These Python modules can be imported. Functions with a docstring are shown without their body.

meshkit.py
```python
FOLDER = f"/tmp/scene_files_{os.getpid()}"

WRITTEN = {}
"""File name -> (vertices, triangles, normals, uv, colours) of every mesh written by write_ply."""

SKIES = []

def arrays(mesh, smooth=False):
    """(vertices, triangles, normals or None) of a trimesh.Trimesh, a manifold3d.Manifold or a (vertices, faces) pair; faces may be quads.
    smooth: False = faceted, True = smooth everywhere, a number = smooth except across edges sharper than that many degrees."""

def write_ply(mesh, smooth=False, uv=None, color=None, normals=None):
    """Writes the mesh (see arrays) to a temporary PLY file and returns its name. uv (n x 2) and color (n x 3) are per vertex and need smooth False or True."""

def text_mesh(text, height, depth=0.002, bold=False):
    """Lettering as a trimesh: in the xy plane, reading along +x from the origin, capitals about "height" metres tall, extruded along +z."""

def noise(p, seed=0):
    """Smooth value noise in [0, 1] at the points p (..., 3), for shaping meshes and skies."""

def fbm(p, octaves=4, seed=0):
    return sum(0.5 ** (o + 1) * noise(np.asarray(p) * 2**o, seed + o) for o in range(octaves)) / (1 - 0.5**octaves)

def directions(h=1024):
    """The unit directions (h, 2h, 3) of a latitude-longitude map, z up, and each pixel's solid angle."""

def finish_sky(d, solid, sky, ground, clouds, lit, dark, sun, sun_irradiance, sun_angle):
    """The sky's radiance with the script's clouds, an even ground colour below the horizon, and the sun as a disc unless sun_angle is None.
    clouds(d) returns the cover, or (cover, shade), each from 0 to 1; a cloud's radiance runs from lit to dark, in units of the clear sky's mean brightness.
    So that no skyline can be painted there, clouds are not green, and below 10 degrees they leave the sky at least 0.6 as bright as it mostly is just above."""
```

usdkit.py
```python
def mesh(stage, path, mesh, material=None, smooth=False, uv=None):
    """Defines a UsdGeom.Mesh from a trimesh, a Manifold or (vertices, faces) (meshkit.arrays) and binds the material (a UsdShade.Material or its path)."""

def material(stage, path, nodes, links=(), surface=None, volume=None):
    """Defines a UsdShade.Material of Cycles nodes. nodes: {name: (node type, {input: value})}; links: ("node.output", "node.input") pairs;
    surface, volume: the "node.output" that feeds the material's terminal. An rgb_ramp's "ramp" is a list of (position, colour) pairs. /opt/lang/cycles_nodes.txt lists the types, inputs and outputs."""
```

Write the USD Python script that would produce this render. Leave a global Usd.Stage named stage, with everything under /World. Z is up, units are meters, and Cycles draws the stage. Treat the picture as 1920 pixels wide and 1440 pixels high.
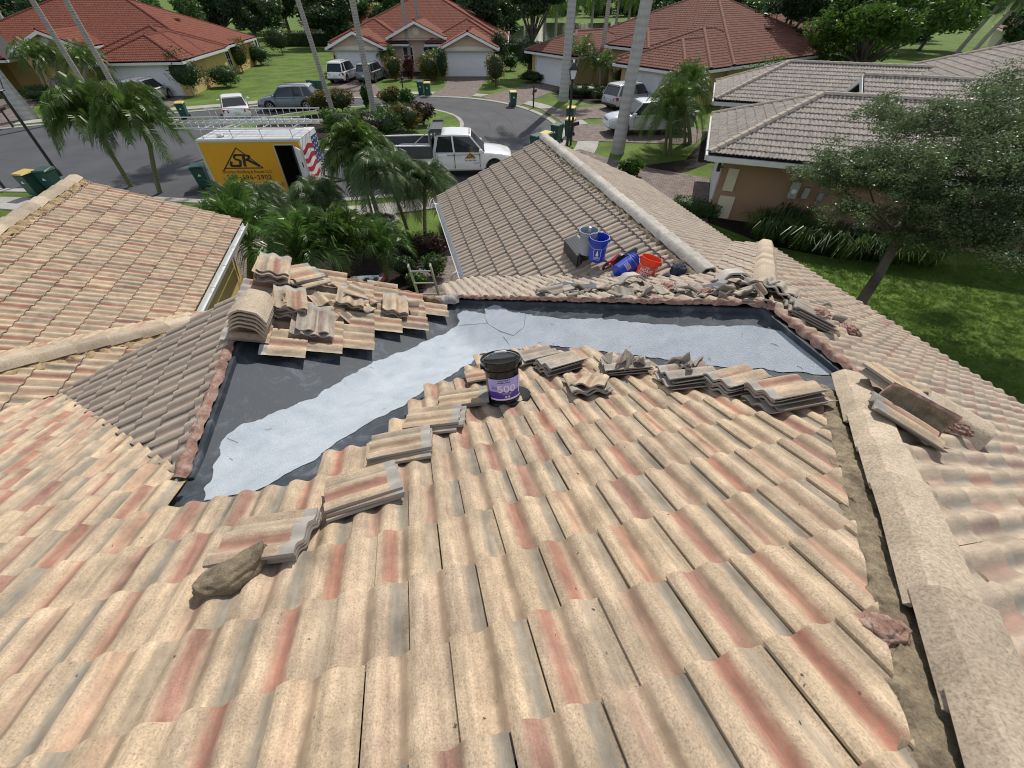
import math, random
import numpy as np, trimesh, usdkit, meshkit, manifold3d
from pxr import Usd, UsdGeom, UsdLux, UsdShade, Sdf, Gf, Vt
import shapely.geometry as sg
from shapely.ops import unary_union
RNG = np.random.default_rng(7)
random.seed(7)
stage = Usd.Stage.CreateInMemory()
UsdGeom.SetStageUpAxis(stage, UsdGeom.Tokens.z)
UsdGeom.SetStageMetersPerUnit(stage, 1.0)
UsdGeom.Xform.Define(stage, '/World')
stage.SetDefaultPrim(stage.GetPrimAtPath('/World'))

# ---------------------------------------------------------------- camera, sky, sun, exposure
CAM_H = 7.2
PITCH = 43.62
FPX = 776.0
cam = UsdGeom.Camera.Define(stage, '/World/camera')
cam.CreateHorizontalApertureAttr(36.0)
cam.CreateVerticalApertureAttr(27.0)
cam.CreateFocalLengthAttr(FPX / 1920 * 36.0)
cam.CreateClippingRangeAttr(Gf.Vec2f(0.05, 2000))
cam.CreateExposureAttr(0.26)
cx = UsdGeom.Xformable(cam)
cx.AddTranslateOp().Set(Gf.Vec3d(0, 0, CAM_H))
cx.AddRotateXOp().Set(90 - PITCH)

SUN_AZ, SUN_EL = math.radians(19), math.radians(48)
sun = UsdLux.DistantLight.Define(stage, '/World/sun')
sun.CreateIntensityAttr(0.86)
sun.CreateAngleAttr(0.53)
sun.CreateNormalizeAttr(True)
sun.CreateColorAttr(Gf.Vec3f(1.0, 0.94, 0.85))
sx = UsdGeom.Xformable(sun)
sx.AddRotateZOp().Set(-math.degrees(SUN_AZ))
sx.AddRotateXOp().Set(-(90 - math.degrees(SUN_EL)))
usdkit.material(stage, '/World/Looks/sky', {
    'sky': ('sky_texture', {'sky_type': 'single_scattering', 'sun_disc': False, 'sun_elevation': SUN_EL, 'sun_rotation': SUN_AZ, 'aerosol_density': 1.6}),
    'tc': ('texture_coordinate', {}),
    'no': ('noise_texture', {'scale': 2.2, 'detail': 6.0, 'roughness': 0.6}),
    'rp': ('rgb_ramp', {'ramp': [(0.0, (0, 0, 0)), (0.42, (0, 0, 0)), (0.60, (0.8, 0.8, 0.8)), (1, (0.9, 0.9, 0.9))]}),
    'mx': ('mix', {'color2': (6.6, 6.6, 6.6)}),
    'bg': ('background_shader', {'strength': 0.085})},
    [('tc.generated', 'no.vector'), ('no.fac', 'rp.fac'), ('rp.color', 'mx.fac'), ('sky.color', 'mx.color1'), ('mx.color', 'bg.color')], surface='bg.background')
dome = UsdLux.DomeLight.Define(stage, '/World/sky')
UsdShade.MaterialBindingAPI.Apply(dome.GetPrim()).Bind(UsdShade.Material.Get(stage, '/World/Looks/sky'))

# ---------------------------------------------------------------- naming and tagging helpers
USED = {}
def numbered(parent, name):
    k = (str(parent), name)
    n = USED.get(k, 0)
    USED[k] = n + 1
    return f'{parent}/{name}' if n == 0 else f'{parent}/{name}_{n:03d}'

def tag(p, label=None, cat=None, group=None, kind=None):
    p = p.GetPrim() if hasattr(p, 'GetPrim') else p
    for k, v in (('label', label), ('category', cat), ('group', group), ('kind', kind)):
        if v: p.SetCustomDataByKey(k, v)
    return p

def thing(name, label, cat, loc=(0, 0, 0), rz=0.0, group=None):
    x = UsdGeom.Xform.Define(stage, numbered('/World', name))
    x.AddTranslateOp().Set(Gf.Vec3d(*map(float, loc)))
    if rz: x.AddRotateZOp().Set(float(rz))
    tag(x, label, cat, group)
    return str(x.GetPath())

def copy_thing(src, loc, rz=0.0, label=None, scale=None, cat=None, group=None, tilt=None):
    p = stage.GetPrimAtPath(src)
    base = src.split('/')[-1]
    base = base[:-4] if base[-4:-3] == '_' and base[-3:].isdigit() else base
    x = UsdGeom.Xform.Define(stage, numbered('/World', base))
    x.GetPrim().GetReferences().AddInternalReference(p.GetPath())
    x.ClearXformOpOrder()
    x.AddTranslateOp().Set(Gf.Vec3d(*map(float, loc)))
    x.AddRotateZOp().Set(float(rz))
    if tilt is not None: x.AddRotateXYZOp().Set(Gf.Vec3f(*map(float, tilt)))
    if scale is not None: x.AddScaleOp().Set(Gf.Vec3f(*(map(float, scale) if np.ndim(scale) else [float(scale)] * 3)))
    x.GetPrim().SetInstanceable(True)
    d = p.GetCustomData()
    tag(x, label or d.get('label'), cat or d.get('category'), group or d.get('group'))
    return str(x.GetPath())

def part(parent, name, m, mat, smooth=False, label=None, kind=None):
    pr = usdkit.mesh(stage, numbered(parent, name), m, '/World/Looks/' + mat, smooth=smooth)
    if label or kind: tag(pr, label, None, None, kind)
    return str(pr.GetPath())

def single(name, m, mat, label=None, cat=None, group=None, kind=None, smooth=False):
    pr = usdkit.mesh(stage, numbered('/World', name), m, '/World/Looks/' + mat, smooth=smooth)
    tag(pr, label, cat, group, kind)
    return str(pr.GetPath())

def raw_mesh(path, v, f, n=None, mat=None, pv=None):
    """Mesh with vertex normals and extra per-vertex primvars."""
    m = UsdGeom.Mesh.Define(stage, path)
    m.CreatePointsAttr(Vt.Vec3fArray.FromNumpy(np.ascontiguousarray(v, np.float32)))
    m.CreateFaceVertexCountsAttr(Vt.IntArray.FromNumpy(np.full(len(f), 3, np.int32)))
    m.CreateFaceVertexIndicesAttr(Vt.IntArray.FromNumpy(np.ascontiguousarray(f, np.int32).ravel()))
    m.CreateSubdivisionSchemeAttr('none')
    if n is not None:
        m.CreateNormalsAttr(Vt.Vec3fArray.FromNumpy(np.ascontiguousarray(n, np.float32)))
        m.SetNormalsInterpolation('vertex')
    for k, a in (pv or {}).items():
        a = np.ascontiguousarray(a, np.float32)
        if a.ndim == 2:
            UsdGeom.PrimvarsAPI(m).CreatePrimvar(k, Sdf.ValueTypeNames.Float3Array, 'vertex').Set(Vt.Vec3fArray.FromNumpy(a))
        else:
            UsdGeom.PrimvarsAPI(m).CreatePrimvar(k, Sdf.ValueTypeNames.FloatArray, 'vertex').Set(Vt.FloatArray.FromNumpy(a))
    if mat: UsdShade.MaterialBindingAPI.Apply(m.GetPrim()).Bind(UsdShade.Material.Get(stage, '/World/Looks/' + mat))
    return m

# ---------------------------------------------------------------- mesh helpers
def cat(ms):
    ms = [m for m in ms if m is not None]
    vs, fs, o = [], [], 0
    for m in ms:
        if hasattr(m, 'to_mesh'):
            q = m.to_mesh(); v, f = np.asarray(q.vert_properties[:, :3]), np.asarray(q.tri_verts)
        elif isinstance(m, tuple): v, f = np.asarray(m[0], float), np.asarray(m[1], int)
        else: v, f = np.asarray(m.vertices), np.asarray(m.faces)
        if f.shape[1] == 4: f = np.vstack([f[:, [0, 1, 2]], f[:, [0, 2, 3]]])
        vs.append(v); fs.append(f + o); o += len(v)
    return np.vstack(vs), np.vstack(fs)

def xf(m, loc=(0, 0, 0), rz=0, rx=0, ry=0, s=1):
    v, f = cat([m])
    v = v * np.asarray(s, float)
    for ang, (i, j) in ((rx, (1, 2)), (ry, (2, 0)), (rz, (0, 1))):
        if ang:
            c, q = math.cos(math.radians(ang)), math.sin(math.radians(ang))
            a, b = v[:, i].copy(), v[:, j].copy()
            v[:, i], v[:, j] = c * a - q * b, q * a + c * b
    return v + np.asarray(loc, float), f

def box(x0, x1, y0, y1, z0, z1):
    m = trimesh.creation.box([x1 - x0, y1 - y0, z1 - z0])
    m.apply_translation([(x0 + x1) / 2, (y0 + y1) / 2, (z0 + z1) / 2])
    return np.array(m.vertices), np.array(m.faces)

def rbox(x0, x1, y0, y1, z0, z1, r=0.02):
    r = min(r, (x1 - x0) / 2.01, (y1 - y0) / 2.01, (z1 - z0) / 2.01)
    pts = []
    for x in (x0, x1):
        for y in (y0, y1):
            for z in (z0, z1):
                c = np.array([x + (r if x == x0 else -r), y + (r if y == y0 else -r), z + (r if z == z0 else -r)])
                for k in range(3):
                    e = np.zeros(3); e[k] = (-1 if (x, y, z)[k] == (x0, y0, z0)[k] else 1) * r
                    pts.append(c + e)
    return hull(pts)

def hull(pts):
    h = trimesh.Trimesh(np.asarray(pts, float)).convex_hull if False else trimesh.convex.convex_hull(np.asarray(pts, float))
    return np.array(h.vertices), np.array(h.faces)

def cyl(p0, p1, r0, r1=None, n=12, caps=True):
    r1 = r0 if r1 is None else r1
    p0, p1 = np.asarray(p0, float), np.asarray(p1, float)
    t = (p1 - p0) / (np.linalg.norm(p1 - p0) + 1e-12)
    a = np.cross(t, [0, 0, 1.0] if abs(t[2]) < .9 else [1.0, 0, 0]); a /= np.linalg.norm(a); b = np.cross(t, a)
    an = np.arange(n) * 2 * np.pi / n
    ring = np.cos(an)[:, None] * a + np.sin(an)[:, None] * b
    v = np.vstack([p0 + ring * r0, p1 + ring * r1, p0, p1])
    i = np.arange(n); j = (i + 1) % n
    f = np.vstack([np.c_[i, j, j + n], np.c_[i, j + n, i + n]])
    if caps: f = np.vstack([f, np.c_[j, i, np.full(n, 2 * n)], np.c_[i + n, j + n, np.full(n, 2 * n + 1)]])
    return v, f

def tube(pts, rad, n=8):
    p = np.asarray(pts, float); k = len(p)
    rad = np.broadcast_to(np.asarray(rad, float), (k,))
    t = np.gradient(p, axis=0); t /= np.linalg.norm(t, axis=1, keepdims=True) + 1e-12
    ref = np.array([0, 0, 1.0]) if abs(t[:, 2]).mean() < .8 else np.array([1.0, 0, 0])
    a = np.cross(t, ref); a /= np.linalg.norm(a, axis=1, keepdims=True) + 1e-12; b = np.cross(t, a)
    an = np.arange(n) * 2 * np.pi / n
    v = (p[:, None] + rad[:, None, None] * (np.cos(an)[None, :, None] * a[:, None] + np.sin(an)[None, :, None] * b[:, None])).reshape(-1, 3)
    i, j = np.meshgrid(np.arange(k - 1), np.arange(n), indexing='ij'); i, j = i.ravel(), j.ravel(); j2 = (j + 1) % n
    f = np.vstack([np.c_[i * n + j, (i + 1) * n + j2, i * n + j2], np.c_[i * n + j, (i + 1) * n + j, (i + 1) * n + j2]])
    c0, c1 = len(v), len(v) + 1
    v = np.vstack([v, p[0], p[-1]])
    q = np.arange(n); q2 = (q + 1) % n
    f = np.vstack([f, np.c_[q, q2, np.full(n, c0)], np.c_[(k - 1) * n + q2, (k - 1) * n + q, np.full(n, c1)]])
    return v, f

def lathe(prof, n=24, a0=0.0):
    p = np.asarray(prof, float); k = len(p)
    an = np.arange(n) * 2 * np.pi / n + a0
    v = np.stack([p[:, 0, None] * np.cos(an), p[:, 0, None] * np.sin(an), np.repeat(p[:, 1, None], n, 1)], -1).reshape(-1, 3)
    i, j = np.meshgrid(np.arange(k - 1), np.arange(n), indexing='ij'); i, j = i.ravel(), j.ravel(); j2 = (j + 1) % n
    f = np.vstack([np.c_[i * n + j, i * n + j2, (i + 1) * n + j2], np.c_[i * n + j, (i + 1) * n + j2, (i + 1) * n + j]])
    return v, f

def prism(poly, z0, z1):
    """shapely polygon (x, y) extruded in z."""
    ms = []
    for g in getattr(poly, 'geoms', [poly]):
        m = trimesh.creation.extrude_polygon(g, z1 - z0, engine='earcut'); m.apply_translation([0, 0, z0]); ms.append(m)
    return cat(ms)

def quads(q):
    """(n,4,3) -> mesh"""
    q = np.asarray(q, float).reshape(-1, 4, 3); n = len(q)
    i = np.arange(n)[:, None] * 4
    return q.reshape(-1, 3), np.vstack([i + [0, 1, 2], i + [0, 2, 3]])

def densify(p, step):
    out = []
    for a, b in zip(p, np.roll(p, -1, 0)):
        k = max(1, int(np.linalg.norm(b - a) / step))
        out += [a + (b - a) * t / k for t in range(k)]
    return np.array(out)

# ---------------------------------------------------------------- materials
def mat(name, nodes, links, surface='p.BSDF'):
    usdkit.material(stage, '/World/Looks/' + name, nodes, links, surface=surface)

def simple(name, col, rough=0.6, metal=0.0, var=0.0, scale=6.0, bump=0.0, bscale=None, spec=0.5, coat=0.0, dark=None, detail=5.0, extra=None):
    nodes = {'p': ('principled_bsdf', dict(base_color=col, roughness=rough, metallic=metal, specular_ior_level=spec, coat_weight=coat, coat_roughness=0.05, **(extra or {})))}
    links = []
    if var:
        d = dark or tuple(c * (1 - var) for c in col)
        l = tuple(min(1, c * (1 + var * .6)) for c in col)
        nodes.update(tc=('texture_coordinate', {}), n=('noise_texture', dict(scale=scale, detail=detail, roughness=0.6)),
                     r=('rgb_ramp', dict(ramp=[(0.0, d), (0.3, d), (0.7, l), (1.0, l)])))
        links += [('tc.object', 'n.vector'), ('n.fac', 'r.fac'), ('r.color', 'p.base_color')]
    if bump:
        nodes.setdefault('tc', ('texture_coordinate', {}))
        nodes.update(bn=('noise_texture', dict(scale=bscale or scale * 6, detail=4.0)), bu=('bump', dict(strength=bump, distance=0.02)))
        links += [('tc.object', 'bn.vector'), ('bn.fac', 'bu.height'), ('bu.normal', 'p.normal')]
    mat(name, nodes, links)

def tile_mat(name, base, base2, red, grey, speck, head=(0.36, 0.335, 0.30), stripe=1.0, speckle=1.0, mott=1.5, red_thr=0.47):
    """Concrete roof tile: base colour varied by tile, a coloured stripe along the roll, a second greyer stripe, grains, and a bare grey head."""
    N, L = {}, []
    def nd(k, kind, **a): N[k] = (kind, a)
    def ln(*p): L.extend(p)
    nd('uv', 'attribute', attribute='tuv'); nd('id', 'attribute', attribute='tid')
    nd('tc', 'geometry')
    nd('sep', 'separate_xyz'); ln(('uv.vector', 'sep.vector'))
    for i, m in enumerate((7.13, 13.71, 29.37, 53.9, 91.7)):
        nd(f'm{i}', 'math', math_type='multiply', value2=m); nd(f'f{i}', 'math', math_type='fraction')
        ln(('id.fac', f'm{i}.value1'), (f'm{i}.value', f'f{i}.value1'))
    # wobble of stripe edges
    nd('wn', 'noise_texture', scale=26.0, detail=6.0, roughness=0.8); ln(('tc.position', 'wn.vector'))
    nd('w1', 'math', math_type='subtract', value2=0.5); ln(('wn.fac', 'w1.value1'))
    nd('w2', 'math', math_type='multiply_add', value2=0.17); ln(('w1.value', 'w2.value1'), ('sep.x', 'w2.value3'))
    def stripe_mask(k, centre_lo, centre_hi, width, src, amt_src, thr):
        nd(k + 'c', 'map_range', from_min=0.0, from_max=1.0, to_min=centre_lo, to_max=centre_hi); ln((src, k + 'c.value'))
        nd(k + 'd', 'math', math_type='subtract'); ln(('w2.value', k + 'd.value1'), (k + 'c.result', k + 'd.value2'))
        nd(k + 'a', 'math', math_type='absolute'); ln((k + 'd.value', k + 'a.value1'))
        nd(k + 's', 'map_range', range_type='smoothstep', from_min=width * .15, from_max=width * 1.15, to_min=1.0, to_max=0.0, clamp=True); ln((k + 'a.value', k + 's.value'))
        nd(k + 'g', 'map_range', from_min=thr, from_max=min(1.0, thr + .55), to_min=0.10, to_max=stripe, clamp=True); ln((amt_src, k + 'g.value'))
        nd(k + 'm', 'math', math_type='multiply'); ln((k + 's.result', k + 'm.value1'), (k + 'g.result', k + 'm.value2'))
        return k + 'm.value'
    sr = stripe_mask('sr', 0.22, 0.44, 0.16, 'f0.value', 'f1.value', red_thr)
    sg_ = stripe_mask('sg', 0.80, 0.97, 0.14, 'f2.value', 'f3.value', 0.05)
    dt_ = stripe_mask('dt', 0.43, 0.49, 0.09, 'f3.value', 'f2.value', -0.4)
    nd('gn', 'noise_texture', scale=135.0, detail=5.0, roughness=0.8); ln(('tc.position', 'gn.vector'))
    nd('gd', 'map_range', from_min=0.36, from_max=0.64, to_min=0.15, to_max=1.5, clamp=True); ln(('gn.fac', 'gd.value'))
    for k, src in (('r', sr), ('g', sg_), ('d', dt_)):
        nd('q' + k, 'math', math_type='multiply'); ln((src, f'q{k}.value1'), ('gd.result', f'q{k}.value2'))
        nd('z' + k, 'clamp'); ln((f'q{k}.value', f'z{k}.value'))
    nd('b', 'mix', color1=base, color2=base2); ln(('f4.value', 'b.fac'))
    nd('dd', 'mix', color2=tuple(np.array(base2) * [.52, .47, .42])); nd('df', 'math', math_type='multiply', value2=.75); ln(('zd.result', 'df.value1'), ('b.color', 'dd.color1'), ('df.value', 'dd.fac'))
    nd('bg', 'mix', color2=grey); ln(('dd.color', 'bg.color1'), ('zg.result', 'bg.fac'))
    nd('rv', 'mix', color1=red, color2=tuple(np.array(red) * np.array([.66, .78, .95]))); ln(('f3.value', 'rv.fac'))
    nd('br', 'mix'); ln(('bg.color', 'br.color1'), ('rv.color', 'br.color2'), ('zr.result', 'br.fac'))
    # grains
    nd('gr', 'rgb_ramp', ramp=[(0.0, (1, 1, 1)), (0.33, (1, 1, 1)), (0.43, (0, 0, 0)), (1.0, (0, 0, 0))]); ln(('gn.fac', 'gr.fac'))
    nd('gm', 'math', math_type='multiply', value2=0.62 * speckle); ln(('gr.color', 'gm.value1'))
    nd('g0', 'mix', color2=speck); ln(('br.color', 'g0.color1'), ('gm.value', 'g0.fac'))
    nd('gv', 'map_range', from_min=0.35, from_max=0.65, to_min=.70, to_max=1.24); ln(('gn.fac', 'gv.value'))
    nd('sx', 'math', math_type='multiply_add', value2=11.0); nd('si', 'math', math_type='multiply', value2=97.0); ln(('id.fac', 'si.value1'), ('sep.x', 'sx.value1'), ('si.value', 'sx.value3'))
    nd('sy', 'math', math_type='multiply', value2=1.6); ln(('sep.y', 'sy.value1'))
    nd('sv', 'combine_xyz'); ln(('sx.value', 'sv.x'), ('sy.value', 'sv.y'), ('si.value', 'sv.z'))
    nd('sn', 'noise_texture', scale=1.0, detail=4.0, roughness=.65); ln(('sv.vector', 'sn.vector'))
    nd('sm', 'map_range', from_min=.3, from_max=.7, to_min=.76, to_max=1.2); ln(('sn.fac', 'sm.value'))
    nd('gx', 'math', math_type='multiply'); ln(('gv.result', 'gx.value1'), ('sm.result', 'gx.value2'))
    nd('g1', 'hsv', hue=.5, saturation=1.0, fac=1.0); ln(('g0.color', 'g1.color'), ('gx.value', 'g1.value'))
    # weathering blotches
    nd('bn', 'noise_texture', scale=5.0, detail=6.0, roughness=0.65); ln(('tc.position', 'bn.vector'))
    nd('bb', 'map_range', from_min=0.3, from_max=0.7, to_min=1 - .22 * mott, to_max=1 + .14 * mott); ln(('bn.fac', 'bb.value'))
    nd('hs', 'hsv', hue=0.5, saturation=1.0, fac=1.0); ln(('g1.color', 'hs.color'), ('bb.result', 'hs.value'))
    # bare head
    nd('hd', 'math', math_type='less_than', value2=0.165); 
    nd('hw', 'math', math_type='multiply_add', value2=0.16); ln(('w1.value', 'hw.value1'), ('sep.y', 'hw.value3'), ('hw.value', 'hd.value1'))
    nd('hv', 'hsv', hue=.5, saturation=.9, fac=1.0, color=head); ln(('bb.result', 'hv.value')); nd('hc', 'mix'); ln(('hv.color', 'hc.color2')); ln(('hs.color', 'hc.color1'), ('hd.value', 'hc.fac'))
    nd('we', 'math', math_type='multiply', value2=-0.5); ln(('sep.z', 'we.value1'))
    nd('wf', 'math', math_type='maximum', value2=0.0); ln(('we.value', 'wf.value1'))
    nd('wc', 'mix', color2=(0.365, 0.34, 0.312)); ln(('hc.color', 'wc.color1'), ('wf.value', 'wc.fac'))
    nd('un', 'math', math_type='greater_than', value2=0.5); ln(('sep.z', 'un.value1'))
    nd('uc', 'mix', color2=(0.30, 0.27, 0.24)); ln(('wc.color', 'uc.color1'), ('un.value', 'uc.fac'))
    nd('bu', 'bump', strength=0.55, distance=0.004); ln(('gn.fac', 'bu.height'))
    nd('p', 'principled_bsdf', roughness=0.88, specular_ior_level=0.35)
    ln(('uc.color', 'p.base_color'), ('bu.normal', 'p.normal'))
    mat(name, N, L)

tile_mat('roof_tile', (0.54, 0.42, 0.29), (0.45, 0.353, 0.258), (0.385, 0.165, 0.115), (0.24, 0.222, 0.185), (0.17, 0.11, 0.075), speckle=.85, red_thr=.08)
tile_mat('roof_tile_worn', (0.42, 0.365, 0.30), (0.34, 0.30, 0.255), (0.33, 0.20, 0.155), (0.29, 0.27, 0.235), (0.20, 0.16, 0.13))
tile_mat('neighbour_tile', (0.46, 0.41, 0.365), (0.40, 0.36, 0.325), (0.40, 0.31, 0.265), (0.37, 0.34, 0.31), (0.22, 0.18, 0.15), speckle=.6)
tile_mat('terracotta_tile', (0.275, 0.085, 0.050), (0.235, 0.070, 0.043), (0.19, 0.058, 0.040), (0.25, 0.085, 0.056), (0.15, 0.04, 0.03), speckle=.3, red_thr=.2)
tile_mat('faded_terracotta_tile', (0.27, 0.115, 0.083), (0.23, 0.094, 0.068), (0.29, 0.155, 0.12), (0.21, 0.097, 0.074), (0.17, 0.065, 0.05), speckle=.3)

def stone_mat(name, c1, c2, c3, scale=9.0, bump=0.8, crack=0.0):
    N = {'tc': ('geometry', {}), 'n': ('noise_texture', dict(scale=scale, detail=8.0, roughness=0.7)), 'n2': ('noise_texture', dict(scale=max(80., scale * 14), detail=5.0, roughness=.8)),
         'r': ('rgb_ramp', dict(ramp=[(0, c1), (0.36, c1), (0.5, c2), (0.64, c3), (1, c3)])), 'm': ('mix', dict(mix_type='multiply', fac=1.0)), 'r2': ('rgb_ramp', dict(ramp=[(0, (.55, .55, .55)), (.36, (.62, .61, .60)), (.5, (.98, .98, .98)), (.62, (1.2, 1.2, 1.2)), (1, (1.25, 1.25, 1.25))])),
         'oi': ('object_info', {}), 'ov': ('map_range', dict(from_min=0., from_max=1., to_min=.86, to_max=1.12)), 'hv': ('hsv', dict(hue=.5, saturation=1., fac=1.)),
         'b': ('bump', dict(strength=bump, distance=0.012)), 'ad': ('math', dict(math_type='multiply_add', value2=0.4)),
         'p': ('principled_bsdf', dict(roughness=0.93, specular_ior_level=0.25))}
    L = [('tc.position', 'n.vector'), ('tc.position', 'n2.vector'), ('n.fac', 'r.fac'), ('r.color', 'm.color1'), ('n2.fac', 'r2.fac'), ('r2.color', 'm.color2'),
         ('oi.random', 'ov.value'), ('ov.result', 'hv.value'), ('m.color', 'hv.color'), ('hv.color', 'p.base_color'), ('n2.fac', 'ad.value1'), ('n.fac', 'ad.value3'), ('ad.value', 'b.height'), ('b.normal', 'p.normal')]
    mat(name, N, L)
stone_mat('grey_mortar', (0.13, 0.105, 0.075), (0.22, 0.18, 0.125), (0.31, 0.255, 0.17))
stone_mat('tan_mortar', (0.22, 0.15, 0.08), (0.38, 0.28, 0.16), (0.47, 0.37, 0.22))
stone_mat('pink_mortar', (0.20, 0.115, 0.09), (0.33, 0.205, 0.165), (0.44, 0.325, 0.275), scale=14)
for q_, w_ in (('', 1.0), ('_b', .90), ('_c', 1.07)):
    stone_mat('ridge_cap' + q_, tuple(np.array((0.38, 0.315, 0.24)) * w_), tuple(np.array((0.455, 0.38, 0.29)) * w_), tuple(np.array((0.49, 0.40, 0.315)) * w_), scale=6, bump=.6)
stone_mat('grey_ridge_cap', (0.36, 0.34, 0.31), (0.46, 0.44, 0.40), (0.52, 0.49, 0.44), scale=6, bump=.35)
stone_mat('bare_concrete', (0.24, 0.23, 0.22), (0.36, 0.345, 0.33), (0.46, 0.44, 0.41), scale=12)
stone_mat('old_wood', (0.16, 0.09, 0.05), (0.30, 0.18, 0.11), (0.40, 0.27, 0.17), scale=16)

# black roofing membrane with scuffs, pale coating brushed over it
mat('black_membrane', {
    'tc': ('geometry', {}), 'n': ('noise_texture', dict(scale=3.5, detail=9.0, roughness=0.72, distortion=0.6)), 'n2': ('noise_texture', dict(scale=60.0, detail=4.0)),
    'r': ('rgb_ramp', dict(ramp=[(0, (0.012, 0.017, 0.024)), (0.42, (0.022, 0.031, 0.043)), (0.54, (0.045, 0.058, 0.075)), (0.64, (0.12, 0.13, 0.146)), (1, (0.15, 0.158, 0.17))])),
    'rr': ('map_range', dict(from_min=0.3, from_max=0.7, to_min=0.55, to_max=0.85)), 'b': ('bump', dict(strength=0.5, distance=0.006)),
    'p': ('principled_bsdf', dict(specular_ior_level=0.5))},
    [('tc.position', 'n.vector'), ('tc.position', 'n2.vector'), ('n.fac', 'r.fac'), ('r.color', 'p.base_color'), ('n.fac', 'rr.value'), ('rr.result', 'p.roughness'), ('n2.fac', 'b.height'), ('b.normal', 'p.normal')])
mat('pale_coating', {
    'tc': ('geometry', {}), 'n': ('noise_texture', dict(scale=4.0, detail=8.0, roughness=0.65, distortion=0.4)), 'n2': ('noise_texture', dict(scale=75.0, detail=6.0, roughness=.85)),
    'r': ('rgb_ramp', dict(ramp=[(0, (0.33, 0.38, 0.44)), (0.34, (0.40, 0.455, 0.52)), (0.64, (0.50, 0.555, 0.615)), (1, (0.54, 0.595, 0.65))])),
    'st': ('noise_texture', dict(scale=11.0, detail=10.0, roughness=0.8, distortion=2.2)),
    'sr': ('rgb_ramp', dict(ramp=[(0, (1, 1, 1)), (0.27, (1, 1, 1)), (0.33, (0, 0, 0)), (1, (0, 0, 0))])), 'sf': ('math', dict(math_type='multiply', value2=0.55)),
    'm2': ('mix', dict(color2=(0.17, 0.18, 0.185))),
    'sp': ('rgb_ramp', dict(ramp=[(0, (0.72, 0.72, 0.73)), (0.36, (0.85, 0.85, 0.86)), (0.62, (1.06, 1.06, 1.06)), (1, (1.12, 1.12, 1.12))])), 'mm': ('mix', dict(mix_type='multiply', fac=1.0)),
    'b': ('bump', dict(strength=0.9, distance=0.012)), 'p': ('principled_bsdf', dict(roughness=0.85, specular_ior_level=0.3))},
    [('tc.position', 'n.vector'), ('tc.position', 'n2.vector'), ('tc.position', 'st.vector'), ('n.fac', 'r.fac'), ('st.fac', 'sr.fac'), ('sr.color', 'sf.value1'), ('r.color', 'm2.color1'), ('sf.value', 'm2.fac'),
     ('n2.fac', 'sp.fac'), ('m2.color', 'mm.color1'), ('sp.color', 'mm.color2'), ('mm.color', 'p.base_color'), ('n2.fac', 'b.height'), ('b.normal', 'p.normal')])

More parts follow.
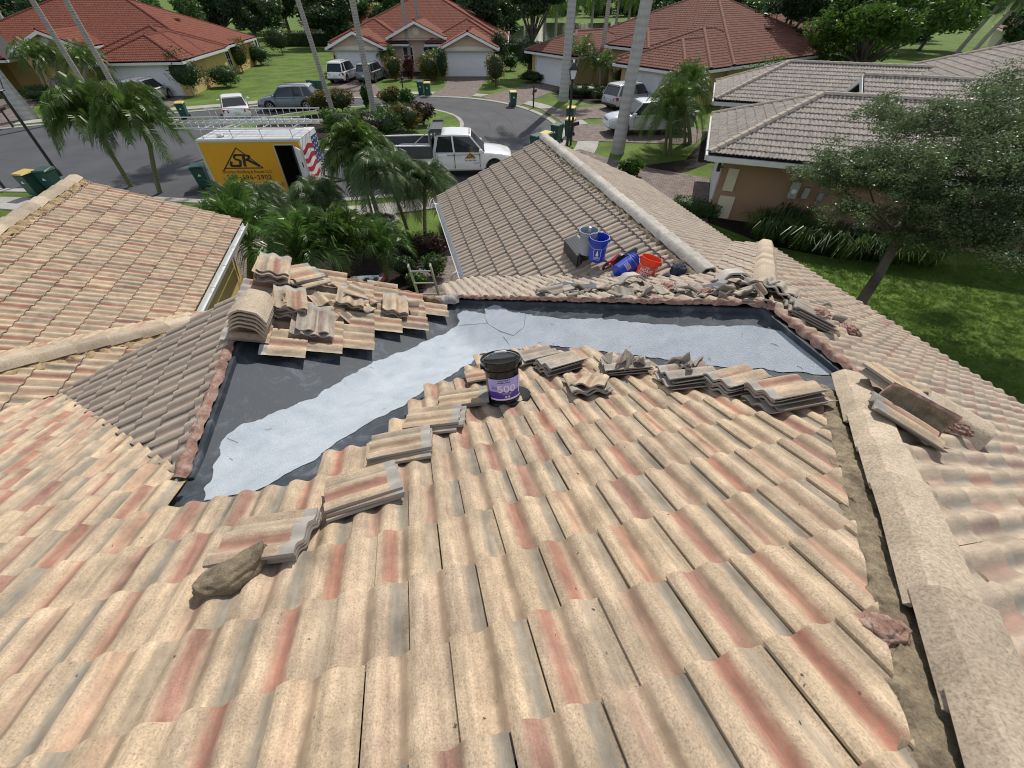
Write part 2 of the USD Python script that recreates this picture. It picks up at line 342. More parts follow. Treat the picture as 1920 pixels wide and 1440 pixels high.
# ---------------------------------------------------------------- this house: local frame (u across, v away, z below the camera)
K = 5 / 12
PSI = .2531
UA = np.array([math.cos(PSI), math.sin(PSI), 0]); VB = np.array([-math.sin(PSI), math.cos(PSI), 0])
TH = math.radians(PITCH)
FW = np.array([0, math.cos(TH), -math.sin(TH)]); UP = np.array([0, math.sin(TH), math.cos(TH)])
def loc3(u, v, z):
    """house coordinates to world"""
    return np.asarray(u, float)[..., None] * UA + np.asarray(v, float)[..., None] * VB + (np.asarray(z, float) + CAM_H)[..., None] * np.array([0, 0, 1.0])
def L3(u, v, z): return loc3(np.float64(u), np.float64(v), np.float64(z))
def ray(x, y): return FW * FPX + np.array([x - 960.0, 0, 0]) - UP * (y - 720.0)
def on_plane(x, y, pl, lift=0.0):
    """where the photograph's pixel meets the roof plane z = c + cu u + cv v: house coordinates"""
    c, cu, cv = pl
    d = ray(x, y); t = (c + lift) / (d[2] - cu * (d @ UA) - cv * (d @ VB)); P = d * t
    return np.array([P @ UA, P @ VB, P[2]])
def ground(x, y, h=0.0):
    d = ray(x, y); P = d * (-(CAM_H - h)) / d[2]
    return np.array([P[0], P[1], h])
def pix(P):
    P = np.asarray(P, float) - [0, 0, CAM_H]; d = P @ FW
    return 960 + FPX * P[..., 0] / d, 720 - FPX * (P @ UP) / d, d

zA = -1.618
R2u, R2z, R2v0, R2v1 = 3.28, -2.28, 1.66, 2.75
R1u, R1z, R1v0 = -1.827, -2.544, 2.222
PA = (zA, 0, -K)
PB = (R2z + K * R2u, -K, 0)
PG2 = (R2z - K * R2u, K, 0)
PK = (R2z + K * R2v1, 0, -K)
Gu, Gv0, Gz = 4.117, 4.513, -3.0145
PGL = (Gz - K * Gu, K, 0); PGR = (Gz + K * Gu, -K, 0)
PF = (R1z + K * R1u, -K, 0); PC = (R1z - K * R1u, K, 0)
PM = (-5.4925, -K, 0)
PN = (-1.193, 0, -K)
PD = (-6.30, -K, 0)
def zp(pl, u, v): return pl[0] + pl[1] * u + pl[2] * v

# ---------------------------------------------------------------- roof tiles
TW, TL, TE, TT, LIFT, AMP = .30, .42, .348, .021, .034, .031
def roll(x):
    p = (np.asarray(x, float) / (TW / 2)) % 1.0
    return AMP * (0.5 + 0.5 * np.cos(2 * np.pi * (p - .27))) ** .9
def roll_d(x, e=1e-4): return (roll(x + e) - roll(x - e)) / (2 * e)
def tile_soup(nx, full=False, thick=TT):
    """local triangles: (T,3,[x,y,z,u,v,w,nx,ny,nz]); x across, y down the slope (0 head, TL butt), z out"""
    x = np.linspace(0.0028, TW + (.028 if full else -.0012), nx + 1)
    hx = np.where(x > .895 * TW, np.minimum(roll(x), roll(.895 * TW) + .001), roll(x))
    top = hx + thick - np.where(x > TW, .008, 0)
    bot = hx + (0.0 if full else .004)
    nrm = np.c_[-roll_d(x), np.zeros_like(x), np.ones_like(x)]; nrm /= np.linalg.norm(nrm, axis=1, keepdims=True)
    T = []
    def strip(a, b, na, nb, ya, yb, ua, ub, w=0.0):
        for i in range(nx):
            def V(j, z, y, nn): return [x[j], y, z[j], x[j] / TW, y / TL, w, *nn[j]]
            A_, B_, C_, D_ = V(i, a, ya, na), V(i + 1, a, ya, na), V(i + 1, b, yb, nb), V(i, b, yb, nb)
            T.append([A_, B_, C_]); T.append([A_, C_, D_])
    ez = np.tile([0, 1.0, 0], (nx + 1, 1))
    r = .008
    soft = nrm * .6 + ez * .5; soft /= np.linalg.norm(soft, axis=1, keepdims=True)
    strip(top, top, nrm, nrm, 0, TL - r, 0, 1)
    strip(top, top - r * .6, nrm, soft, TL - r, TL, 0, 1)
    strip(top - r * .6, bot, ez, ez, TL, TL, 1, 1)
    for xi, sgn in ((0, -1), (nx, 1)):
        if sgn == 1 and not full: continue
        nn = [sgn, 0, 0]
        def W(z, y): return [x[xi], y, z, x[xi] / TW, y / TL, 0.0, *nn]
        a, b, c, d = W(top[xi], 0), W(bot[xi], 0), W(bot[xi], TL), W(top[xi], TL)
        T += [[a, b, c], [a, c, d]] if sgn == -1 else [[a, c, b], [a, d, c]]
    if full:
        strip(bot, bot, -nrm, -nrm, 0, TL, 1, 1, 1.0)
        strip(top, bot, -ez, -ez, 0, 0, 0, 0, 1.0)
    return np.array(T, float)
SOUP = {'hi': tile_soup(24), 'mid': tile_soup(14), 'lo': tile_soup(8), 'far': tile_soup(6), 'full': tile_soup(24, True, .018)}

def clip_tris(T, n, c):
    """keeps the part of the triangles where n . (x, y) <= c"""
    if len(T) == 0: return T
    d = T[:, :, 0] * n[0] + T[:, :, 1] * n[1] - c
    ins = d <= 0; k = ins.sum(1)
    out = [T[k == 3]]
    for cnt in (1, 2):
        S, D, I = T[k == cnt], d[k == cnt], ins[k == cnt]
        if not len(S): continue
        odd = np.argmax(I if cnt == 1 else ~I, 1)
        idx = (odd[:, None] + np.arange(3)) % 3
        S = np.take_along_axis(S, idx[:, :, None], 1); D = np.take_along_axis(D, idx, 1)
        t1 = D[:, 0] / (D[:, 0] - D[:, 1]); t2 = D[:, 0] / (D[:, 0] - D[:, 2])
        p1 = S[:, 0] + (S[:, 1] - S[:, 0]) * t1[:, None]; p2 = S[:, 0] + (S[:, 2] - S[:, 0]) * t2[:, None]
        if cnt == 1: out.append(np.stack([S[:, 0], p1, p2], 1))
        else: out += [np.stack([p1, S[:, 1], S[:, 2]], 1), np.stack([p1, S[:, 2], p2], 1)]
    return np.concatenate(out)

class Slope:
    """A tiled plane. frame: origin O (world), ax across, ay down the slope, az out."""
    def __init__(s, O, ax, ay):
        s.O, s.ax, s.ay = np.asarray(O, float), np.asarray(ax, float), np.asarray(ay, float)
        s.az = np.cross(s.ax, s.ay)
        if s.az[2] < 0: s.az = -s.az
    def to2(s, P):
        d = np.asarray(P, float) - s.O
        return np.stack([d @ s.ax, d @ s.ay], -1)
    def to3(s, x, y, z=0.0): return s.O + np.multiply.outer(x, s.ax) + np.multiply.outer(y, s.ay) + np.multiply.outer(np.asarray(z, float) + np.zeros_like(np.asarray(x, float)), s.az)
    def top(s, x, y, x0=0.0, y0=0.0):
        row = np.floor((np.asarray(y) - y0) / TE); sh = np.where(np.mod(row, 2) == 0, 0.0, TW / 2)
        yy = (np.asarray(y) - y0) / TE - row
        return roll(x - x0 - sh) + TT + LIFT * (TL - TE + yy * TE) / TL
    def tiles(s, poly, x0=0.0, y0=0.0, lod='mid', whole=None, seed=0, keep=None, wear=0.0):
        """poly: convex 2D polygon (plane coordinates). Returns a list of (slope, lod, wear, x, y, jitter 3, tid, clipped triangles or None, centre)."""
        P = sg.Polygon(poly); P = P if P.exterior.is_ccw else sg.Polygon(list(P.exterior.coords)[::-1])
        pts = np.array(P.exterior.coords)
        e = pts[1:] - pts[:-1]; nn = np.stack([e[:, 1], -e[:, 0]], 1); ok = np.linalg.norm(nn, axis=1) > 1e-9
        nn = nn[ok] / np.linalg.norm(nn[ok], axis=1, keepdims=True); cc = (nn * pts[:-1][ok]).sum(1)
        mnx, mny, mxx, mxy = P.bounds
        rr, ci = np.meshgrid(np.arange(int(math.floor((mny - y0) / TE)) - 1, int(math.ceil((mxy - y0) / TE)) + 2), np.arange(int(math.floor((mnx - x0) / TW)) - 2, int(math.ceil((mxx - x0) / TW)) + 2), indexing='ij')
        rr, ci = rr.ravel(), ci.ravel()
        xa, yb = x0 + np.where(rr % 2 == 0, 0.0, TW / 2) + ci * TW, y0 + (rr + 1) * TE
        rect = np.stack([np.stack([xa + a_, yb + b_], -1) for a_, b_ in ((0, -TL), (TW, -TL), (TW, 0), (0, 0))], 1)
        d = rect @ nn.T - cc                                    # tiles, corners, planes
        touch = d.min(1).max(1) <= 0; inner = d.max((1, 2)) <= 0
        h = lambda k: np.mod(np.abs(np.sin(rr * 12.9898 + ci * 78.233 + seed * 37.719 + k * 11.13) * 43758.5453), 1.0)
        tid, J = h(0), np.stack([(h(k) + h(k + 3.5) + h(k + 7.1) - 1.5) * 2 for k in (1, 2, 3)], 1)
        out = []
        for i in np.nonzero(touch)[0]:
            c = np.array([xa[i] + TW / 2, yb[i] - TE / 2])
            if keep is not None and not keep(c): continue
            T = None
            if not whole and not inner[i]:
                T = s.place(lod, wear, xa[i:i + 1], yb[i:i + 1], J[i:i + 1])[0]
                for n, k, q in zip(nn, cc, d[i].max(0)):
                    if q > -.02: T = clip_tris(T, n, k)
                if not len(T): continue
            out.append((s, lod, wear, xa[i], yb[i], J[i], tid[i], T, c))
        return out
    def place(s, lod, wear, xa, yb, J):
        T = np.repeat(SOUP[lod][None], len(xa), 0); y = T[..., 1]
        T[..., 2] += LIFT * y / TL + (.0012 * J[:, 2])[:, None, None]
        T[..., 0] += (xa + .0015 * J[:, 0])[:, None, None]
        T[..., 1] = y + (yb - TL + .003 * J[:, 1])[:, None, None]
        if wear: T[..., 5] = wear
        return T
    def mesh(s, T, tid):
        """world arrays for triangles (n,3,9) and a tile number per triangle"""
        v = T.reshape(-1, T.shape[-1])
        P = s.O + v[:, :1] * s.ax + v[:, 1:2] * s.ay + v[:, 2:3] * s.az
        n = v[:, 6:7] * s.ax + v[:, 7:8] * s.ay + v[:, 8:9] * s.az
        f = np.arange(len(v)).reshape(-1, 3)
        a_, b_ = P[1::3] - P[0::3], P[2::3] - P[0::3]
        g = np.stack([a_[:, 1] * b_[:, 2] - a_[:, 2] * b_[:, 1], a_[:, 2] * b_[:, 0] - a_[:, 0] * b_[:, 2], a_[:, 0] * b_[:, 1] - a_[:, 1] * b_[:, 0]], 1)
        flip = (g * n[0::3]).sum(1) < 0
        f[flip] = f[flip][:, ::-1]
        return P, f, n, dict(tuv=v[:, 3:6], tid=np.repeat(tid, 3))
def tile_item(it):
    s, lod, wear, xa, yb, J, tid, T, c = it
    if T is None: T = s.place(lod, wear, np.array([xa]), np.array([yb]), J[None])[0]
    return s.mesh(T, np.full(len(T), tid))
def merge_tiles(items):
    groups, parts_ = {}, []
    for it in items:
        if it[7] is None: groups.setdefault((id(it[0]), it[1], it[2]), []).append(it)
        else: parts_.append((it[0], it[7], np.full(len(it[7]), it[6])))
    for (_, lod, wear), g in groups.items():
        S = g[0][0]; T = S.place(lod, wear, np.array([i[3] for i in g]), np.array([i[4] for i in g]), np.array([i[5] for i in g]))
        parts_.append((S, T.reshape(-1, 3, 9), np.repeat([i[6] for i in g], T.shape[1])))
    bys = {}
    for S, T, t in parts_: bys.setdefault(id(S), [S, [], []]); bys[id(S)][1].append(T); bys[id(S)][2].append(t)
    P, F, N_, U, I, o = [], [], [], [], [], 0
    for S, Ts, ts in bys.values():
        p, f, n, pv = S.mesh(np.concatenate(Ts), np.concatenate(ts))
        P.append(p); F.append(f + o); N_.append(n); U.append(pv['tuv']); I.append(pv['tid']); o += len(p)
    return np.vstack(P), np.vstack(F), np.vstack(N_), dict(tuv=np.vstack(U), tid=np.concatenate(I))

def cap_mesh(L=.43, w0=.155, w1=.17, h=.085, th=.022, n_top=.07, rough=0.0, seed=0):
    """A ridge tile: trapezoid section with rounded shoulders, tapering, hollow. Along +x from 0 (narrow end) to L."""
    def sec(w, hh, inset):
        w = w - inset; hh = hh - inset; t = n_top - inset * .3
        return np.array([[-w, 0], [-(w * .55 + t * .45), hh * .55], [-t * 1.15, hh * .93], [-t * .7, hh], [t * .7, hh], [t * 1.15, hh * .93], [w * .55 + t * .45, hh * .55], [w, 0]])
    secs_o = [sec(w0 + (w1 - w0) * t, h + .012 * t, 0) for t in (0, .33, .66, 1)]
    secs_i = [sec(w0 + (w1 - w0) * t, h + .012 * t, th) for t in (0, .33, .66, 1)]
    xs = np.array([0, .33, .66, 1]) * L
    v, f = [], []
    k = 8
    for S in (secs_o, secs_i):
        for x, q in zip(xs, S): v += [[x, a, b] for a, b in q]
    m = 4 * k
    for i in range(3):
        for j in range(k - 1):
            a, b, c, d = i * k + j, i * k + j + 1, (i + 1) * k + j + 1, (i + 1) * k + j
            f += [[a, d, c], [a, c, b], [m + a, m + c, m + d], [m + a, m + b, m + c]]
        for j in (0, k - 1):
            a, d = i * k + j, (i + 1) * k + j
            q = [[a, m + a, m + d], [a, m + d, d]]
            f += q if j == 0 else [t[::-1] for t in q]
    for i in (0, 3):
        for j in range(k - 1):
            a, b = i * k + j, i * k + j + 1
            q = [[a, b, m + b], [a, m + b, m + a]]
            f += q if i == 0 else [t[::-1] for t in q]
    v = np.array(v, float)
    if rough:
        v += (meshkit.noise(np.c_[v * 30, ][:, :3], seed)[:, None] - .5) * rough
    return v, np.array(f)

def frame_mesh(m, O, ex, up):
    """put a mesh with x along ex and z roughly up"""
    v, f = cat([m]); ex = np.asarray(ex, float); ex = ex / np.linalg.norm(ex)
    ey = np.cross(up, ex); ey /= np.linalg.norm(ey); ez = np.cross(ex, ey)
    return np.asarray(O) + v[:, :1] * ex + v[:, 1:2] * ey + v[:, 2:3] * ez, f

def cap_run(parent, p0, p1, lift=.05, matname='ridge_cap', exposure=.36, w=.155, h=.085, name='ridge_cap', joined=False, skip=()):
    """Ridge tiles laid along p0 (lower end) to p1 (upper end); each upper one laps the one below."""
    p0, p1 = np.asarray(p0, float), np.asarray(p1, float)
    d = p1 - p0; L = np.linalg.norm(d); d /= L
    n = max(1, int(round(L / exposure))); e = L / n
    side = np.cross([0, 0, 1.0], d); up = np.cross(d, side); up = up if up[2] > 0 else -up
    ms = []
    for i in range(n):
        if i in skip: continue
        m = cap_mesh(L=e * 1.16, w0=w * 1.03, w1=w * .95, h=h)
        jit = RNG.normal(0, 1, 3)
        a = p0 + d * (i * e) + up * (lift + .016) + side / (np.linalg.norm(side) + 1e-9) * jit[0] * .006
        dd = d + up * (-.085) + side * .02 * jit[1]
        m = frame_mesh(m, a, dd, up)
        if joined: ms.append(m)
        else: part(parent, name, m, matname + (('', '_b', '_c')[int(RNG.integers(3))] if matname == 'ridge_cap' else ''), smooth=35)
    if joined: part(parent, name + 's', cat(ms), matname, smooth=35, kind='stuff')

def lump_strip(pts, w, h, seed, step=.03, nsec=9, amp=.5, freq=14.0, base=-.03, arch=True):
    """A ragged ridge of mortar along a polyline."""
    p = np.asarray(pts, float)
    seg = np.linalg.norm(np.diff(p, axis=0), axis=1); s = np.r_[0, np.cumsum(seg)]
    n = max(3, int(s[-1] / step)); q = np.linspace(0, s[-1], n)
    c = np.stack([np.interp(q, s, p[:, k]) for k in range(3)], 1)
    t = np.gradient(c, axis=0); t /= np.linalg.norm(t, axis=1, keepdims=True)
    side = np.cross(t, [0, 0, 1.0]); side /= np.linalg.norm(side, axis=1, keepdims=True); up = np.cross(side, t)
    x = np.linspace(-1, 1, nsec); prof = np.sqrt(np.clip(1 - x ** 2, 0, 1)) if arch else (1 - np.abs(x) ** 3)
    G = c[:, None] + x[None, :, None] * side[:, None] * w + (prof * h + base)[None, :, None] * up[:, None]
    nz = meshkit.fbm(G * freq, 4, seed) - .5
    nz2 = meshkit.fbm(G * freq * .9 + 40, 3, seed + 5) - .5
    G = G + up[:, None] * (nz * h * 2.2 * amp)[..., None] + side[:, None] * (nz2 * w * 1.6 * amp)[..., None]
    i, j = np.meshgrid(np.arange(n - 1), np.arange(nsec - 1), indexing='ij'); i, j = i.ravel(), j.ravel()
    f = np.c_[i * nsec + j, i * nsec + j + 1, (i + 1) * nsec + j + 1, (i + 1) * nsec + j]
    v = G.reshape(-1, 3)
    # closing skirt
    return cat([(v, f)])
# ---------------------------------------------------------------- materials of the setting
def ground_mat(name, c, var, scale, bump=.4, rough=.95, fine=60.0, patch=0.35):
    N = {'tc': ('geometry', {}), 'n': ('noise_texture', dict(scale=scale, detail=7.0, roughness=.65)), 'f': ('noise_texture', dict(scale=fine, detail=4.0, roughness=.7)),
         'r': ('rgb_ramp', dict(ramp=[(0, tuple(x * (1 - var) for x in c)), (.35, tuple(x * (1 - var) for x in c)), (.65, tuple(x * (1 + var) for x in c)), (1, tuple(x * (1 + var) for x in c))])),
         'rf': ('rgb_ramp', dict(ramp=[(0, (1 - patch,) * 3), (.35, (1 - patch,) * 3), (.65, (1 + patch,) * 3), (1, (1 + patch,) * 3)])), 'm': ('mix', dict(mix_type='multiply', fac=1.0)),
         'b': ('bump', dict(strength=bump, distance=.03)), 'p': ('principled_bsdf', dict(roughness=rough, specular_ior_level=.25))}
    mat(name, N, [('tc.position', 'n.vector'), ('tc.position', 'f.vector'), ('n.fac', 'r.fac'), ('f.fac', 'rf.fac'), ('r.color', 'm.color1'), ('rf.color', 'm.color2'), ('m.color', 'p.base_color'), ('f.fac', 'b.height'), ('b.normal', 'p.normal')])
ground_mat('lawn', (.092, .150, .024), .32, .45, bump=.9, fine=14.0, patch=.42)
ground_mat('mulch', (.020, .014, .011), .4, 2.0, fine=25.0, bump=1.0)
ground_mat('asphalt', (.080, .084, .092), .16, .35, fine=90.0, patch=.22, bump=.25, rough=.85)
ground_mat('pale_concrete', (.36, .35, .325), .14, .9, fine=45.0, patch=.12, bump=.15)
ground_mat('stucco', (.40, .30, .20), .06, .8, fine=70.0, patch=.10, bump=.35)
ground_mat('yellow_stucco', (.56, .42, .18), .06, .8, fine=50.0, patch=.08, bump=.3)
ground_mat('peach_stucco', (.55, .41, .32), .06, .8, fine=50.0, patch=.08, bump=.3)
ground_mat('ochre_stucco', (.50, .35, .18), .06, .8, fine=50.0, patch=.08, bump=.3)
ground_mat('brown_stucco', (.33, .215, .15), .06, .8, fine=60.0, patch=.08, bump=.35)
simple('white_paint', (.74, .74, .73), .45, var=.06, scale=3)
simple('garage_white', (.72, .73, .75), .5, var=.04, scale=2)
simple('cream_trim', (.62, .56, .46), .6, var=.05, scale=3)
simple('deck_dark', (.035, .034, .034), .9)
simple('gutter_white', (.60, .62, .635), .35, var=.08, scale=4)
simple('dark_glass', (.012, .015, .018), .06, spec=.8)
simple('black_metal', (.015, .015, .017), .35)
simple('aluminium', (.62, .63, .65), .32, metal=.9)
simple('galvanised', (.42, .44, .46), .45, metal=.7, var=.2, scale=8)
simple('black_plastic', (.014, .014, .015), .38, spec=.5)
simple('green_bin', (.012, .062, .045), .42, var=.12, scale=5)
simple('yellow_lid', (.55, .42, .10), .5, var=.08)
simple('white_plastic', (.72, .72, .74), .4)

HOUSE = thing('tiled_house', 'sand coloured tiled house with its valleys stripped for repair, filling the foreground', 'house')
def slope_frame(pl, O=None):
    c, cu, cv = pl
    n = np.array([0, 0, 1.0]) - cu * UA - cv * VB; n /= np.linalg.norm(n)
    down = cu * UA + cv * VB; s = np.linalg.norm(down); hd = -down / s
    ay = hd * math.cos(math.atan(K)) - np.array([0, 0, 1.0]) * math.sin(math.atan(K))
    ax = np.cross(ay, n)
    if O is None: O = L3(0, 0, c)
    return Slope(O, ax, ay)
def uv3(pl, pts, lift=0.0): return np.array([L3(u, v, zp(pl, u, v) + lift) for u, v in pts])

cosK = math.cos(math.atan(K)); sinK = math.sin(math.atan(K))
nA = VB * sinK + np.array([0, 0, 1.0]) * cosK
SA = slope_frame(PA, np.array([0, 0, CAM_H]) - 1.4936 * nA)
SB, SC, SF, SK = slope_frame(PB), slope_frame(PC), slope_frame(PF), slope_frame(PK)
SGL, SGR, SD, SN, SM = (slope_frame(p) for p in (PGL, PGR, PD, PN, PM))

def px_poly(pxs, pl, lift): return np.array([on_plane(x, y, pl, lift)[:2] for x, y in pxs])
A_KEEP = [(300, 960), (335, 947), (430, 937), (525, 917), (597, 905), (607, 852), (650, 845), (690, 806), (725, 796), (760, 788), (770, 752), (795, 725), (850, 715), (873, 690), (893, 668),
          (985, 652), (1100, 652), (1140, 664), (1230, 684), (1320, 694), (1480, 722), (1570, 730)]
a_keep = sg.Polygon(list(map(tuple, px_poly(A_KEEP, PA, .05))) + [(3.2, 1.6), (1.0, -.9), (-4, -2.5), (-4.5, .2)]).buffer(0)
def uv_of(S, c):
    P = S.to3(np.float64(c[0]), np.float64(c[1])) - [0, 0, CAM_H]
    return P @ UA, P @ VB
def keepA(c):
    u, v = uv_of(SA, c + np.array([0, TE / 2 - .04])); uc, vc = uv_of(SA, c)
    return a_keep.contains(sg.Point(u, v)) and uc > -1.95
def keepA2(c):
    u, v = uv_of(SA, c)
    ub, vb = uv_of(SA, c + np.array([0, TE / 2 - .04]))
    return not (a_keep.contains(sg.Point(ub, vb)) and u > -1.95) and u < -1.80 and v < 2.3 - 0 * u + (5 if u < -1.95 else 0)
f_px = [(470, 650), (482, 663), (568, 668), (574, 662), (642, 662), (644, 650), (702, 652), (705, 612), (755, 618), (757, 607), (803, 612), (805, 592), (842, 592), (842, 572), (700, 532), (600, 508), (480, 545), (445, 650)]
f_keep = sg.Polygon(px_poly(f_px, PF, .04)).buffer(0)
def keepF(c):
    u, v = uv_of(SF, c); return f_keep.contains(sg.Point(u, v))

HV = 1.26      # foreground tiles stop this far (u - v) from the hip, the mortar bed begins
all_tiles = []
def lay(S, pl, poly_uv, lod='mid', seed=0, x0=0.0, y0=0.0, keep=None, whole=False, worn=False):
    its = S.tiles(S.to2(uv3(pl, poly_uv)), x0, y0, lod, whole, seed, keep, -float(worn))
    if not its: return
    C = np.array([i[8] for i in its]); x, y, d = pix(S.to3(C[:, 0], C[:, 1], .03)); vis = (-60 < x) & (x < 1980) & (-20 < y) & (y < 1560) & (d > .3)
    all_tiles.extend((float(a if v else 1e3 + a), it) for a, v, it in zip(d, vis, its))
# foreground slope
A_x0 = -.1127; A_y0 = .4495
lay(SA, PA, [(-5.5, -2.4), (1.3 + HV - 2.4, -1.1), (4.5 + HV, 4.5), (4.5, 6.5), (-5.5, 6.5)], 'hi', 1, A_x0, A_y0 + TE, keepA)
lay(SA, PA, [(-9.5, -.8), (-9.0, -2.4), (-1.2, -2.4), (-1.2, 1.55), (-4.416, 4.84), (-9.5, -.25)], 'mid', 2, A_x0, A_y0 + TE, keepA2)
EU = 7.42
lay(SB, PB, [(-.72, -2.3), (3.24, 1.66), (EU, 1.66), (EU, -3), (-.6, -3)], 'hi', 3, worn=.5)
lay(SB, PB, [(3.28 + .04, 1.66), (3.28 + .04, 2.75), (7.3, 2.75 + 4.06), (EU, 6.8), (EU, 1.66)], 'hi', 3, worn=.5)
lay(SC, PC, [(R1u - .03, R1v0), (R1u - .03, 4.9), (-4.46, 4.9), (-4.43, 4.85)], 'mid', 4, .02, .05, worn=True)
lay(SF, PF, [(-2.0, 1), (-2.0, 5.62), (.6, 5.62), (.6, 1)], 'mid', 5, .07, .03, keepF, True)
lay(SK, PK, [(R2u, R2v1 + .02), (.43, R2v1 + 2.87), (.43, 6.9), (1.02, 7.55), (Gu, Gv0), (R2u + .8, R2v1 + .85)], 'mid', 6, worn=True)
lay(SK, PK, [(R2u, R2v1), (Gu, Gv0), (7.42, 7.8), (7.42, 6.95)], 'mid', 7, worn=True)
lay(SGL, PGL, [(Gu, Gv0), (Gu, 12.35), (1.0, 12.35), (1.0, 7.62)], 'mid', 8, worn=True)
lay(SGR, PGR, [(Gu, Gv0), (7.42, 7.82), (7.42, 12.35), (Gu, 12.35)], 'mid', 9, worn=True)
DRu = -7.30; DEu = -4.25
lay(SD, PD, [(DRu, DRu + (PN[0] - PD[0]) / K), (DRu, 12.55), (DEu, 12.55), (DEu, DEu + (PN[0] - PD[0]) / K)], 'mid', 10)
ehip = (PN[0] - PM[0]) / K
lay(SN, PN, [(-9, -9 + ehip), (-9, -9 + (PN[0] - PD[0]) / K), (-4.3, -4.3 + (PN[0] - PD[0]) / K), (-3.0, 7.6), (-3.0, -3 + ehip)], 'mid', 11)
lay(SM, PM, [(-8.5, -8.5 + 9.298), (-8.5, -8.5 + ehip - .02), (-4.0, -4 + ehip - .02), (-4.0, 5.3), (-4.44, 4.86)], 'mid', 12)
# the slopes behind the camera and behind the far ridges, seen from a step aside
zD = zp(PD, DRu, 0)
all_tiles.sort(key=lambda t: t[0])
for d, it in all_tiles[:300]:
    P, f, n, pv = tile_item(it)
    raw_mesh(numbered(HOUSE, 'roof_tile'), P, f, n, 'roof_tile', pv)
P, f, n, pv = merge_tiles([i for d, i in all_tiles[300:]])
raw_mesh(f'{HOUSE}/remaining_roof_tiles', P, f, n, 'roof_tile', pv)
tag(stage.GetPrimAtPath(f'{HOUSE}/remaining_roof_tiles'), 'tan concrete tiles of the farther roof slopes', None, None, 'stuff')

# ---- boarded and felted slopes below the tiles
def deck(pl, poly, name='roof_slope', mt='deck_dark', lift=-.012, label=None):
    v = uv3(pl, poly, lift); n = len(poly)
    part(HOUSE, name, (v, np.array([[0, i, i + 1] for i in range(1, n - 1)])), mt, label=label)
deck(PB, [(-.6, -2.2), (3.28, 1.66), (7.4, 1.66), (7.4, -3), (-.6, -3)])
deck(PB, [(3.28, 1.66), (3.28, 2.75), (7.36, 6.87), (7.4, 1.66)])
deck(PC, [(R1u, R1v0), (R1u, 4.88), (-4.43, 4.88)])
deck(PK, [(R2u, R2v1), (.45, R2v1 + 2.85), (.45, 6.85), (1.04, 7.52), (Gu, Gv0)])
deck(PK, [(R2u, R2v1), (Gu, Gv0), (7.38, 7.75), (7.38, 6.9)])
deck(PGL, [(Gu, Gv0), (Gu, 12.3), (1.04, 12.3), (1.04, 7.6)])
deck(PGR, [(Gu, Gv0), (7.38, 7.78), (7.38, 12.3), (Gu, 12.3)])
deck(PD, [(DRu, 4.6), (DRu, 12.5), (DEu - .03, 12.5), (DEu - .03, 7.5)])
deck(PN, [(-9, .9), (-9, 3.4), (-4.3, 8.0), (-3.1, 7.5), (-3.1, 7.3)])
deck(PM, [(-8.5, .75), (-8.5, 1.85), (-4.0, 6.35), (-4.0, 5.3), (-4.44, 4.86)])
deck(PA, [(-9, -2.4), (.2, -2.4), (1.0, -.6), (0.2, 0.0), (-1.827, 2.0), (-4.42, 4.7), (-9, .2)], lift=-.03)
PD2 = (zD - 0 - (-K) * 0 + K * (-DRu) * 1.0, K, 0)
deck((zD + K * (-DRu), K, 0), [(DRu, 4.6), (DRu, 12.5), (DRu - 3.0, 12.5), (DRu - 3.0, 4.6)], lift=.02, mt='stucco')

# ---- felt: the stripped valleys, one sheet draped over three slopes
DROP = .055
def felt_z(u, v, lift=0.0):
    zs = np.stack([zp(PA, u, v), zp(PF, u, v), zp(PG2, u, v)])
    k = 26.0; m = zs.max(0)
    return m + np.log(np.exp(k * (zs - m)).sum(0)) / k - DROP + lift
def drape(poly, step, lift, noise=0.0, seed=0, namp=.006):
    """a sheet of triangles over a plan polygon, following the stripped slopes"""
    P = sg.Polygon(poly).buffer(0) if not hasattr(poly, 'bounds') else poly
    if P.geom_type == 'MultiPolygon': P = max(P.geoms, key=lambda g: g.area)
    x0, y0, x1, y1 = P.bounds
    gx, gy = np.meshgrid(np.arange(x0, x1, step), np.arange(y0, y1, step)); pts = np.c_[gx.ravel(), gy.ravel()]
    import shapely
    inner = P.buffer(-step * .55)
    pts = pts[shapely.contains_xy(inner, pts[:, 0], pts[:, 1])]
    ring = np.array(P.exterior.coords)[:-1]
    from scipy.spatial import Delaunay
    allp = np.vstack([ring, pts]); tri = Delaunay(allp).simplices
    c = allp[tri].mean(1); tri = tri[shapely.contains_xy(P, c[:, 0], c[:, 1])]
    z = felt_z(allp[:, 0], allp[:, 1], lift)
    z = z + (meshkit.fbm(np.c_[allp * 3.5, np.zeros(len(allp))], 3, seed) - .5) * namp * 2
    v = loc3(allp[:, 0], allp[:, 1], z)
    a, b, cc = v[tri[:, 0]], v[tri[:, 1]], v[tri[:, 2]]
    fl = np.cross(b - a, cc - a)[:, 2] < 0
    tri[fl] = tri[fl][:, ::-1]
    return v, tri
felt_poly = [(R1u - .02, 1.6), (R1u - .02, 5.5), (.41, 5.5), (.41, R2v1 + 2.83), (R2u, R2v1 + .02), (R2u + .02, 1.5), (2.2, 1.3), (0.2, 1.8), (-1.0, 1.2)]
part(HOUSE, 'black_roofing_felt', drape(sg.Polygon(densify(np.array(felt_poly), .1)), .08, 0.0, seed=3), 'black_membrane', smooth=True)
def felt_hit(x, y):
    best = None
    for pl in (PA, PF, PG2):
        h = on_plane(x, y, pl, -DROP)
        if best is None or np.linalg.norm(h) < np.linalg.norm(best): best = h
    return best[:2]
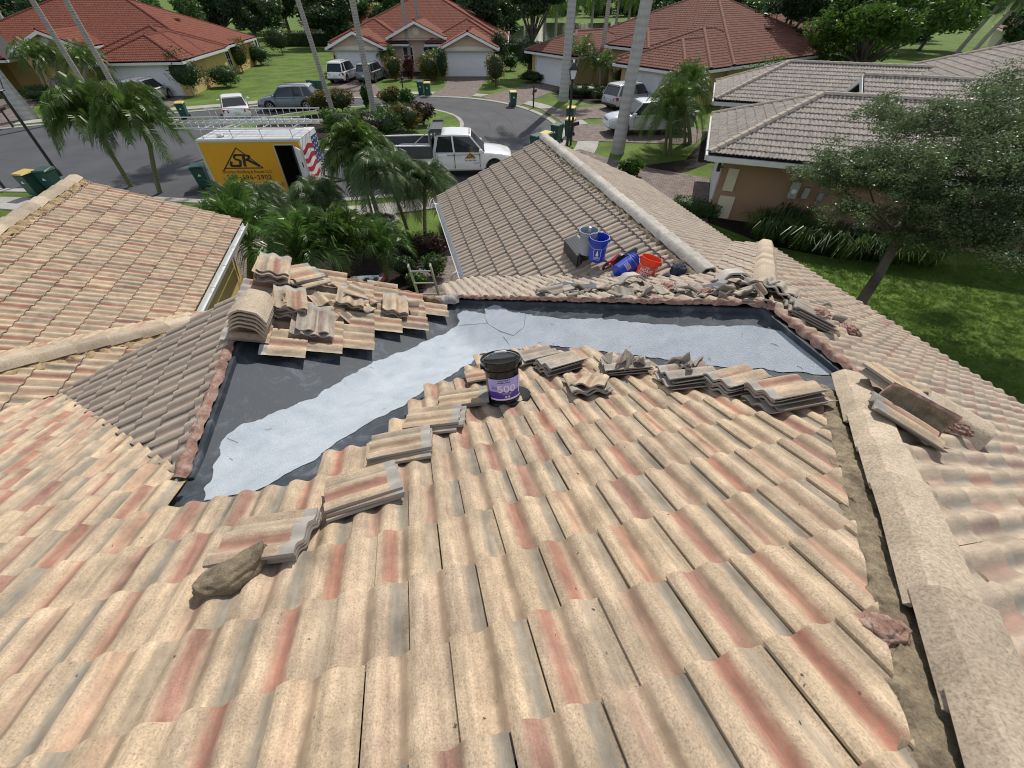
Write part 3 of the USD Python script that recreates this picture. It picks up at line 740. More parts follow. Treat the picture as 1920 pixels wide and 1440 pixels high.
COAT = [(380, 941), (388, 920), (397, 900), (403, 880), (412, 852), (425, 817), (440, 806), (470, 791), (530, 770), (580, 751), (640, 716), (680, 690), (735, 668), (800, 640), (845, 621), (861, 604), (858, 590),
        (868, 582), (890, 586), (912, 588), (908, 578), (930, 572), (955, 584), (1000, 592), (1050, 598), (1100, 597), (1160, 600), (1220, 607), (1300, 611), (1400, 612), (1440, 616), (1470, 622), (1500, 640), (1530, 662), (1560, 688), (1580, 709),
        (1555, 707), (1520, 703), (1470, 699), (1400, 691), (1340, 686), (1280, 679), (1200, 668), (1130, 660), (1080, 652), (1030, 649), (975, 655), (900, 664), (885, 679), (850, 702), (815, 720), (793, 735), (768, 752), (737, 771), (700, 789),
        (653, 818), (613, 842), (588, 863), (540, 889), (500, 912), (450, 930)]
coat = densify(np.array([felt_hit(*p) for p in COAT]), .025)
nn = meshkit.fbm(np.c_[coat * 9.0, np.zeros(len(coat))], 4, 21)[:, None] - .5
nn2 = meshkit.fbm(np.c_[coat * 9.0 + 50, np.zeros(len(coat))], 4, 22)[:, None] - .5
coat = coat + np.c_[nn, nn2] * .075
part(HOUSE, 'pale_valley_coating', drape(sg.Polygon(coat).buffer(0), .06, .006, seed=3), 'pale_coating', smooth=True)

for k, pxs in enumerate((((908, 592), (915, 608), (938, 622), (963, 630), (982, 614), (986, 590), (985, 574)), ((944, 632), (951, 642), (956, 652)), ((862, 611), (890, 609), (915, 606)))):
    q = np.array([felt_hit(*p) for p in pxs]); part(HOUSE, 'coating_crack', lump_strip([L3(a, b, float(felt_z(np.array(a), np.array(b), .006))) for a, b in q], .0022, .003, 60 + k, step=.02, nsec=3, amp=1.2, base=.0), 'black_membrane')
# ---- mortar beds and cut tile edges along the stripped ridges
def cut_edge(S, pl, a, b, name='cut_tile_edge', x0=0., y0=0., drop=.018, out=(0, 0)):
    n = int(math.hypot(b[0] - a[0], b[1] - a[1]) / .012)
    q = np.linspace(0, 1, n)[:, None]; uv = np.array(a) + (np.array(b) - np.array(a)) * q
    p3 = uv3(pl, uv); xy = S.to2(p3); t = S.top(xy[:, 0], xy[:, 1], x0, y0)
    o = out[0] * UA + out[1] * VB
    top = S.to3(xy[:, 0], xy[:, 1], t + .001) + o; bot = S.to3(xy[:, 0], xy[:, 1], t - drop) + o
    v = np.vstack([top, bot]); i = np.arange(n - 1)
    part(HOUSE, name, cat([(v, np.c_[i, i + 1, i + 1 + n, i + n])]), 'bare_concrete')
cut_edge(SC, PC, (R1u - .03, R1v0 - .05), (R1u - .03, 4.9), x0=.02, y0=.05, out=(.004, 0))
cut_edge(SB, PB, (R2u + .04, R2v0 - .05), (R2u + .04, R2v1), out=(-.004, 0))
cut_edge(SK, PK, (R2u, R2v1 + .02), (.43, R2v1 + 2.87), out=(-.003, -.003))
def ridge_board(p, q, w=.02):
    p, q = L3(*p), L3(*q); d = q - p; s = np.cross(d, [0, 0, 1.0]); s /= np.linalg.norm(s)
    part(HOUSE, 'ridge_board', hull([x + s * a * w + np.array([0, 0, z]) for x in (p, q) for a in (-1, 1) for z in (-.16, -.004)]), 'black_membrane')
ridge_board((R1u, R1v0, R1z), (R1u, 5.45, R1z)); ridge_board((R2u, R2v0, R2z), (R2u, R2v1, R2z)); ridge_board((R2u, R2v1, R2z), (.42, R2v1 + 2.86, R2z - K * 2.86))
def mortar(pts, w, h, seed, mt, label=None, **k): part(HOUSE, 'mortar_bed', lump_strip(pts, w, h, seed, **k), mt, smooth=50, label=label)
mortar([L3(R1u - .05, v, R1z + .045) for v in np.linspace(R1v0 - .02, 4.3, 12)], .045, .042, 1, 'pink_mortar', 'broken pink mortar along the stripped ridge left of the valley', amp=.85, freq=18)
mortar([L3(R2u + .06, v, R2z + .045) for v in np.linspace(R2v0 - .02, R2v1, 8)], .045, .045, 2, 'pink_mortar', 'broken pink mortar on the short stripped ridge at right', amp=.85, freq=18)
mortar([L3(R2u - t + .02, R2v1 + t + .03, R2z - K * t + .052) for t in np.linspace(0, 2.83, 14)], .038, .038, 3, 'pink_mortar', 'broken pink mortar along the stripped hip at the back', amp=.85, freq=18)
# foreground hip
def hipH(s, du=0.0): return L3(s + 1.555 + du, s - 0 * du, zA - K * s)
part(HOUSE, 'mortar_bed', lump_strip([hipH(s, -.20) + np.array([0, 0, .012]) for s in np.linspace(-1.0, 1.62, 30)], .105, .045, 8, step=.010, nsec=30, amp=.45, freq=22.0, base=-.012, arch=False), 'grey_mortar', smooth=50, label='exposed grey mortar beside the foreground ridge tiles')
part(HOUSE, 'mortar_bed', lump_strip([hipH(s, .185) - np.array([0, 0, .012]) for s in np.linspace(-1.2, 1.62, 34)], .12, .05, 9, step=.02, nsec=12, amp=.4, freq=9.0, arch=False), 'grey_mortar', smooth=50)
cap_run(HOUSE, hipH(1.64), hipH(-1.2), lift=.05, exposure=.365, w=.135, h=.072)
# back hip, garage ridge, left ridges
cap_run(HOUSE, L3(7.35, 6.82, zp(PB, 7.35, 0)), L3(3.86, 3.33, zp(PB, 3.86, 0)), lift=.045, w=.145)
mortar([L3(3.75 + t, 3.26 + t, zp(PK, 0, 3.3 + t) + .02) for t in np.linspace(0, 3.5, 14)], .17, .07, 12, 'tan_mortar', None)
cap_run(HOUSE, L3(Gu, 12.35, Gz), L3(Gu, Gv0 + .12, Gz), lift=.05, matname='grey_ridge_cap', w=.15)
mortar([L3(Gu - .02, v, Gz + .005) for v in np.linspace(4.6, 12.3, 30)], .20, .07, 13, 'grey_mortar', None)
hE = lambda u: L3(u, u + ehip, zp(PN, u, u + ehip))
cap_run(HOUSE, hE(-3.4), hE(-8.6), lift=.06, w=.15)
mortar([hE(u) for u in np.linspace(-8.5, -3.4, 20)], .22, .09, 14, 'tan_mortar', None)
cap_run(HOUSE, L3(DRu, 12.55, zD), L3(DRu, 4.6, zD), lift=.05, w=.16)
mortar([L3(DRu + .02, v, zD + .01) for v in np.linspace(4.6, 12.5, 26)], .22, .08, 15, 'tan_mortar', None)
# rake verge of the entrance gable, valley metal and slabs at its foot
mortar([L3(u, 5.50, zp(PF, u, 0) + .02) for u in np.linspace(-1.2, .30, 14)], .07, .07, 16, 'old_wood', 'weathered rusty verge along the entrance gable')
mortar([L3(u, v, zp(PK, u, v) + .02) for u, v in ((.18, 5.50), (.36, 5.56), (.60, 5.48))], .10, .08, 17, 'bare_concrete', None)
v0 = [L3(-4.47 + .07 * math.sin(t * 5), t, zp(PM, -4.44, t) + .005) for t in np.linspace(4.72, 5.6, 12)]
part(HOUSE, 'valley_flashing', lump_strip(v0, .09, .02, 20, amp=.2), 'black_plastic', smooth=True)
vl = [L3(u, -u + .395, zp(PA, 0, -u + .395) + .01) for u in np.linspace(-4.4, R1u - .05, 20)]
part(HOUSE, 'valley_flashing', lump_strip(vl, .035, .02, 22, amp=.2), 'black_plastic', smooth=True)

# ---- gutters, fascias, walls
def gutter(a, b, z, out, parent=None, mt='gutter_white', name='gutter'):
    a, b = L3(*a, z), L3(*b, z); o = out[0] * UA + out[1] * VB
    prof = [(0, 0), (0, -.10), (.05, -.115), (.10, -.105), (.125, -.03), (.135, 0), (.125, .0), (.115, -.03), (.095, -.09), (.05, -.10), (.012, -.09), (.012, 0)]
    n = len(prof)
    v = np.vstack([p + np.array([o * x + np.array([0, 0, y]) for x, y in prof]) for p in (a, b)])
    f = [[i, (i + 1) % n, (i + 1) % n + n, i + n] for i in range(n)]
    part(parent or HOUSE, name, cat([(v, np.array(f))]), mt)
    L = np.linalg.norm(b - a); k = int(L / .9)
    ms = [cyl(a + (b - a) * (i + .5) / k + o * .005 + [0, 0, -.012], a + (b - a) * (i + .5) / k + o * .13 + [0, 0, -.012], .007, n=6) for i in range(k)]
    part(parent or HOUSE, 'gutter_hangers', cat(ms), mt)
gutter((DEu + .0, 12.5), (DEu + .0, 7.6), zp(PD, DEu, 0) - .01, (1, 0))
gutter((1.0, 12.3), (1.0, 7.5), zp(PGL, 1.0, 0) - .01, (-1, 0))
gutter((7.43, 12.3), (7.43, 7.9), zp(PGR, 7.43, 0) - .01, (1, 0))
gutter((7.43, 6.8), (7.43, -3), zp(PB, 7.43, 0) - .01, (1, 0))
def uvbox(u0, u1, v0, v1, z0, z1):
    c = np.array([L3(u, v, z) for u in (u0, u1) for v in (v0, v1) for z in (z0, z1)])
    return hull(c)
GZ = -CAM_H
part(HOUSE, 'wall', uvbox(-10.0, DEu - .45, 4.6, 12.1, GZ, -4.62), 'yellow_stucco', label='yellow stucco wall of the left wing')
part(HOUSE, 'wall', uvbox(1.45, 6.95, 7.9, 11.9, GZ, -4.5), 'yellow_stucco')
part(HOUSE, 'wall', uvbox(2.0, 6.95, -3, 8.2, GZ, -4.25), 'yellow_stucco')
part(HOUSE, 'wall', uvbox(-4.2, .2, 4.0, 4.6, GZ, -4.0), 'yellow_stucco')
part(HOUSE, 'wall', uvbox(-10, 2.2, -3, 3.0, GZ, -4.2), 'yellow_stucco')
def tri_wall(pts, d, mt): 
    a = np.array([L3(*p) for p in pts]); b = a + VB * d
    part(HOUSE, 'gable_wall', hull(np.vstack([a, b])), mt)
tri_wall([(1.3, 11.9, -4.52), (6.95, 11.9, -4.52), (Gu, 11.9, Gz - .12)], .1, 'yellow_stucco')
tri_wall([(-9.9, 12.1, -4.64), (DEu - .45, 12.1, -4.64), (DRu, 12.1, zD - .12)], .1, 'yellow_stucco')
tri_wall([(-4.3, 4.62, -4.02), (.3, 4.62, -4.02), (R1u, 4.62, R1z - .12)], .1, 'yellow_stucco')
for (u0, z0, u1, z1, v) in ((1.0, -4.44, Gu, Gz - .06, 12.3), (7.42, -4.5, Gu, Gz - .06, 12.3), (DEu, -4.66, DRu, zD - .08, 12.5), (DRu - 3, -4.66, DRu, zD - .08, 12.5)):
    part(HOUSE, 'bargeboard', hull([L3(u, v + dv, z + dz) for u, z in ((u0, z0), (u1, z1)) for dv in (0, .03) for dz in (-.2, -.01)]), 'white_paint')
# ---------------------------------------------------------------- loose tiles, broken pieces, tools on the roof
PLN = {'A': PA, 'B': PB, 'C': PC, 'F': PF, 'K': PK, 'GL': PGL}
def pnorm(pl):
    n = np.array([0, 0, 1.0]) - pl[1] * UA - pl[2] * VB
    return n / np.linalg.norm(n)
def W(p): return L3(*p)
def tile_manifold():
    nx, ny = 26, 5
    x = np.linspace(0, TW + .028, nx + 1); y = np.linspace(0, TL, ny + 1)
    top = roll(x) + .018 - np.where(x > TW - .012, .010, 0); bot = roll(x)
    X, Y = np.meshgrid(x, y, indexing='ij')
    Zt = np.repeat(top[:, None], ny + 1, 1); Zb = np.repeat(bot[:, None], ny + 1, 1)
    Zt[:, -1] -= .004
    v = np.vstack([np.c_[X.ravel(), Y.ravel(), Zt.ravel()], np.c_[X.ravel(), Y.ravel(), Zb.ravel()]])
    m = (nx + 1) * (ny + 1); idx = lambda i, j: i * (ny + 1) + j
    f = []
    for i in range(nx):
        for j in range(ny):
            a, b, c, d = idx(i, j), idx(i + 1, j), idx(i + 1, j + 1), idx(i, j + 1)
            f += [[a, b, c], [a, c, d], [m + a, m + c, m + b], [m + a, m + d, m + c]]
    for i in range(nx):
        a, b = idx(i, 0), idx(i + 1, 0); f += [[a, m + a, m + b], [a, m + b, b]]
        a, b = idx(i, ny), idx(i + 1, ny); f += [[a, b, m + b], [a, m + b, m + a]]
    for j in range(ny):
        a, b = idx(0, j), idx(0, j + 1); f += [[a, b, m + b], [a, m + b, m + a]]
        a, b = idx(nx, j), idx(nx, j + 1); f += [[a, m + a, m + b], [a, m + b, b]]
    return manifold3d.Manifold(manifold3d.Mesh(np.asarray(v, np.float32), np.asarray(f, np.uint32)))
TILE_M = tile_manifold()
def tile_arrays(M, tid):
    """a tile solid in tile coordinates to (v centred, f, n, primvars)"""
    q = M.to_mesh(); m = trimesh.Trimesh(q.vert_properties[:, :3], q.tri_verts, process=True)
    m = trimesh.graph.smooth_shade(m, angle=math.radians(40), facet_minarea=None)
    v, f = np.array(m.vertices), np.array(m.faces)
    fn = np.cross(v[f[:, 1]] - v[f[:, 0]], v[f[:, 2]] - v[f[:, 0]])
    n = np.zeros_like(v)
    for k in range(3): np.add.at(n, f[:, k], fn)
    n /= np.linalg.norm(n, axis=1, keepdims=True) + 1e-12
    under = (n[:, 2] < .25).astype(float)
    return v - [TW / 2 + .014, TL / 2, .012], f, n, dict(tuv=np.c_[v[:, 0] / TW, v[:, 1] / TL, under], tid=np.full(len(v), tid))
FULL = tile_arrays(TILE_M, 0.0)
def put(name, arr, C, ex, ey, ez, mt, label, catg, group=None, tid=None, jig=0.0):
    v, f, n, pv = arr
    ex, ey, ez = (np.asarray(a, float) / np.linalg.norm(a) for a in (ex, ey, ez))
    P = np.asarray(C) + v[:, :1] * ex + v[:, 1:2] * ey + v[:, 2:3] * ez
    N_ = n[:, :1] * ex + n[:, 1:2] * ey + n[:, 2:3] * ez
    pv = dict(pv)
    if tid is not None: pv['tid'] = np.full(len(v), tid)
    base = np.asarray(C, float)
    m = raw_mesh(numbered('/World', name), P - base, f, N_, mt, pv)
    UsdGeom.Xformable(m).AddTranslateOp().Set(Gf.Vec3d(*base))
    tag(m, label, catg, group)
    return m
ORD = ['topmost', 'second from top', 'third from top', 'fourth from top', 'fifth from top', 'sixth from top']
TR = np.random.default_rng(5)
def orient(head, butt, pl, lift):
    h, b = W(on_plane(*head, pl, lift)), W(on_plane(*butt, pl, lift))
    n = pnorm(pl); ey = b - h; ey -= n * (ey @ n); ey /= np.linalg.norm(ey)
    ex = np.cross(ey, n)
    return (h + b) / 2, ex, ey, n
def stack(desc, plk, head, butt, n, lift=None, gap=.025, mt='roof_tile', tilt=0.0, roll_=0.0, group='loose roof tiles stacked on the roof', sl=.018, tid0=None):
    pl = PLN[plk]
    top = .085 + gap * (n - 1) if lift is None else lift
    C, ex, ey, nz = orient(head, butt, pl, top)
    if tilt: ey, nz = ey * math.cos(tilt) + nz * math.sin(tilt), nz * math.cos(tilt) - ey * math.sin(tilt)
    if roll_: ex, nz = ex * math.cos(roll_) + nz * math.sin(roll_), nz * math.cos(roll_) - ex * math.sin(roll_)
    for i in range(n):
        j = TR.normal(0, 1, 4); a = math.radians(2.2) * j[2] * (i > 0)
        e1 = ex * math.cos(a) + ey * math.sin(a); e2 = ey * math.cos(a) - ex * math.sin(a)
        c = C - nz * gap * i + (e1 * j[0] + e2 * j[1]) * sl * (i > 0)
        put('loose_tile', FULL, c, e1, e2, nz, mt, (f'{ORD[i]} tile, {desc}' if n > 1 else f'single loose tile {desc}'), 'loose tile', group, TR.random() if (tid0 is None or i) else tid0)
# foreground slope, staircase of stacks along the left valley
stack('stack beside the grey lump of mortar on the foreground slope', 'A', (583, 997), (412, 1020), 3, tid0=.545)
stack('second stack from the lump of mortar, foreground slope', 'A', (746, 892), (612, 932), 3, tid0=.42)
stack('middle stack of the staircase left of the black pail', 'A', (812, 820), (690, 843), 3, tid0=.61)
stack('stack two places left of the black pail', 'A', (860, 778), (766, 788), 3, tid0=.30)
stack('short stack touching the left side of the black pail', 'A', (913, 741), (826, 753), 2, tid0=.33)
stack('half hidden behind the left side of the black pail', 'A', (940, 698), (884, 707), 1, tid0=.41)
# right of the pail
stack('small rough stack just behind and right of the black pail', 'A', (978, 672), (1036, 658), 3, mt='roof_tile_worn', sl=.03)
stack('stack right of the black pail with its ends facing left', 'A', (1013, 688), (1092, 666), 4, mt='roof_tile_worn', sl=.025)
stack('pair laid crosswise before the stacks right of the pail', 'A', (1120, 752), (1080, 690), 2, tid0=.42)
stack('stack carrying a heap of broken bits right of the crosswise tiles', 'A', (1131, 688), (1215, 681), 3, mt='roof_tile_worn', sl=.02)
stack('stack with stepped left end and a few fragments on it', 'A', (1250, 702), (1327, 692), 4, mt='roof_tile_worn', sl=.035)
stack('neat left hand stack of the two near the foreground ridge', 'A', (1342, 718), (1427, 696), 4, tid0=.27)
stack('neat right hand stack nearest the foreground ridge', 'A', (1428, 737), (1518, 720), 5, tid0=.57)
# entrance gable
stack('tall stack at the very peak of the entrance gable', 'F', (518, 480), (511, 513), 6, lift=.34, tid0=.42)
stack('low stack lying right of the tall stack on the gable peak', 'F', (592, 508), (540, 518), 4, lift=.19, sl=.03)
stack('stack with crumbs of mortar on top behind the ridge cap pile', 'F', (543, 535), (546, 586), 5, lift=.25, tid0=.62)
stack('tilted pile at the right of the crumb covered stack', 'F', (590, 580), (586, 617), 3, mt='roof_tile_worn', lift=.19, tilt=-.12, sl=.03)
stack('pair under a narrow half tile on the gable slope', 'F', (660, 540), (656, 572), 2, lift=.15)
stack('small square stack farthest right on the gable slope', 'F', (741, 553), (741, 586), 3, lift=.15, sl=.012)
# back and right of the stripped ridge
stack('stack at the foot of the back hip, rolls towards camera', 'B', (1478, 528), (1452, 556), 3, mt='roof_tile_worn', lift=.16, sl=.03)
stack('slanting stack beside the pink mortar ridge on the right slope', 'B', (1488, 570), (1552, 603), 4, mt='roof_tile_worn', lift=.15, sl=.02)
stack('stack pointing down the right slope beside the foreground ridge', 'B', (1722, 748), (1640, 692), 3, lift=.19, sl=.02, tid0=.47)
stack('reddish, slipped down beside the first foreground ridge tile', 'B', (1648, 762), (1745, 822), 1, lift=.11, tid0=.32)

# broken pieces
def frag_arr(seed, size=.16):
    r = np.random.default_rng(seed)
    cx_, cy_ = r.uniform(.08, .25), r.uniform(.08, .34)
    M = TILE_M; na = r.integers(3, 6); a0 = r.uniform(0, 6.28)
    for k in range(na):
        a = a0 + (k + r.uniform(-.25, .25)) * 2 * math.pi / na
        M = M.trim_by_plane((-math.cos(a), -math.sin(a), r.uniform(-.15, .15)), -(cx_ * math.cos(a) + cy_ * math.sin(a)) - size * r.uniform(.25, .6))
    if M.is_empty() or M.volume() < 1e-6: return frag_arr(seed + 1000, size)
    v, f, n, pv = tile_arrays(M, r.random())
    c = (v.max(0) + v.min(0)) / 2
    return v - c, f, n, pv
FK = [0]
def frag(px, plk, lift, size, label, group, yaw=None, tip=.3, mt='roof_tile'):
    FK[0] += 1
    r = np.random.default_rng(900 + FK[0])
    pl = PLN[plk]; n = pnorm(pl)
    C = W(on_plane(*px, pl, lift)); a = r.uniform(0, 6.28) if yaw is None else yaw
    d = np.cross(n, UA); d /= np.linalg.norm(d); e = np.cross(d, n)
    ex = e * math.cos(a) + d * math.sin(a)
    nz = n + (e * r.normal() + d * r.normal()) * tip; nz /= np.linalg.norm(nz)
    ex = ex - nz * (ex @ nz); ey = np.cross(nz, ex)
    put('tile_fragment', frag_arr(FK[0] * 7 + 3, size), C, ex, ey, nz, mt, label, 'tile fragment', group)
FR = np.random.default_rng(77)
for i in range(42):                                      # rubble along the back hip
    x = FR.uniform(1010, 1420); y = 548 + FR.uniform(-14, 6) - (x - 1010) * .004
    frag((x, y), 'K', .07 + FR.uniform(0, .06), FR.uniform(.11, .30), 'broken tile piece in the rubble along the back hip', 'rubble of broken tiles along the back hip', tip=.35, mt='roof_tile_worn')
for i in range(15):
    frag((1180 + FR.normal() * 17, 673 + FR.uniform(-5, 5)), 'A', .17 + FR.uniform(0, .07), FR.uniform(.05, .11), 'small broken bit heaped on the tile stack right of the crosswise tiles', 'heap of broken bits on a tile stack', tip=.9, mt='roof_tile_worn')
for i in range(9):
    frag((1288 + FR.normal() * 16, 684 + FR.uniform(-6, 10)), 'A', .18 + FR.uniform(0, .03), FR.uniform(.06, .13), 'broken bit lying on the stack with stepped left end', 'fragments on the stepped stack', tip=.5, mt='roof_tile_worn')
for x, y in ((585, 528), (612, 520), (628, 536), (690, 578), (700, 566), (776, 582), (770, 572), (560, 585), (572, 612), (648, 590), (600, 560)):
    frag((x, y), 'F', .10, FR.uniform(.10, .26), 'broken tile piece scattered on the gable slope', 'broken tile pieces on the gable slope', tip=.35)
for x, y in ((1510, 585), (1548, 572), (1570, 598), (1590, 612), (1610, 625), (1560, 620), (1425, 545), (1445, 565)):
    frag((x, y), 'B', .09, FR.uniform(.10, .2), 'broken tile piece beside the slanting stack on the right slope', 'broken tile pieces on the right slope', tip=.4)
frag((1105, 712), 'A', .165, .40, 'broken half tile lying on the crosswise tiles right of the pail', None, yaw=2.5, tip=.03)
frag((672, 545), 'F', .20, .34, 'narrow half tile on top of a pair on the gable slope', None, yaw=1.4, tip=.05)
frag((532, 553), 'F', .32, .05, 'upper of two crumbs on the stack behind the ridge caps', None, tip=.5, mt='tan_mortar')
frag((534, 566), 'F', .32, .05, 'lower of two crumbs on the stack behind the ridge caps', None, tip=.5, mt='tan_mortar')

# loose ridge tiles
def ridge_tile(a, b, plk, lift, label, mt='ridge_cap', group=None, under=False, mort=None, roll_=0.0):
    pl = PLN[plk]
    A_, B_ = W(on_plane(*a, pl, lift)), W(on_plane(*b, pl, lift))
    n = pnorm(pl); d = B_ - A_; d /= np.linalg.norm(d)
    side = np.cross(n, d); up = n * math.cos(roll_) + side * math.sin(roll_)
    base = (A_ + B_) / 2
    m = cap_mesh(L=.43, rough=.004, seed=int(a[0]))
    t = thing('loose_ridge_cap', label, 'ridge cap', base, 0, group)
    part(t, 'cap', frame_mesh(m, -d * .215, d, up), mt, smooth=35)
    if mort:
        pts = [np.array([x, 0, .0]) for x in np.linspace(.02, .41, 10)]
        v, f = lump_strip(pts, .13, .075, int(a[0]), step=.02, nsec=9, amp=.35, base=-.02)
        part(t, 'mortar', frame_mesh((v, f), -d * .215, d, up), mort, smooth=50)
for i in range(5):
    ridge_tile((486 + TR.normal() * 1.5, 556 + i * 7.0), (462 + TR.normal() * 1.5, 600 + i * 7.0), 'F', .30 - i * .05, f'{ORD[i]} ridge tile of the pile on the stripped ridge at left', group='ridge tiles piled on the left ridge', mt='ridge_cap')
ridge_tile((1168, 512), (1205, 543), 'K', .12, 'ridge tile lying on rubble in front of the orange bucket', 'grey_ridge_cap')
ridge_tile((1357, 508), (1398, 540), 'K', .16, 'upper ridge tile of two at the end of the garage ridge', 'grey_ridge_cap')
ridge_tile((1352, 514), (1394, 546), 'K', .10, 'lower ridge tile of two at the end of the garage ridge', 'grey_ridge_cap')
ridge_tile((1655, 752), (1775, 822), 'B', .13, 'overturned ridge tile with grey mortar beside the foreground ridge', 'pink_mortar', mort='grey_mortar', roll_=2.2)
ridge_tile((1738, 760), (1825, 812), 'B', .11, 'pale ridge tile lying lowest on the right slope', 'ridge_cap', mort='pink_mortar', roll_=-.35)
def lump(name, C, r, label, mt, seed, sub=4, amp=.45, freq=3.0, cat='mortar lump', rz=0):
    s = trimesh.creation.icosphere(sub); v = np.array(s.vertices)
    d = 1 + (meshkit.fbm(v * freq + seed * 7.3, 4, seed)[:, None] - .5) * 2 * amp
    v = v * d * np.asarray(r)
    single(name, xf((v, np.array(s.faces)), C, rz=rz), mt, label, cat, smooth=60)
for i, (x, y, plk, l_, r) in enumerate(((1535, 590, 'B', .17, .08), (1322, 548, 'K', .11, .07), (1250, 540, 'K', .10, .10), (1595, 618, 'B', .10, .07), (1795, 800, 'B', .14, .06))):
    lump('mortar_lump', W(on_plane(x, y, PLN[plk], l_)), (r * 1.4, r * .8, r * .6), ['pink lump of mortar on the slanting stack', 'pink lump in the rubble near the two ridge tiles', 'long pink lump in the middle of the back hip rubble', 'red lump below the slanting stack', 'red lump by the lowest loose ridge tile'][i], 'pink_mortar', 40 + i, amp=.6, rz=30 * i)
# the lump of mortar at the lower left, a thin curved slab
pl = PA; c0 = W(on_plane(443, 1075, pl, .095))
s = trimesh.creation.icosphere(4); v = np.array(s.vertices)
d = 1 + (meshkit.fbm(v * 1.5 + 3, 4, 3)[:, None] - .5) * .55
v = v * d * [.16, .095, .07]; v[:, 2] += .5 * (v[:, 0] ** 2) / .165 * .6; v[:, 1] += .12 * v[:, 0]
ey = UA * .93 + VB * .30; n = pnorm(pl)
single('mortar_lump', (frame_mesh((v, np.array(s.faces)), c0, ey, n)), 'grey_mortar', 'grey brown lump of mortar lying below the lowest tile stack', 'mortar lump', smooth=60)
lump('mortar_lump', W(on_plane(1660, 1186, PA, .06)), (.075, .055, .035), 'salmon lump of mortar at a tile end beside the foreground ridge', 'pink_mortar', 52, amp=.4)
# dry needles and grit blown into the valley
r_ = np.random.default_rng(15); nd_ = []
for i in range(70):
    a, b = felt_hit(r_.uniform(420, 1500), r_.uniform(600, 900)); 
    if not sg.Polygon(coat).buffer(0).contains(sg.Point(a, b)): continue
    an, l_ = r_.uniform(0, 6.28), r_.uniform(.02, .09); p0, p1 = (a, b), (a + math.cos(an) * l_, b + math.sin(an) * l_)
    nd_.append(tube(np.array([L3(x, y, float(felt_z(np.array(x), np.array(y), .010))) for x, y in (p0, ((p0[0] + p1[0]) / 2 + .004, (p0[1] + p1[1]) / 2), p1)]), .0016, 4))
single('dry_needles', cat(nd_), 'old_wood', 'thin dry needles and twigs scattered on the pale coating', 'plant litter', kind='stuff')
gr_ = []
for i in range(45):
    x, y = r_.uniform(150, 1650), r_.uniform(760, 1400); h_ = on_plane(x, y, PA, .0); xy = SA.to2(W(h_)); t_ = float(SA.top(xy[0], xy[1], A_x0, A_y0 + TE)); s_ = r_.uniform(.0015, .004)
    gr_.append(xf(hull(r_.normal(size=(8, 3)) * s_), SA.to3(xy[0], xy[1], t_ + s_ * .4)))
single('grit', cat(gr_), 'grey_mortar', 'small crumbs of mortar scattered over the foreground tiles', 'grit', kind='stuff')
# bent sheet metal on the back hip
def bent(pts, w, label):
    P3 = np.array([W(on_plane(x, y, PK, l_)) for x, y, l_ in pts]); s = np.r_[0, np.cumsum(np.linalg.norm(np.diff(P3, axis=0), axis=1))]; q = np.linspace(0, s[-1], 14)
    c = np.stack([np.interp(q, s, P3[:, k]) for k in range(3)], 1)
    z = w * (.7 + .5 * meshkit.noise(np.c_[q * 9, q * 0, q * 0 + 3], 4)); o = VB * .6 + np.array([0, 0, .5])
    a, b = c - o * z[:, None] * .5, c + o * z[:, None] * .5
    v = np.vstack([a, b, a - [0, 0, .003], b - [0, 0, .003]]); i = np.arange(13); k = 14
    f = np.vstack([np.c_[i, i + 1, i + 1 + k, i + k], np.c_[i + 2 * k, i + 3 * k, i + 1 + 3 * k, i + 1 + 2 * k]])
    single('sheet_metal', cat([(v, f)]), 'galvanised', label, 'sheet metal', smooth=True)
bent([(1032, 540, .12), (1060, 533, .15), (1090, 538, .12), (1118, 536, .14)], .10, 'bent grey sheet metal strip at the left end of the rubble')
bent([(1318, 540, .13), (1345, 535, .16), (1372, 540, .13)], .09, 'crumpled grey sheet metal left of the two ridge tiles')

# ---------------------------------------------------------------- pails and tools
def arc_text(txt, h, R, z, a_mid, bold=False, dep=.0012, taper=0.0):
    m = meshkit.text_mesh(txt, h, dep, bold); v = np.array(m.vertices); v[:, 0] -= v[:, 0].max() / 2
    m = trimesh.Trimesh(v, m.faces, process=False)
    for _ in range(2):
        vv, ff = trimesh.remesh.subdivide_to_size(np.array(m.vertices), np.array(m.faces), .02, max_iter=6); m = trimesh.Trimesh(vv, ff, process=False)
    v = np.array(m.vertices); r = R + v[:, 2] + taper * (v[:, 1] + z); a = a_mid + v[:, 0] / R
    return np.c_[r * np.cos(a), r * np.sin(a), v[:, 1] + z], np.array(m.faces)
def arc_patch(R, z0, z1, a0, a1, t=.0012, taper=0.0, n=30):
    a = np.linspace(a0, a1, n); P = []
    for z in (z0, z1):
        r = R + t + taper * z; P.append(np.c_[r * np.cos(a), r * np.sin(a), np.full(n, z)])
    i = np.arange(n - 1)
    return cat([(np.vstack(P), np.c_[i, i + 1, i + 1 + n, i + n])])
def axes_op(path, C, up, face):
    """orient a thing: local z along up, local +x towards face"""
    up = np.asarray(up, float) / np.linalg.norm(up); fx = np.asarray(face, float); fx = fx - up * (fx @ up); fx /= np.linalg.norm(fx); fy = np.cross(up, fx)
    M = Gf.Matrix4d(*[float(q) for r in (np.r_[fx, 0], np.r_[fy, 0], np.r_[up, 0], np.r_[C, 1]) for q in r])
    x = UsdGeom.Xformable(stage.GetPrimAtPath(path)); x.ClearXformOpOrder(); x.AddTransformOp().Set(M)
def bare_thing(name, label, catg, group=None):
    x = UsdGeom.Xform.Define(stage, numbered('/World', name)); tag(x, label, catg, group); return str(x.GetPath())
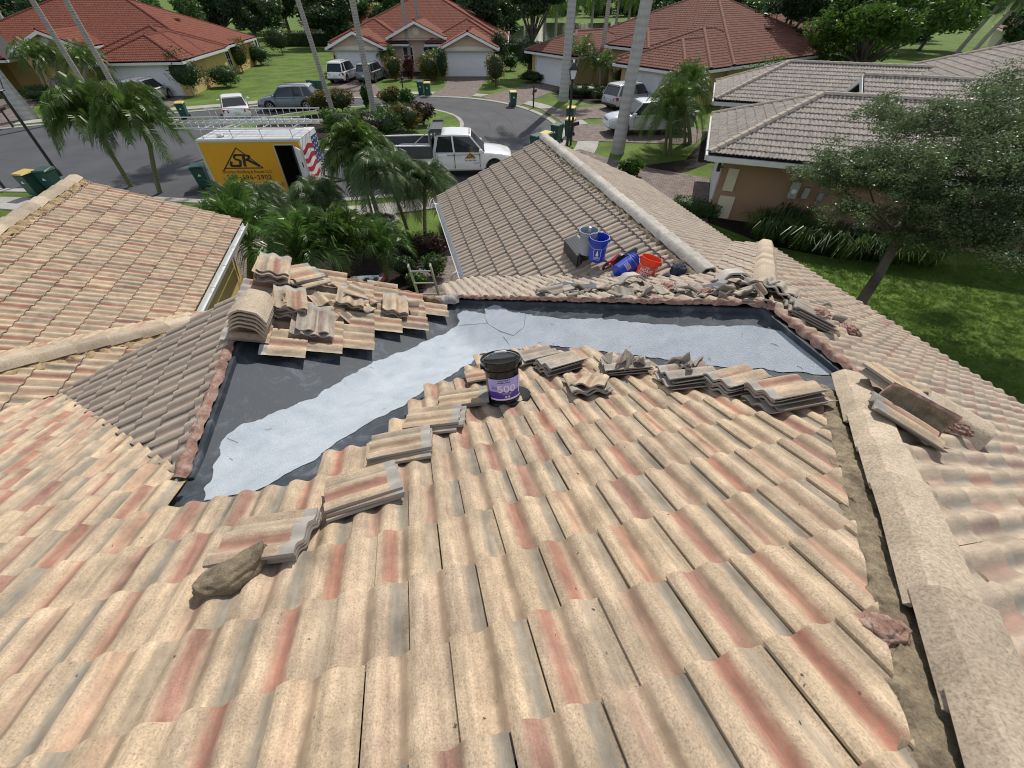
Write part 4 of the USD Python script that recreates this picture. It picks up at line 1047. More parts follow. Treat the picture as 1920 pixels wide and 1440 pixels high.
def pail(name, label, mt, R=.15, H=.37, lid=False, bail_up=False, bail=True):
    t = bare_thing(name, label, 'bucket'); r0 = R * .86; tp = (R - r0) / H
    prof = [(0, 0), (r0 - .01, 0), (r0, .012), (R - .012, H * .78), (R, H * .79), (R, H * .82), (R - .008, H * .825), (R - .006, H * .90), (R + .001, H * .905), (R + .001, H * .93), (R - .004, H * .935), (R - .001, H * .985), (R + .006, H * .99), (R + .006, H), (R - .004, H)]
    if not lid: prof += [(R - .012, H * .9), (r0 - .012, .02), (0, .018)]
    part(t, 'body', lathe(prof, 36), mt, smooth=35)
    if lid:
        part(t, 'lid', lathe([(R + .012, H - .028), (R + .014, H + .004), (R + .006, H + .014), (R - .012, H + .014), (R - .02, H + .002), (R - .05, H - .004), (0, H - .006)], 36), mt, smooth=35)
    for s in (-1, 1): part(t, 'handle_lug', xf(rbox(-.02, .02, -.012, .012, -.025, .025, .008), (0, s * (R + .008), H * .86)), mt)
    if bail:
        a = np.linspace(0, math.pi, 18)
        if bail_up: p = np.c_[.10 * np.sin(a), (R + .016) * np.cos(a), H * .86 + (R * .95) * np.sin(a)]
        else: p = np.c_[(R + .03) * np.sin(a) * 1.0, (R + .016) * np.cos(a), H * .86 - .5 * R * np.sin(a)]
        h = part(t, 'bail', tube(p, .0035, 6), 'galvanised', smooth=True)
        if bail_up: part(t, 'grip', tube(p[7:11], .008, 8), 'white_plastic', smooth=True)
    return t, r0, tp
simple('lilac_label', (.42, .37, .72), .4); simple('purple_label', (.085, .035, .30), .4); simple('label_white', (.75, .75, .78), .45); simple('ink_blue', (.035, .04, .22), .5)
simple('blue_plastic', (.010, .05, .42), .35); simple('orange_plastic', (.72, .055, .012), .35); simple('grey_plastic', (.26, .30, .35), .45, var=.1)
simple('red_plastic', (.28, .018, .022), .35); simple('dark_grey_plastic', (.055, .06, .066), .45); simple('navy_cloth', (.012, .017, .045), .85, bump=.5); simple('black_ink', (.012, .012, .012), .5)
simple('wet_black', (.006, .006, .007), .12)
T_, r0, tp = pail('tar_pail', 'black lidded pail with a lilac and purple label reading 500 on the foreground slope', 'wet_black', .155, .38, True, True)
pC = W(on_plane(946, 748, PA, .07)); nA_ = pnorm(PA)
axes_op(T_, pC, nA_ * .85 + np.array([0, 0, 1.0]) * .15, np.array([0, 0, CAM_H]) - pC + UA * .15)
for z0, z1, mt in ((.07, .135, 'purple_label'), (.135, .25, 'lilac_label')): part(T_, 'label_band', arc_patch(r0, z0, z1, -1.0, 1.25, .0012, tp), mt)
part(T_, 'label_band', arc_patch(r0, .055, .07, -1.0, 1.25, .0012, tp), 'label_white')
part(T_, 'lettering', arc_text('500', .058, r0 + .001, .13, .10, True, .0012, tp), 'label_white')
part(T_, 'lettering', arc_text('PG', .026, r0 + .001, .155, -.58, False, .0012, tp), 'ink_blue')
part(T_, 'lettering', arc_text('POLYGLASS', .013, r0 + .0024, .222, 0.0, True, .001, tp), 'label_white')
part(T_, 'label_badge', arc_patch(r0, .214, .241, -.36, .38, .0022, tp), 'ink_blue')
for z, s, w in ((.118, 'FLASHING CEMENT', .0075), (.106, 'ROOF COATING', .0065), ): part(T_, 'lettering', arc_text(s, w, r0 + .001, z, .12, False, .001, tp), 'label_white')
for a in (.02, .2): part(T_, 'label_square', arc_patch(r0, .078, .094, a, a + .10, .002, tp, 4), 'label_white')
part(T_, 'label_band', arc_patch(r0, .09, .25, 1.0, 1.1, .0022, tp, 4), 'label_white')
d_ = lathe([(0, 0), (.20, 0), (.215, .012), (.205, .028), (.19, .022), (0, .02)], 32)
D_ = bare_thing('pail_lid', 'black plastic lid lying under the tar pail', 'bucket lid'); part(D_, 'disc', d_, 'black_plastic', smooth=35)
axes_op(D_, W(on_plane(951, 745, PA, .052)), nA_, UA)

nGL = pnorm(PGL); Zv = np.array([0, 0, 1.0])
def gl(x, y, l_=.06): return W(on_plane(x, y, PGL, l_))
camd = lambda P: np.array([0, 0, CAM_H]) - P
# ribbed step
S_ = bare_thing('plastic_step', 'dark grey ribbed plastic step standing on the garage roof slope', 'step')
c = gl(1088, 482, .0); eu = VB; axes_op(S_, c, nGL * .75 + Zv * .25, -UA)
L_, Wd, H_ = .66, .30, .26
part(S_, 'top', rbox(-Wd / 2, Wd / 2, -L_ / 2, L_ / 2, H_ - .035, H_, .012), 'dark_grey_plastic')
part(S_, 'side', hull([(x, y, z) for x, z in ((-Wd / 2 - .05, .06), (-Wd / 2 - .02, .06), (-Wd / 2 + .01, H_ - .03), (-Wd / 2 + .035, H_ - .03)) for y in (-L_ / 2, L_ / 2)]), 'black_plastic')
part(S_, 'side', hull([(x, y, z) for x, z in ((Wd / 2 + .02, .06), (Wd / 2 + .05, .06), (Wd / 2 - .035, H_ - .03), (Wd / 2 - .01, H_ - .03)) for y in (-L_ / 2, L_ / 2)]), 'black_plastic')
for k in range(18):
    y = -L_ / 2 + .03 + k * (L_ - .06) / 17
    part(S_, 'rib', hull([(x, y + dy, z) for x, z in ((-Wd / 2 - .062, .06), (-Wd / 2 - .045, .06), (-Wd / 2 - .004, H_ - .03), (-Wd / 2 + .012, H_ - .03)) for dy in (-.006, .006)]), 'dark_grey_plastic')
for s in (-1, 1): part(S_, 'end_frame', cat([hull([(x, s * (L_ / 2 - .012) + dy, z) for x, z in ((sx_ * (Wd / 2 + .05), .05), (sx_ * (Wd / 2 - .01), .05), (sx_ * (Wd / 2 - .03), H_), (sx_ * (Wd / 2 - .07), H_)) for dy in (-.012, .012)]) for sx_ in (-1, 1)]), 'dark_grey_plastic')
for k in range(5): part(S_, 'tread_strip', box(-Wd / 2 + .03 + k * .05, -Wd / 2 + .055 + k * .05, -L_ / 2 + .04, L_ / 2 - .04, H_, H_ + .003), 'galvanised' if k < 1 else 'dark_grey_plastic')
t, *_ = pail('bucket', 'grey bucket standing on the ribbed step beside the blue bucket', 'grey_plastic', .155, .40); P_ = gl(1101, 474, .26); axes_op(t, P_, Zv + nGL * .1, camd(P_))
part(t, 'trowel', cat([rbox(-.05, .0, -.02, .03, .36, .44, .01), cyl((.02, 0, .1), (.03, .02, .46), .012)]), 'aluminium')
t, r0b, tpb = pail('bucket', 'blue bucket with a white printed square standing in front of the grey bucket', 'blue_plastic', .155, .40); P_ = gl(1118, 486, .21); axes_op(t, P_, Zv + nGL * .05 + VB * -.05, camd(P_))
fr = [arc_patch(r0b, z0, z1, a0, a1, .0012, tpb, 8) for z0, z1, a0, a1 in ((.06, .066, -.42, .42), (.25, .256, -.42, .42), (.06, .256, -.42, -.38), (.06, .256, .38, .42))]
part(t, 'printed_frame', cat(fr), 'label_white')
part(t, 'printed_mark', cat([arc_patch(r0b, z0, z1, a0, a1, .0012, tpb, 6) for z0, z1, a0, a1 in ((.13, .17, -.14, .14), (.17, .20, -.09, .09), (.20, .225, -.04, .05), (.085, .095, -.3, .3), (.105, .113, -.25, .25))]), 'label_white')
t, r0o, tpo = pail('bucket', 'orange bucket with white lettering leaning against the blue one', 'orange_plastic', .155, .38); P_ = gl(1203, 527, .05); axes_op(t, P_, Zv + UA * .26 + VB * .05, camd(P_))
for z, s, h in ((.245, 'THE', .022), (.185, 'HOME', .046), (.125, 'DEPOT', .046)): part(t, 'lettering', arc_text(s, h, r0o + .001, z, 0.0, True, .0012, tpo), 'label_white')
t, r0b, tpb = pail('bucket', 'blue bucket lying on its side beside the orange bucket', 'blue_plastic', .150, .38); P_ = gl(1157, 512, .17); axes_op(t, P_, UA * .85 + VB * .25 + Zv * .28, camd(P_) + Zv * 2)
for z in (.10, .13, .16): part(t, 'lettering', arc_text('BUCKET' if False else 'LOWES', .022, r0b + .001, z, .2, True, .0012, tpb), 'label_white')
# red hand saw with grey motor body
G_ = bare_thing('cut_off_saw', 'red and grey hand held power saw lying by the ribbed step', 'power saw'); P_ = gl(1160, 492, .05); axes_op(G_, P_, nGL, UA + VB * .05)
part(G_, 'body', cat([hull([(x, y, z) for x, y, z in ((-.13, -.05, .0), (-.13, .05, .0), (.07, -.06, .0), (.07, .06, .0), (-.11, -.03, .11), (-.11, .03, .11), (.05, -.045, .13), (.05, .045, .13))])]), 'red_plastic', smooth=30)
part(G_, 'motor', rbox(.06, .36, -.045, .045, .02, .11, .03), 'dark_grey_plastic', smooth=30)
part(G_, 'rear_handle', tube([(-.11, 0, .10), (-.2, 0, .10), (-.27, 0, .06), (-.25, 0, .02), (-.13, 0, .02)], .018, 8), 'red_plastic', smooth=True)
part(G_, 'grip', tube([(-.19, 0, .10), (-.26, 0, .075), (-.285, 0, .03)], .022, 8), 'black_plastic', smooth=True)
part(G_, 'blade_guard', xf(lathe([(.02, -.02), (.10, -.02), (.105, 0), (.10, .02), (.02, .02)], 20), (.03, -.06, .06), rx=90), 'black_plastic', smooth=30)
# dark bag and straps
B_ = bare_thing('tool_bag', 'dark navy cloth tool bag slumped right of the orange bucket', 'tool bag'); P_ = gl(1262, 519, .10); axes_op(B_, P_, nGL, UA)
s = trimesh.creation.icosphere(3); v = np.array(s.vertices)
for k, (o, r) in enumerate((((-.12, 0, 0), (.13, .10, .09)), ((.09, .02, .03), (.12, .10, .11)))):
    d = 1 + (meshkit.fbm(v * 2.5 + k * 9, 4, k)[:, None] - .5) * .8
    part(B_, 'pocket', (v * d * r + o, np.array(s.faces)), 'navy_cloth', smooth=50)
part(B_, 'strap', tube([(-.22, .02, .02), (-.33, -.02, .05), (-.42, .03, .0), (-.5, -.02, .03), (-.42, -.08, -.02), (-.3, -.06, .02)], .022, 6), 'black_plastic', smooth=True)
# ---------------------------------------------------------------- ground, roads, pavements, water
def flat(name, poly, z, mt, parent=None, kind='structure', top=None, label=None, catg=None):
    ms = []
    for g in getattr(poly, 'geoms', [poly]):
        if g.is_empty or g.area < .01: continue
        if top is None:
            v, f = trimesh.creation.triangulate_polygon(g, engine='earcut'); v = np.c_[v, np.full(len(v), z)]
            a, b, c = v[f[:, 0]], v[f[:, 1]], v[f[:, 2]]; fl = np.cross(b - a, c - a)[:, 2] < 0; f = np.array(f); f[fl] = f[fl][:, ::-1]
            ms.append((v, f))
        else: ms.append(prism(g, z, top))
    return single(name, cat(ms), mt, label, catg, None, kind)
def gp(*pts): return [tuple(ground(x, y)[:2]) for x, y in pts]
def smoothpoly(pts, it=2):
    p = np.array(pts, float)
    for _ in range(it): p = np.vstack([np.stack([.75 * p + .25 * np.roll(p, -1, 0), .25 * p + .75 * np.roll(p, -1, 0)], 1).reshape(-1, 2)])
    return sg.Polygon(p)
flat('ground', sg.box(-500, -60, 500, 700), 0.0, 'lawn')
road_pts = [(-90, 6), (-60, 18), (-36.4, 33.7), (-32.5, 36.2), (-27.1, 39), (-22.8, 41), (-18, 44.2), (-11, 46.4), (-3.9, 45.6), (.5, 41.9), (2.8, 37), (3.5, 32.4), (2.6, 28), (.2, 24.4), (-3.5, 21.6), (-8, 20.2), (-13.2, 19.9), (-19, 20.8), (-25.8, 22), (-40, 20), (-62, 8), (-90, -6)]
road = smoothpoly(road_pts)
ground_mat('asphalt_dark', (.064, .067, .073), .14, .5, fine=60.0, patch=.2, bump=.2, rough=.8)
flat('road', road, .008, 'asphalt')
isl = smoothpoly([(-8, 41), (-4.8, 38.4), (-3.6, 35.2), (-3.8, 31.8), (-5.4, 29.6), (-9, 28.2), (-14, 28.2), (-18.5, 29.6), (-20.6, 32.4), (-19.6, 36), (-16, 39.6), (-12, 41.4)])
flat('kerb', isl.buffer(.22).difference(isl.buffer(-.05)), .006, 'pale_concrete', top=.15)
flat('island_lawn', isl.buffer(-.05), .006, 'lawn', top=.13)
bed = smoothpoly([(-9.5, 38.4), (-7.4, 36.8), (-7.0, 33.6), (-8.6, 31.2), (-12, 30.2), (-16, 30.8), (-18.6, 33), (-17.6, 36.4), (-13.5, 39.4)])
flat('island_mulch', bed, .13, 'mulch', top=.15)
drives = {
    'peach house left driveway': sg.Polygon(gp((632, 124), (722, 142), (702, 157), (714, 169), (726, 180), (612, 186), (622, 160))),
    'peach house right driveway': sg.Polygon(gp((836, 139), (917, 139), (893, 176), (880, 185), (803, 182), (832, 165), (838, 155))),
    'ochre house left driveway': sg.Polygon(gp((1024, 150), (1060, 158), (1034, 173), (996, 188), (972, 200), (930, 192), (903, 182), (940, 172))),
    'ochre house right driveway': sg.Polygon(gp((1013, 205), (1115, 200), (1200, 186), (1262, 192), (1262, 212), (1200, 224), (1105, 222), (1075, 229), (1062, 238), (1046, 224))),
    'pickup driveway': sg.Polygon(gp((1073, 236), (1130, 232), (1240, 232), (1330, 245), (1300, 272), (1130, 266), (1076, 266), (1062, 250))),
    'brown house driveway': sg.Polygon([(8.1, 16.9), (10.4, 23.2), (7.2, 25.2), (4.2, 28.5), (2.4, 27.4), (3.8, 23), (5.4, 18.4)]),
    'yellow house driveway': sg.Polygon(gp((256, 180), (352, 172), (345, 186), (315, 205), (290, 218), (225, 224), (235, 200))),
    'yellow house left driveway': sg.Polygon(gp((-60, 190), (80, 182), (60, 205), (20, 240), (-120, 250))),
    'garage driveway': sg.Polygon([(-2.0, 12.3), (3.8, 13.8), (2.6, 27.8), (.3, 24.4), (-2.4, 22.1)]),
    'left garage driveway': sg.Polygon([(-12.6, 9.6), (-7.2, 11.0), (-10.0, 20.2), (-14.2, 20.0)]),
}
tm = unary_union([isl.buffer(a + .16).difference(isl.buffer(a)) for a in (2.0, 3.7, 5.6, 7.1)]).intersection(road.buffer(-.8)).intersection(sg.box(-14, 20, 10, 60))
flat('tyre_marks', tm, .012, 'asphalt_dark')
alld = unary_union(list(drives.values()))
mat('driveway_paver', {'tc': ('geometry', {}), 'mp': ('mapping', dict(rotation=(0, 0, .35))),
    'br': ('brick_texture', dict(color1=(.235, .175, .15), color2=(.155, .125, .118), mortar=(.06, .05, .045), scale=1.0, mortar_size=.012, mortar_smooth=.2, bias=.0, brick_width=.24, row_height=.14)),
    'n': ('noise_texture', dict(scale=2.5, detail=6.0)), 'rf': ('map_range', dict(from_min=.3, from_max=.7, to_min=.75, to_max=1.25)), 'hv': ('hsv', dict(hue=.5, saturation=.9, fac=1.)),
    'b': ('bump', dict(strength=.6, distance=.01)), 'iv': ('invert', {}), 'p': ('principled_bsdf', dict(roughness=.85, specular_ior_level=.3))},
    [('tc.position', 'mp.vector'), ('mp.vector', 'br.vector'), ('tc.position', 'n.vector'), ('n.fac', 'rf.value'), ('rf.result', 'hv.value'), ('br.color', 'hv.color'), ('hv.color', 'p.base_color'), ('br.fac', 'iv.color'), ('iv.color', 'b.height'), ('b.normal', 'p.normal')])
for k in range(6): simple(f'paver_{k}', ((.24, .18, .155), (.20, .155, .14), (.165, .135, .13), (.27, .20, .165), (.20, .17, .16), (.15, .12, .115))[k], .85, var=.18, scale=14, bump=.2)
for i, (k, d) in enumerate(drives.items()): flat('driveway', d.difference(road.buffer(.43)), .014 + .004 * i, 'driveway_paver')
walk = road.buffer(2.5, join_style=1).difference(road.buffer(1.15, join_style=1)).difference(alld.buffer(.02)).intersection(sg.box(-90, 14, 7, 60))
flat('pavement', walk, .0, 'pale_concrete', top=.05)
kb = road.buffer(.42).difference(road.buffer(.0)).intersection(sg.box(-90, -10, 40, 70))
flat('kerb', kb, .0, 'pale_concrete', top=.045)
# slabs: joints in the pavement
# mulch beds
beds = [sg.Polygon(gp((452, 395), (600, 385), (700, 388), (735, 400), (750, 440), (800, 452), (850, 455), (850, 500), (800, 500), (800, 560), (700, 590), (430, 590), (430, 480))),
        sg.Polygon(gp((1210, 310), (1285, 300), (1330, 250), (1345, 300), (1290, 322), (1240, 330))),
        sg.Polygon(gp((1325, 398), (1480, 415), (1700, 440), (1700, 490), (1560, 480), (1440, 456), (1345, 420), (1285, 400))).buffer(.2),
        sg.Polygon([(-16.5, 56.5), (-9.0, 56.5), (-9.0, 62), (-14, 62)]), sg.Polygon(gp((1034, 176), (1060, 164), (1100, 166), (1165, 180), (1190, 190), (1110, 196)))]
for b in beds: flat('mulch_bed', b.buffer(0), .009, 'mulch')
mat('lake_water', {'tc': ('geometry', {}), 'n': ('noise_texture', dict(scale=1.1, detail=4.0)), 'b': ('bump', dict(strength=.25, distance=.1)), 'p': ('principled_bsdf', dict(base_color=(.018, .022, .014), roughness=.07, specular_ior_level=.6))},
    [('tc.position', 'n.vector'), ('n.fac', 'b.height'), ('b.normal', 'p.normal')])
flat('lake', smoothpoly([(-4, 106), (3, 97), (12, 93), (24, 97), (40, 106), (58, 128), (56, 162), (38, 172), (22, 160), (10, 168), (0, 144)]), .01, 'lake_water')

# courtyard paving, brick by brick where it is close
def pave(desc, poly, bw, bh, rot, z=.012, gap=.008, seed=0):
    t = thing('paved_path', desc, 'paving'); r = np.random.default_rng(seed); P = poly; c, s_ = math.cos(rot), math.sin(rot); k = 0
    x0, y0, x1, y1 = P.bounds; R = max(x1 - x0, y1 - y0); cxm, cym = (x0 + x1) / 2, (y0 + y1) / 2
    part(t, 'joint_sand', prism(P, .004, z - .002), 'mulch')
    rest = []
    for j in range(int(-R / bh), int(R / bh)):
        for i in range(int(-R / bw) - 1, int(R / bw) + 1):
            x, y = (i + .5 * (j % 2)) * bw, j * bh
            wx, wy = cxm + c * x - s_ * y, cym + s_ * x + c * y
            if not P.contains(sg.Point(wx, wy)): continue
            m = box(-bw / 2 + gap / 2, bw / 2 - gap / 2, -bh / 2 + gap / 2, bh / 2 - gap / 2, 0, .03 + r.uniform(0, .006))
            m = xf(m, (wx, wy, z - .004), rz=math.degrees(rot) + r.normal() * .6)
            k += 1
            if k <= 300: part(t, 'brick', m, f'paver_{r.integers(6)}')
            else: rest.append(m)
    if rest: part(t, 'remaining_bricks', cat(rest), 'paver_1', kind='stuff')
pave('dark brick paving of the entrance court beside the ladder', sg.Polygon(gp((788, 488), (856, 482), (885, 560), (792, 575))), .22, .11, .25, seed=1)
pave('grey brick path glimpsed left of the fan palms', sg.Polygon(gp((430, 462), (470, 446), (505, 452), (525, 480), (470, 505), (430, 505))), .22, .11, .9, seed=2)

# ---------------------------------------------------------------- neighbouring houses
class House:
    def __init__(s, name, label, O, rot, tmat, wallmat, capmat, catg='house', lod='far', single_tiles=0):
        s.path = thing(name, label, catg); s.O = np.array([O[0], O[1], 0.0]); r = math.radians(rot)
        s.x = np.array([math.cos(r), math.sin(r), 0]); s.y = np.array([-math.sin(r), math.cos(r), 0]); s.rot = rot
        s.tm, s.wm, s.cm, s.lod, s.st = tmat, wallmat, capmat, lod, single_tiles; s.T = []; s.caps = []; s.n = 0
    def P(s, x, y, z): return s.O + s.x * x + s.y * y + np.array([0, 0, z])
    def plane(s, pts, seed):
        """pts 3D polygon (world) of a roof slope"""
        pts = np.array(pts); n = np.zeros(3)
        for i in range(1, len(pts) - 1): n += np.cross(pts[i] - pts[0], pts[i + 1] - pts[0])
        n /= np.linalg.norm(n); n = n if n[2] > 0 else -n
        part(s.path, 'roof_slope', (pts - n * .02, np.array([[0, i, i + 1] for i in range(1, len(pts) - 1)])), 'deck_dark')
        if n @ (np.array([0, 0, CAM_H]) - pts.mean(0)) < 0: return
        ay = np.array([n[0], n[1], 0]) / math.hypot(n[0], n[1]) * n[2] - np.array([0, 0, 1.0]) * math.hypot(n[0], n[1])
        ax = np.cross(ay, n); low = pts[np.argmax(pts @ ay)]
        S = Slope(low, ax, ay)
        its = S.tiles(S.to2(pts), 0.0, .03, s.lod, False, seed)
        if not its: return
        C = np.array([i[8] for i in its]); x, y, d = pix(S.to3(C[:, 0], C[:, 1], .03)); vis = (-20 < x) & (x < 1940) & (-20 < y) & (y < 1460)
        s.T.extend((float(a if v else 1e3 + a), it) for a, v, it in zip(d, vis, its))
    def capline(s, a, b): s.caps.append((np.array(a), np.array(b)))
    def hip(s, x0, x1, y0, y1, z, ends='hhhh', k=K, axis=None, over=.0):
        """hipped roof over the rectangle; ends (left, right, front, back): h hip, g gable (only on the ridge's two ends)"""
        s.n += 1; w, d = x1 - x0, y1 - y0; P = s.P; sd = 100 * s.n + len(s.path)
        along = axis or ('x' if w >= d else 'y')
        if along == 'x':
            h = d / 2; zr = z + h * k; ym = (y0 + y1) / 2
            a = P(x0 + (h if ends[0] == 'h' else 0), ym, zr); b = P(x1 - (h if ends[1] == 'h' else 0), ym, zr)
        else:
            h = w / 2; zr = z + h * k; xm = (x0 + x1) / 2
            a = P(xm, y0 + (h if ends[2] == 'h' else 0), zr); b = P(xm, y1 - (h if ends[3] == 'h' else 0), zr)
        A_, B_, C_, D_ = P(x0, y0, z), P(x1, y0, z), P(x1, y1, z), P(x0, y1, z)
        if along == 'x':
            s.plane([A_, B_, b, a], sd); s.plane([C_, D_, a, b], sd + 1)
            for e, q, (u, v) in ((0, a, (D_, A_)), (1, b, (B_, C_))):
                if ends[e] == 'h': s.plane([u, v, q], sd + 2 + e); s.capline(u, q); s.capline(v, q)
        else:
            s.plane([B_, C_, b, a], sd); s.plane([D_, A_, a, b], sd + 1)
            for e, q, (u, v) in ((2, a, (A_, B_)), (3, b, (C_, D_))):
                if ends[e] == 'h': s.plane([u, v, q], sd + 2 + e); s.capline(u, q); s.capline(v, q)
        s.capline(a, b)
        # fascia boards and gutter faces, butted at the corners
        for (u, v, e) in ((A_, B_, 2), (B_, C_, 1), (C_, D_, 3), (D_, A_, 0)):
            if ends[e] == 'g': continue
            dd = (v - u) / np.linalg.norm(v - u); o = np.cross(dd, [0, 0, 1.0])
            part(s.path, 'fascia', hull([p + o * t + np.array([0, 0, zz]) for p in (u + dd * .012, v - dd * .012) for t in (-.02, .10) for zz in (-.24, -.06)]), 'gutter_white')
        part(s.path, 'soffit', hull([p + np.array([0, 0, zz]) for p in (A_, B_, C_, D_) for zz in (-.262, -.248)]), 'white_paint')
        return a, b, zr
    def walls(s, x0, x1, y0, y1, z): part(s.path, 'wall', hull([s.P(x, y, zz) for x in (x0, x1) for y in (y0, y1) for zz in (-.1, z)]), s.wm)
    def gable(s, xm, w, y, z, over=.5, k=K, trim='white_paint', mt=None):
        """front gable wall with white bargeboards at the front of a roof whose ridge runs along y"""
        h = w / 2; P = s.P
        part(s.path, 'gable_wall', hull([P(a, y + b, c) for b in (over, over + .12) for a, c in ((xm - h + .3, z - .1), (xm + h - .3, z - .1), (xm, z + h * k - .12))]), mt or s.wm)
        for sg_ in (-1, 1):
            part(s.path, 'bargeboard', hull([P(xm + sg_ * a, y + b, c) for b in (-.03, .03) for a, c in ((.0, z + h * k - .02), (.0, z + h * k - .27), (h + .02, z - .02), (h + .02, z - .27))]), trim)
    def local(s, m): 
        v, f = cat([m]); return s.O + v[:, :1] * s.x + v[:, 1:2] * s.y + v[:, 2:3] * np.array([0, 0, 1.0]), f
    def garage(s, xc, y, w=4.9, h=2.15, side=None, mt='garage_white', nrm='y'):
        """sectional door on a wall facing -y (or -x with nrm x): panels, frame"""
        def M(m): 
            v, f = cat([m])
            if nrm == 'x': v = np.c_[v[:, 1], v[:, 0], v[:, 2]]; f = f[:, ::-1]
            return s.local((v, f))
        part(s.path, 'garage_door', M(box(xc - w / 2, xc + w / 2, y - .02, y + .02, .02, h)), mt)
        dp = f'{s.path}/garage_door' if s.path + '/garage_door' and USED.get((s.path, 'garage_door'), 1) == 1 else f"{s.path}/garage_door_{USED[(s.path, 'garage_door')] - 1:03d}"
        for i in range(4):
            for j in range(8):
                a = xc - w / 2 + (j + .08) * w / 8; b = xc - w / 2 + (j + .92) * w / 8; z0 = .02 + (i + .12) * (h - .02) / 4; z1 = .02 + (i + .88) * (h - .02) / 4
                part(dp, 'panel', M(rbox(a, b, y - .035, y - .019, z0, z1, .012)), mt)
        for (a, b, z0, z1) in ((xc - w / 2 - .16, xc - w / 2, 0, h + .16), (xc + w / 2, xc + w / 2 + .16, 0, h + .16), (xc - w / 2, xc + w / 2, h, h + .16)):
            part(s.path, 'door_frame', M(box(a, b, y - .06, y - .005, z0, z1)), 'cream_trim')
    def window(s, c, y, w, h, z, nrm='y', sgn=-1, frame='white_paint', bars=1):
        def M(m):
            v, f = cat([m])
            if sgn > 0: v = v * [1, -1, 1]; v[:, 1] += 2 * y; f = f[:, ::-1]
            if nrm == 'x': v = np.c_[v[:, 1], v[:, 0], v[:, 2]]; f = f[:, ::-1]
            return s.local((v, f))
        n = USED.get((s.path, 'window'), 0)
        fr = [box(c - w / 2 - .08, c - w / 2, y - .05, y - .004, z - .08, z + h + .08), box(c + w / 2, c + w / 2 + .08, y - .05, y - .004, z - .08, z + h + .08), box(c - w / 2, c + w / 2, y - .05, y - .004, z + h, z + h + .08), box(c - w / 2, c + w / 2, y - .05, y - .004, z - .08, z)]
        fr += [box(c - .02, c + .02, y - .04, y - .008, z, z + h)] * bars + [box(c - w / 2, c + w / 2, y - .036, y - .010, z + h / 2 - .02, z + h / 2 + .02)]
        wp = part(s.path, 'window', M(cat(fr)), frame)
        part(wp, 'pane', M(box(c - w / 2, c + w / 2, y - .025, y - .003, z, z + h)), 'dark_glass')
    def finish(s):
        s.T.sort(key=lambda t: t[0]); k = s.st
        for d, it in s.T[:k]:
            P, f, n, pv = tile_item(it); raw_mesh(numbered(s.path, 'roof_tile'), P, f, n, s.tm, pv)
        if len(s.T) > k:
            P, f, n, pv = merge_tiles([i for d, i in s.T[k:]])
            m = raw_mesh(f'{s.path}/roof_tiles', P, f, n, s.tm, pv); tag(m, None, None, None, 'stuff')
        ms = []
        for a, b in s.caps:
            lo, hi = (a, b) if a[2] <= b[2] else (b, a)
            L = np.linalg.norm(hi - lo)
            if L < .4: continue
            d = (hi - lo) / L; side = np.cross([0, 0, 1.0], d); up = np.cross(d, side); up = up if up[2] > 0 else -up; up /= np.linalg.norm(up)
            n = max(1, int(L / .36)); e = L / n
            for i in range(n):
                ms.append(frame_mesh(cap_mesh(L=e * 1.15, w0=.15, w1=.135, h=.085), lo + d * i * e + up * .055, d - up * .07, up))
        part(s.path, 'ridge_caps', cat(ms), s.cm, smooth=35, kind='stuff')
stone_mat('terracotta_cap', (.15, .045, .034), (.185, .055, .042), (.21, .068, .05), scale=5, bump=.3)
stone_mat('faded_cap', (.22, .105, .08), (.26, .13, .10), (.29, .155, .12), scale=5, bump=.3)
stone_mat('neighbour_cap', (.40, .35, .30), (.47, .41, .35), (.52, .46, .39), scale=5, bump=.3)
EZ = 2.62
# brown stucco house at right
N = House('brown_house', 'brown stucco house with sand coloured tiled hips beside the lawn at right', (7.6, 17.7), -20.5, 'neighbour_tile', 'brown_stucco', 'neighbour_cap', lod='mid', single_tiles=300)
N.hip(0, 16, 0, 7.4, EZ, 'hhhh'); N.hip(0, 15, 11.4, 18.6, EZ, 'hhhh'); N.hip(7.2, 27, 2.2, 20.5, EZ + .05, 'hhhh')
N.walls(.75, 15.5, .75, 6.7, EZ - .1); N.walls(.75, 15, 12.1, 17.9, EZ - .1); N.walls(8, 26, 3, 20, EZ - .05)
N.hip(6.2, 14, 7.0, 11.8, EZ + .62, 'ghhh', axis='x')
part(N.path, 'gable_wall', N.local(hull([(6.75, y, z) for y, z in ((7.2, EZ - .2), (11.6, EZ - .2), (11.6, EZ + .55), (9.4, EZ + 1.5), (7.2, EZ + .55))] + [(6.9, y, z) for y, z in ((7.2, EZ - .2), (11.6, EZ - .2), (9.4, EZ + 1.5))])), 'brown_stucco')
for a, b in (((7.0, EZ + .62), (9.4, EZ + 1.62)), ((11.8, EZ + .62), (9.4, EZ + 1.62))):
    part(N.path, 'bargeboard', N.local(hull([(x, y, z + dz) for x in (6.16, 6.23) for y, z in (a, b) for dz in (-.26, -.03)])), 'white_paint')
N.garage(3.7, .75, 4.9, 2.15, nrm='x')
for z0, z1, mt in ((.05, .95, 'cream_trim'), (1.15, 2.0, 'cream_trim')): part(N.path, 'corner_panel', N.local(box(.9 + .05, 1.55 if z0 < 1 else 1.35, .70, .748, z0, z1)), mt)
part(N.path, 'corbel', N.local(hull([(.70, .62, 2.18), (1.9, .62, 2.18), (.70, .75, 2.18), (1.9, .75, 2.18), (.70, .55, 2.34), (2.05, .55, 2.34), (.70, .75, 2.34), (2.05, .75, 2.34)])), 'cream_trim')
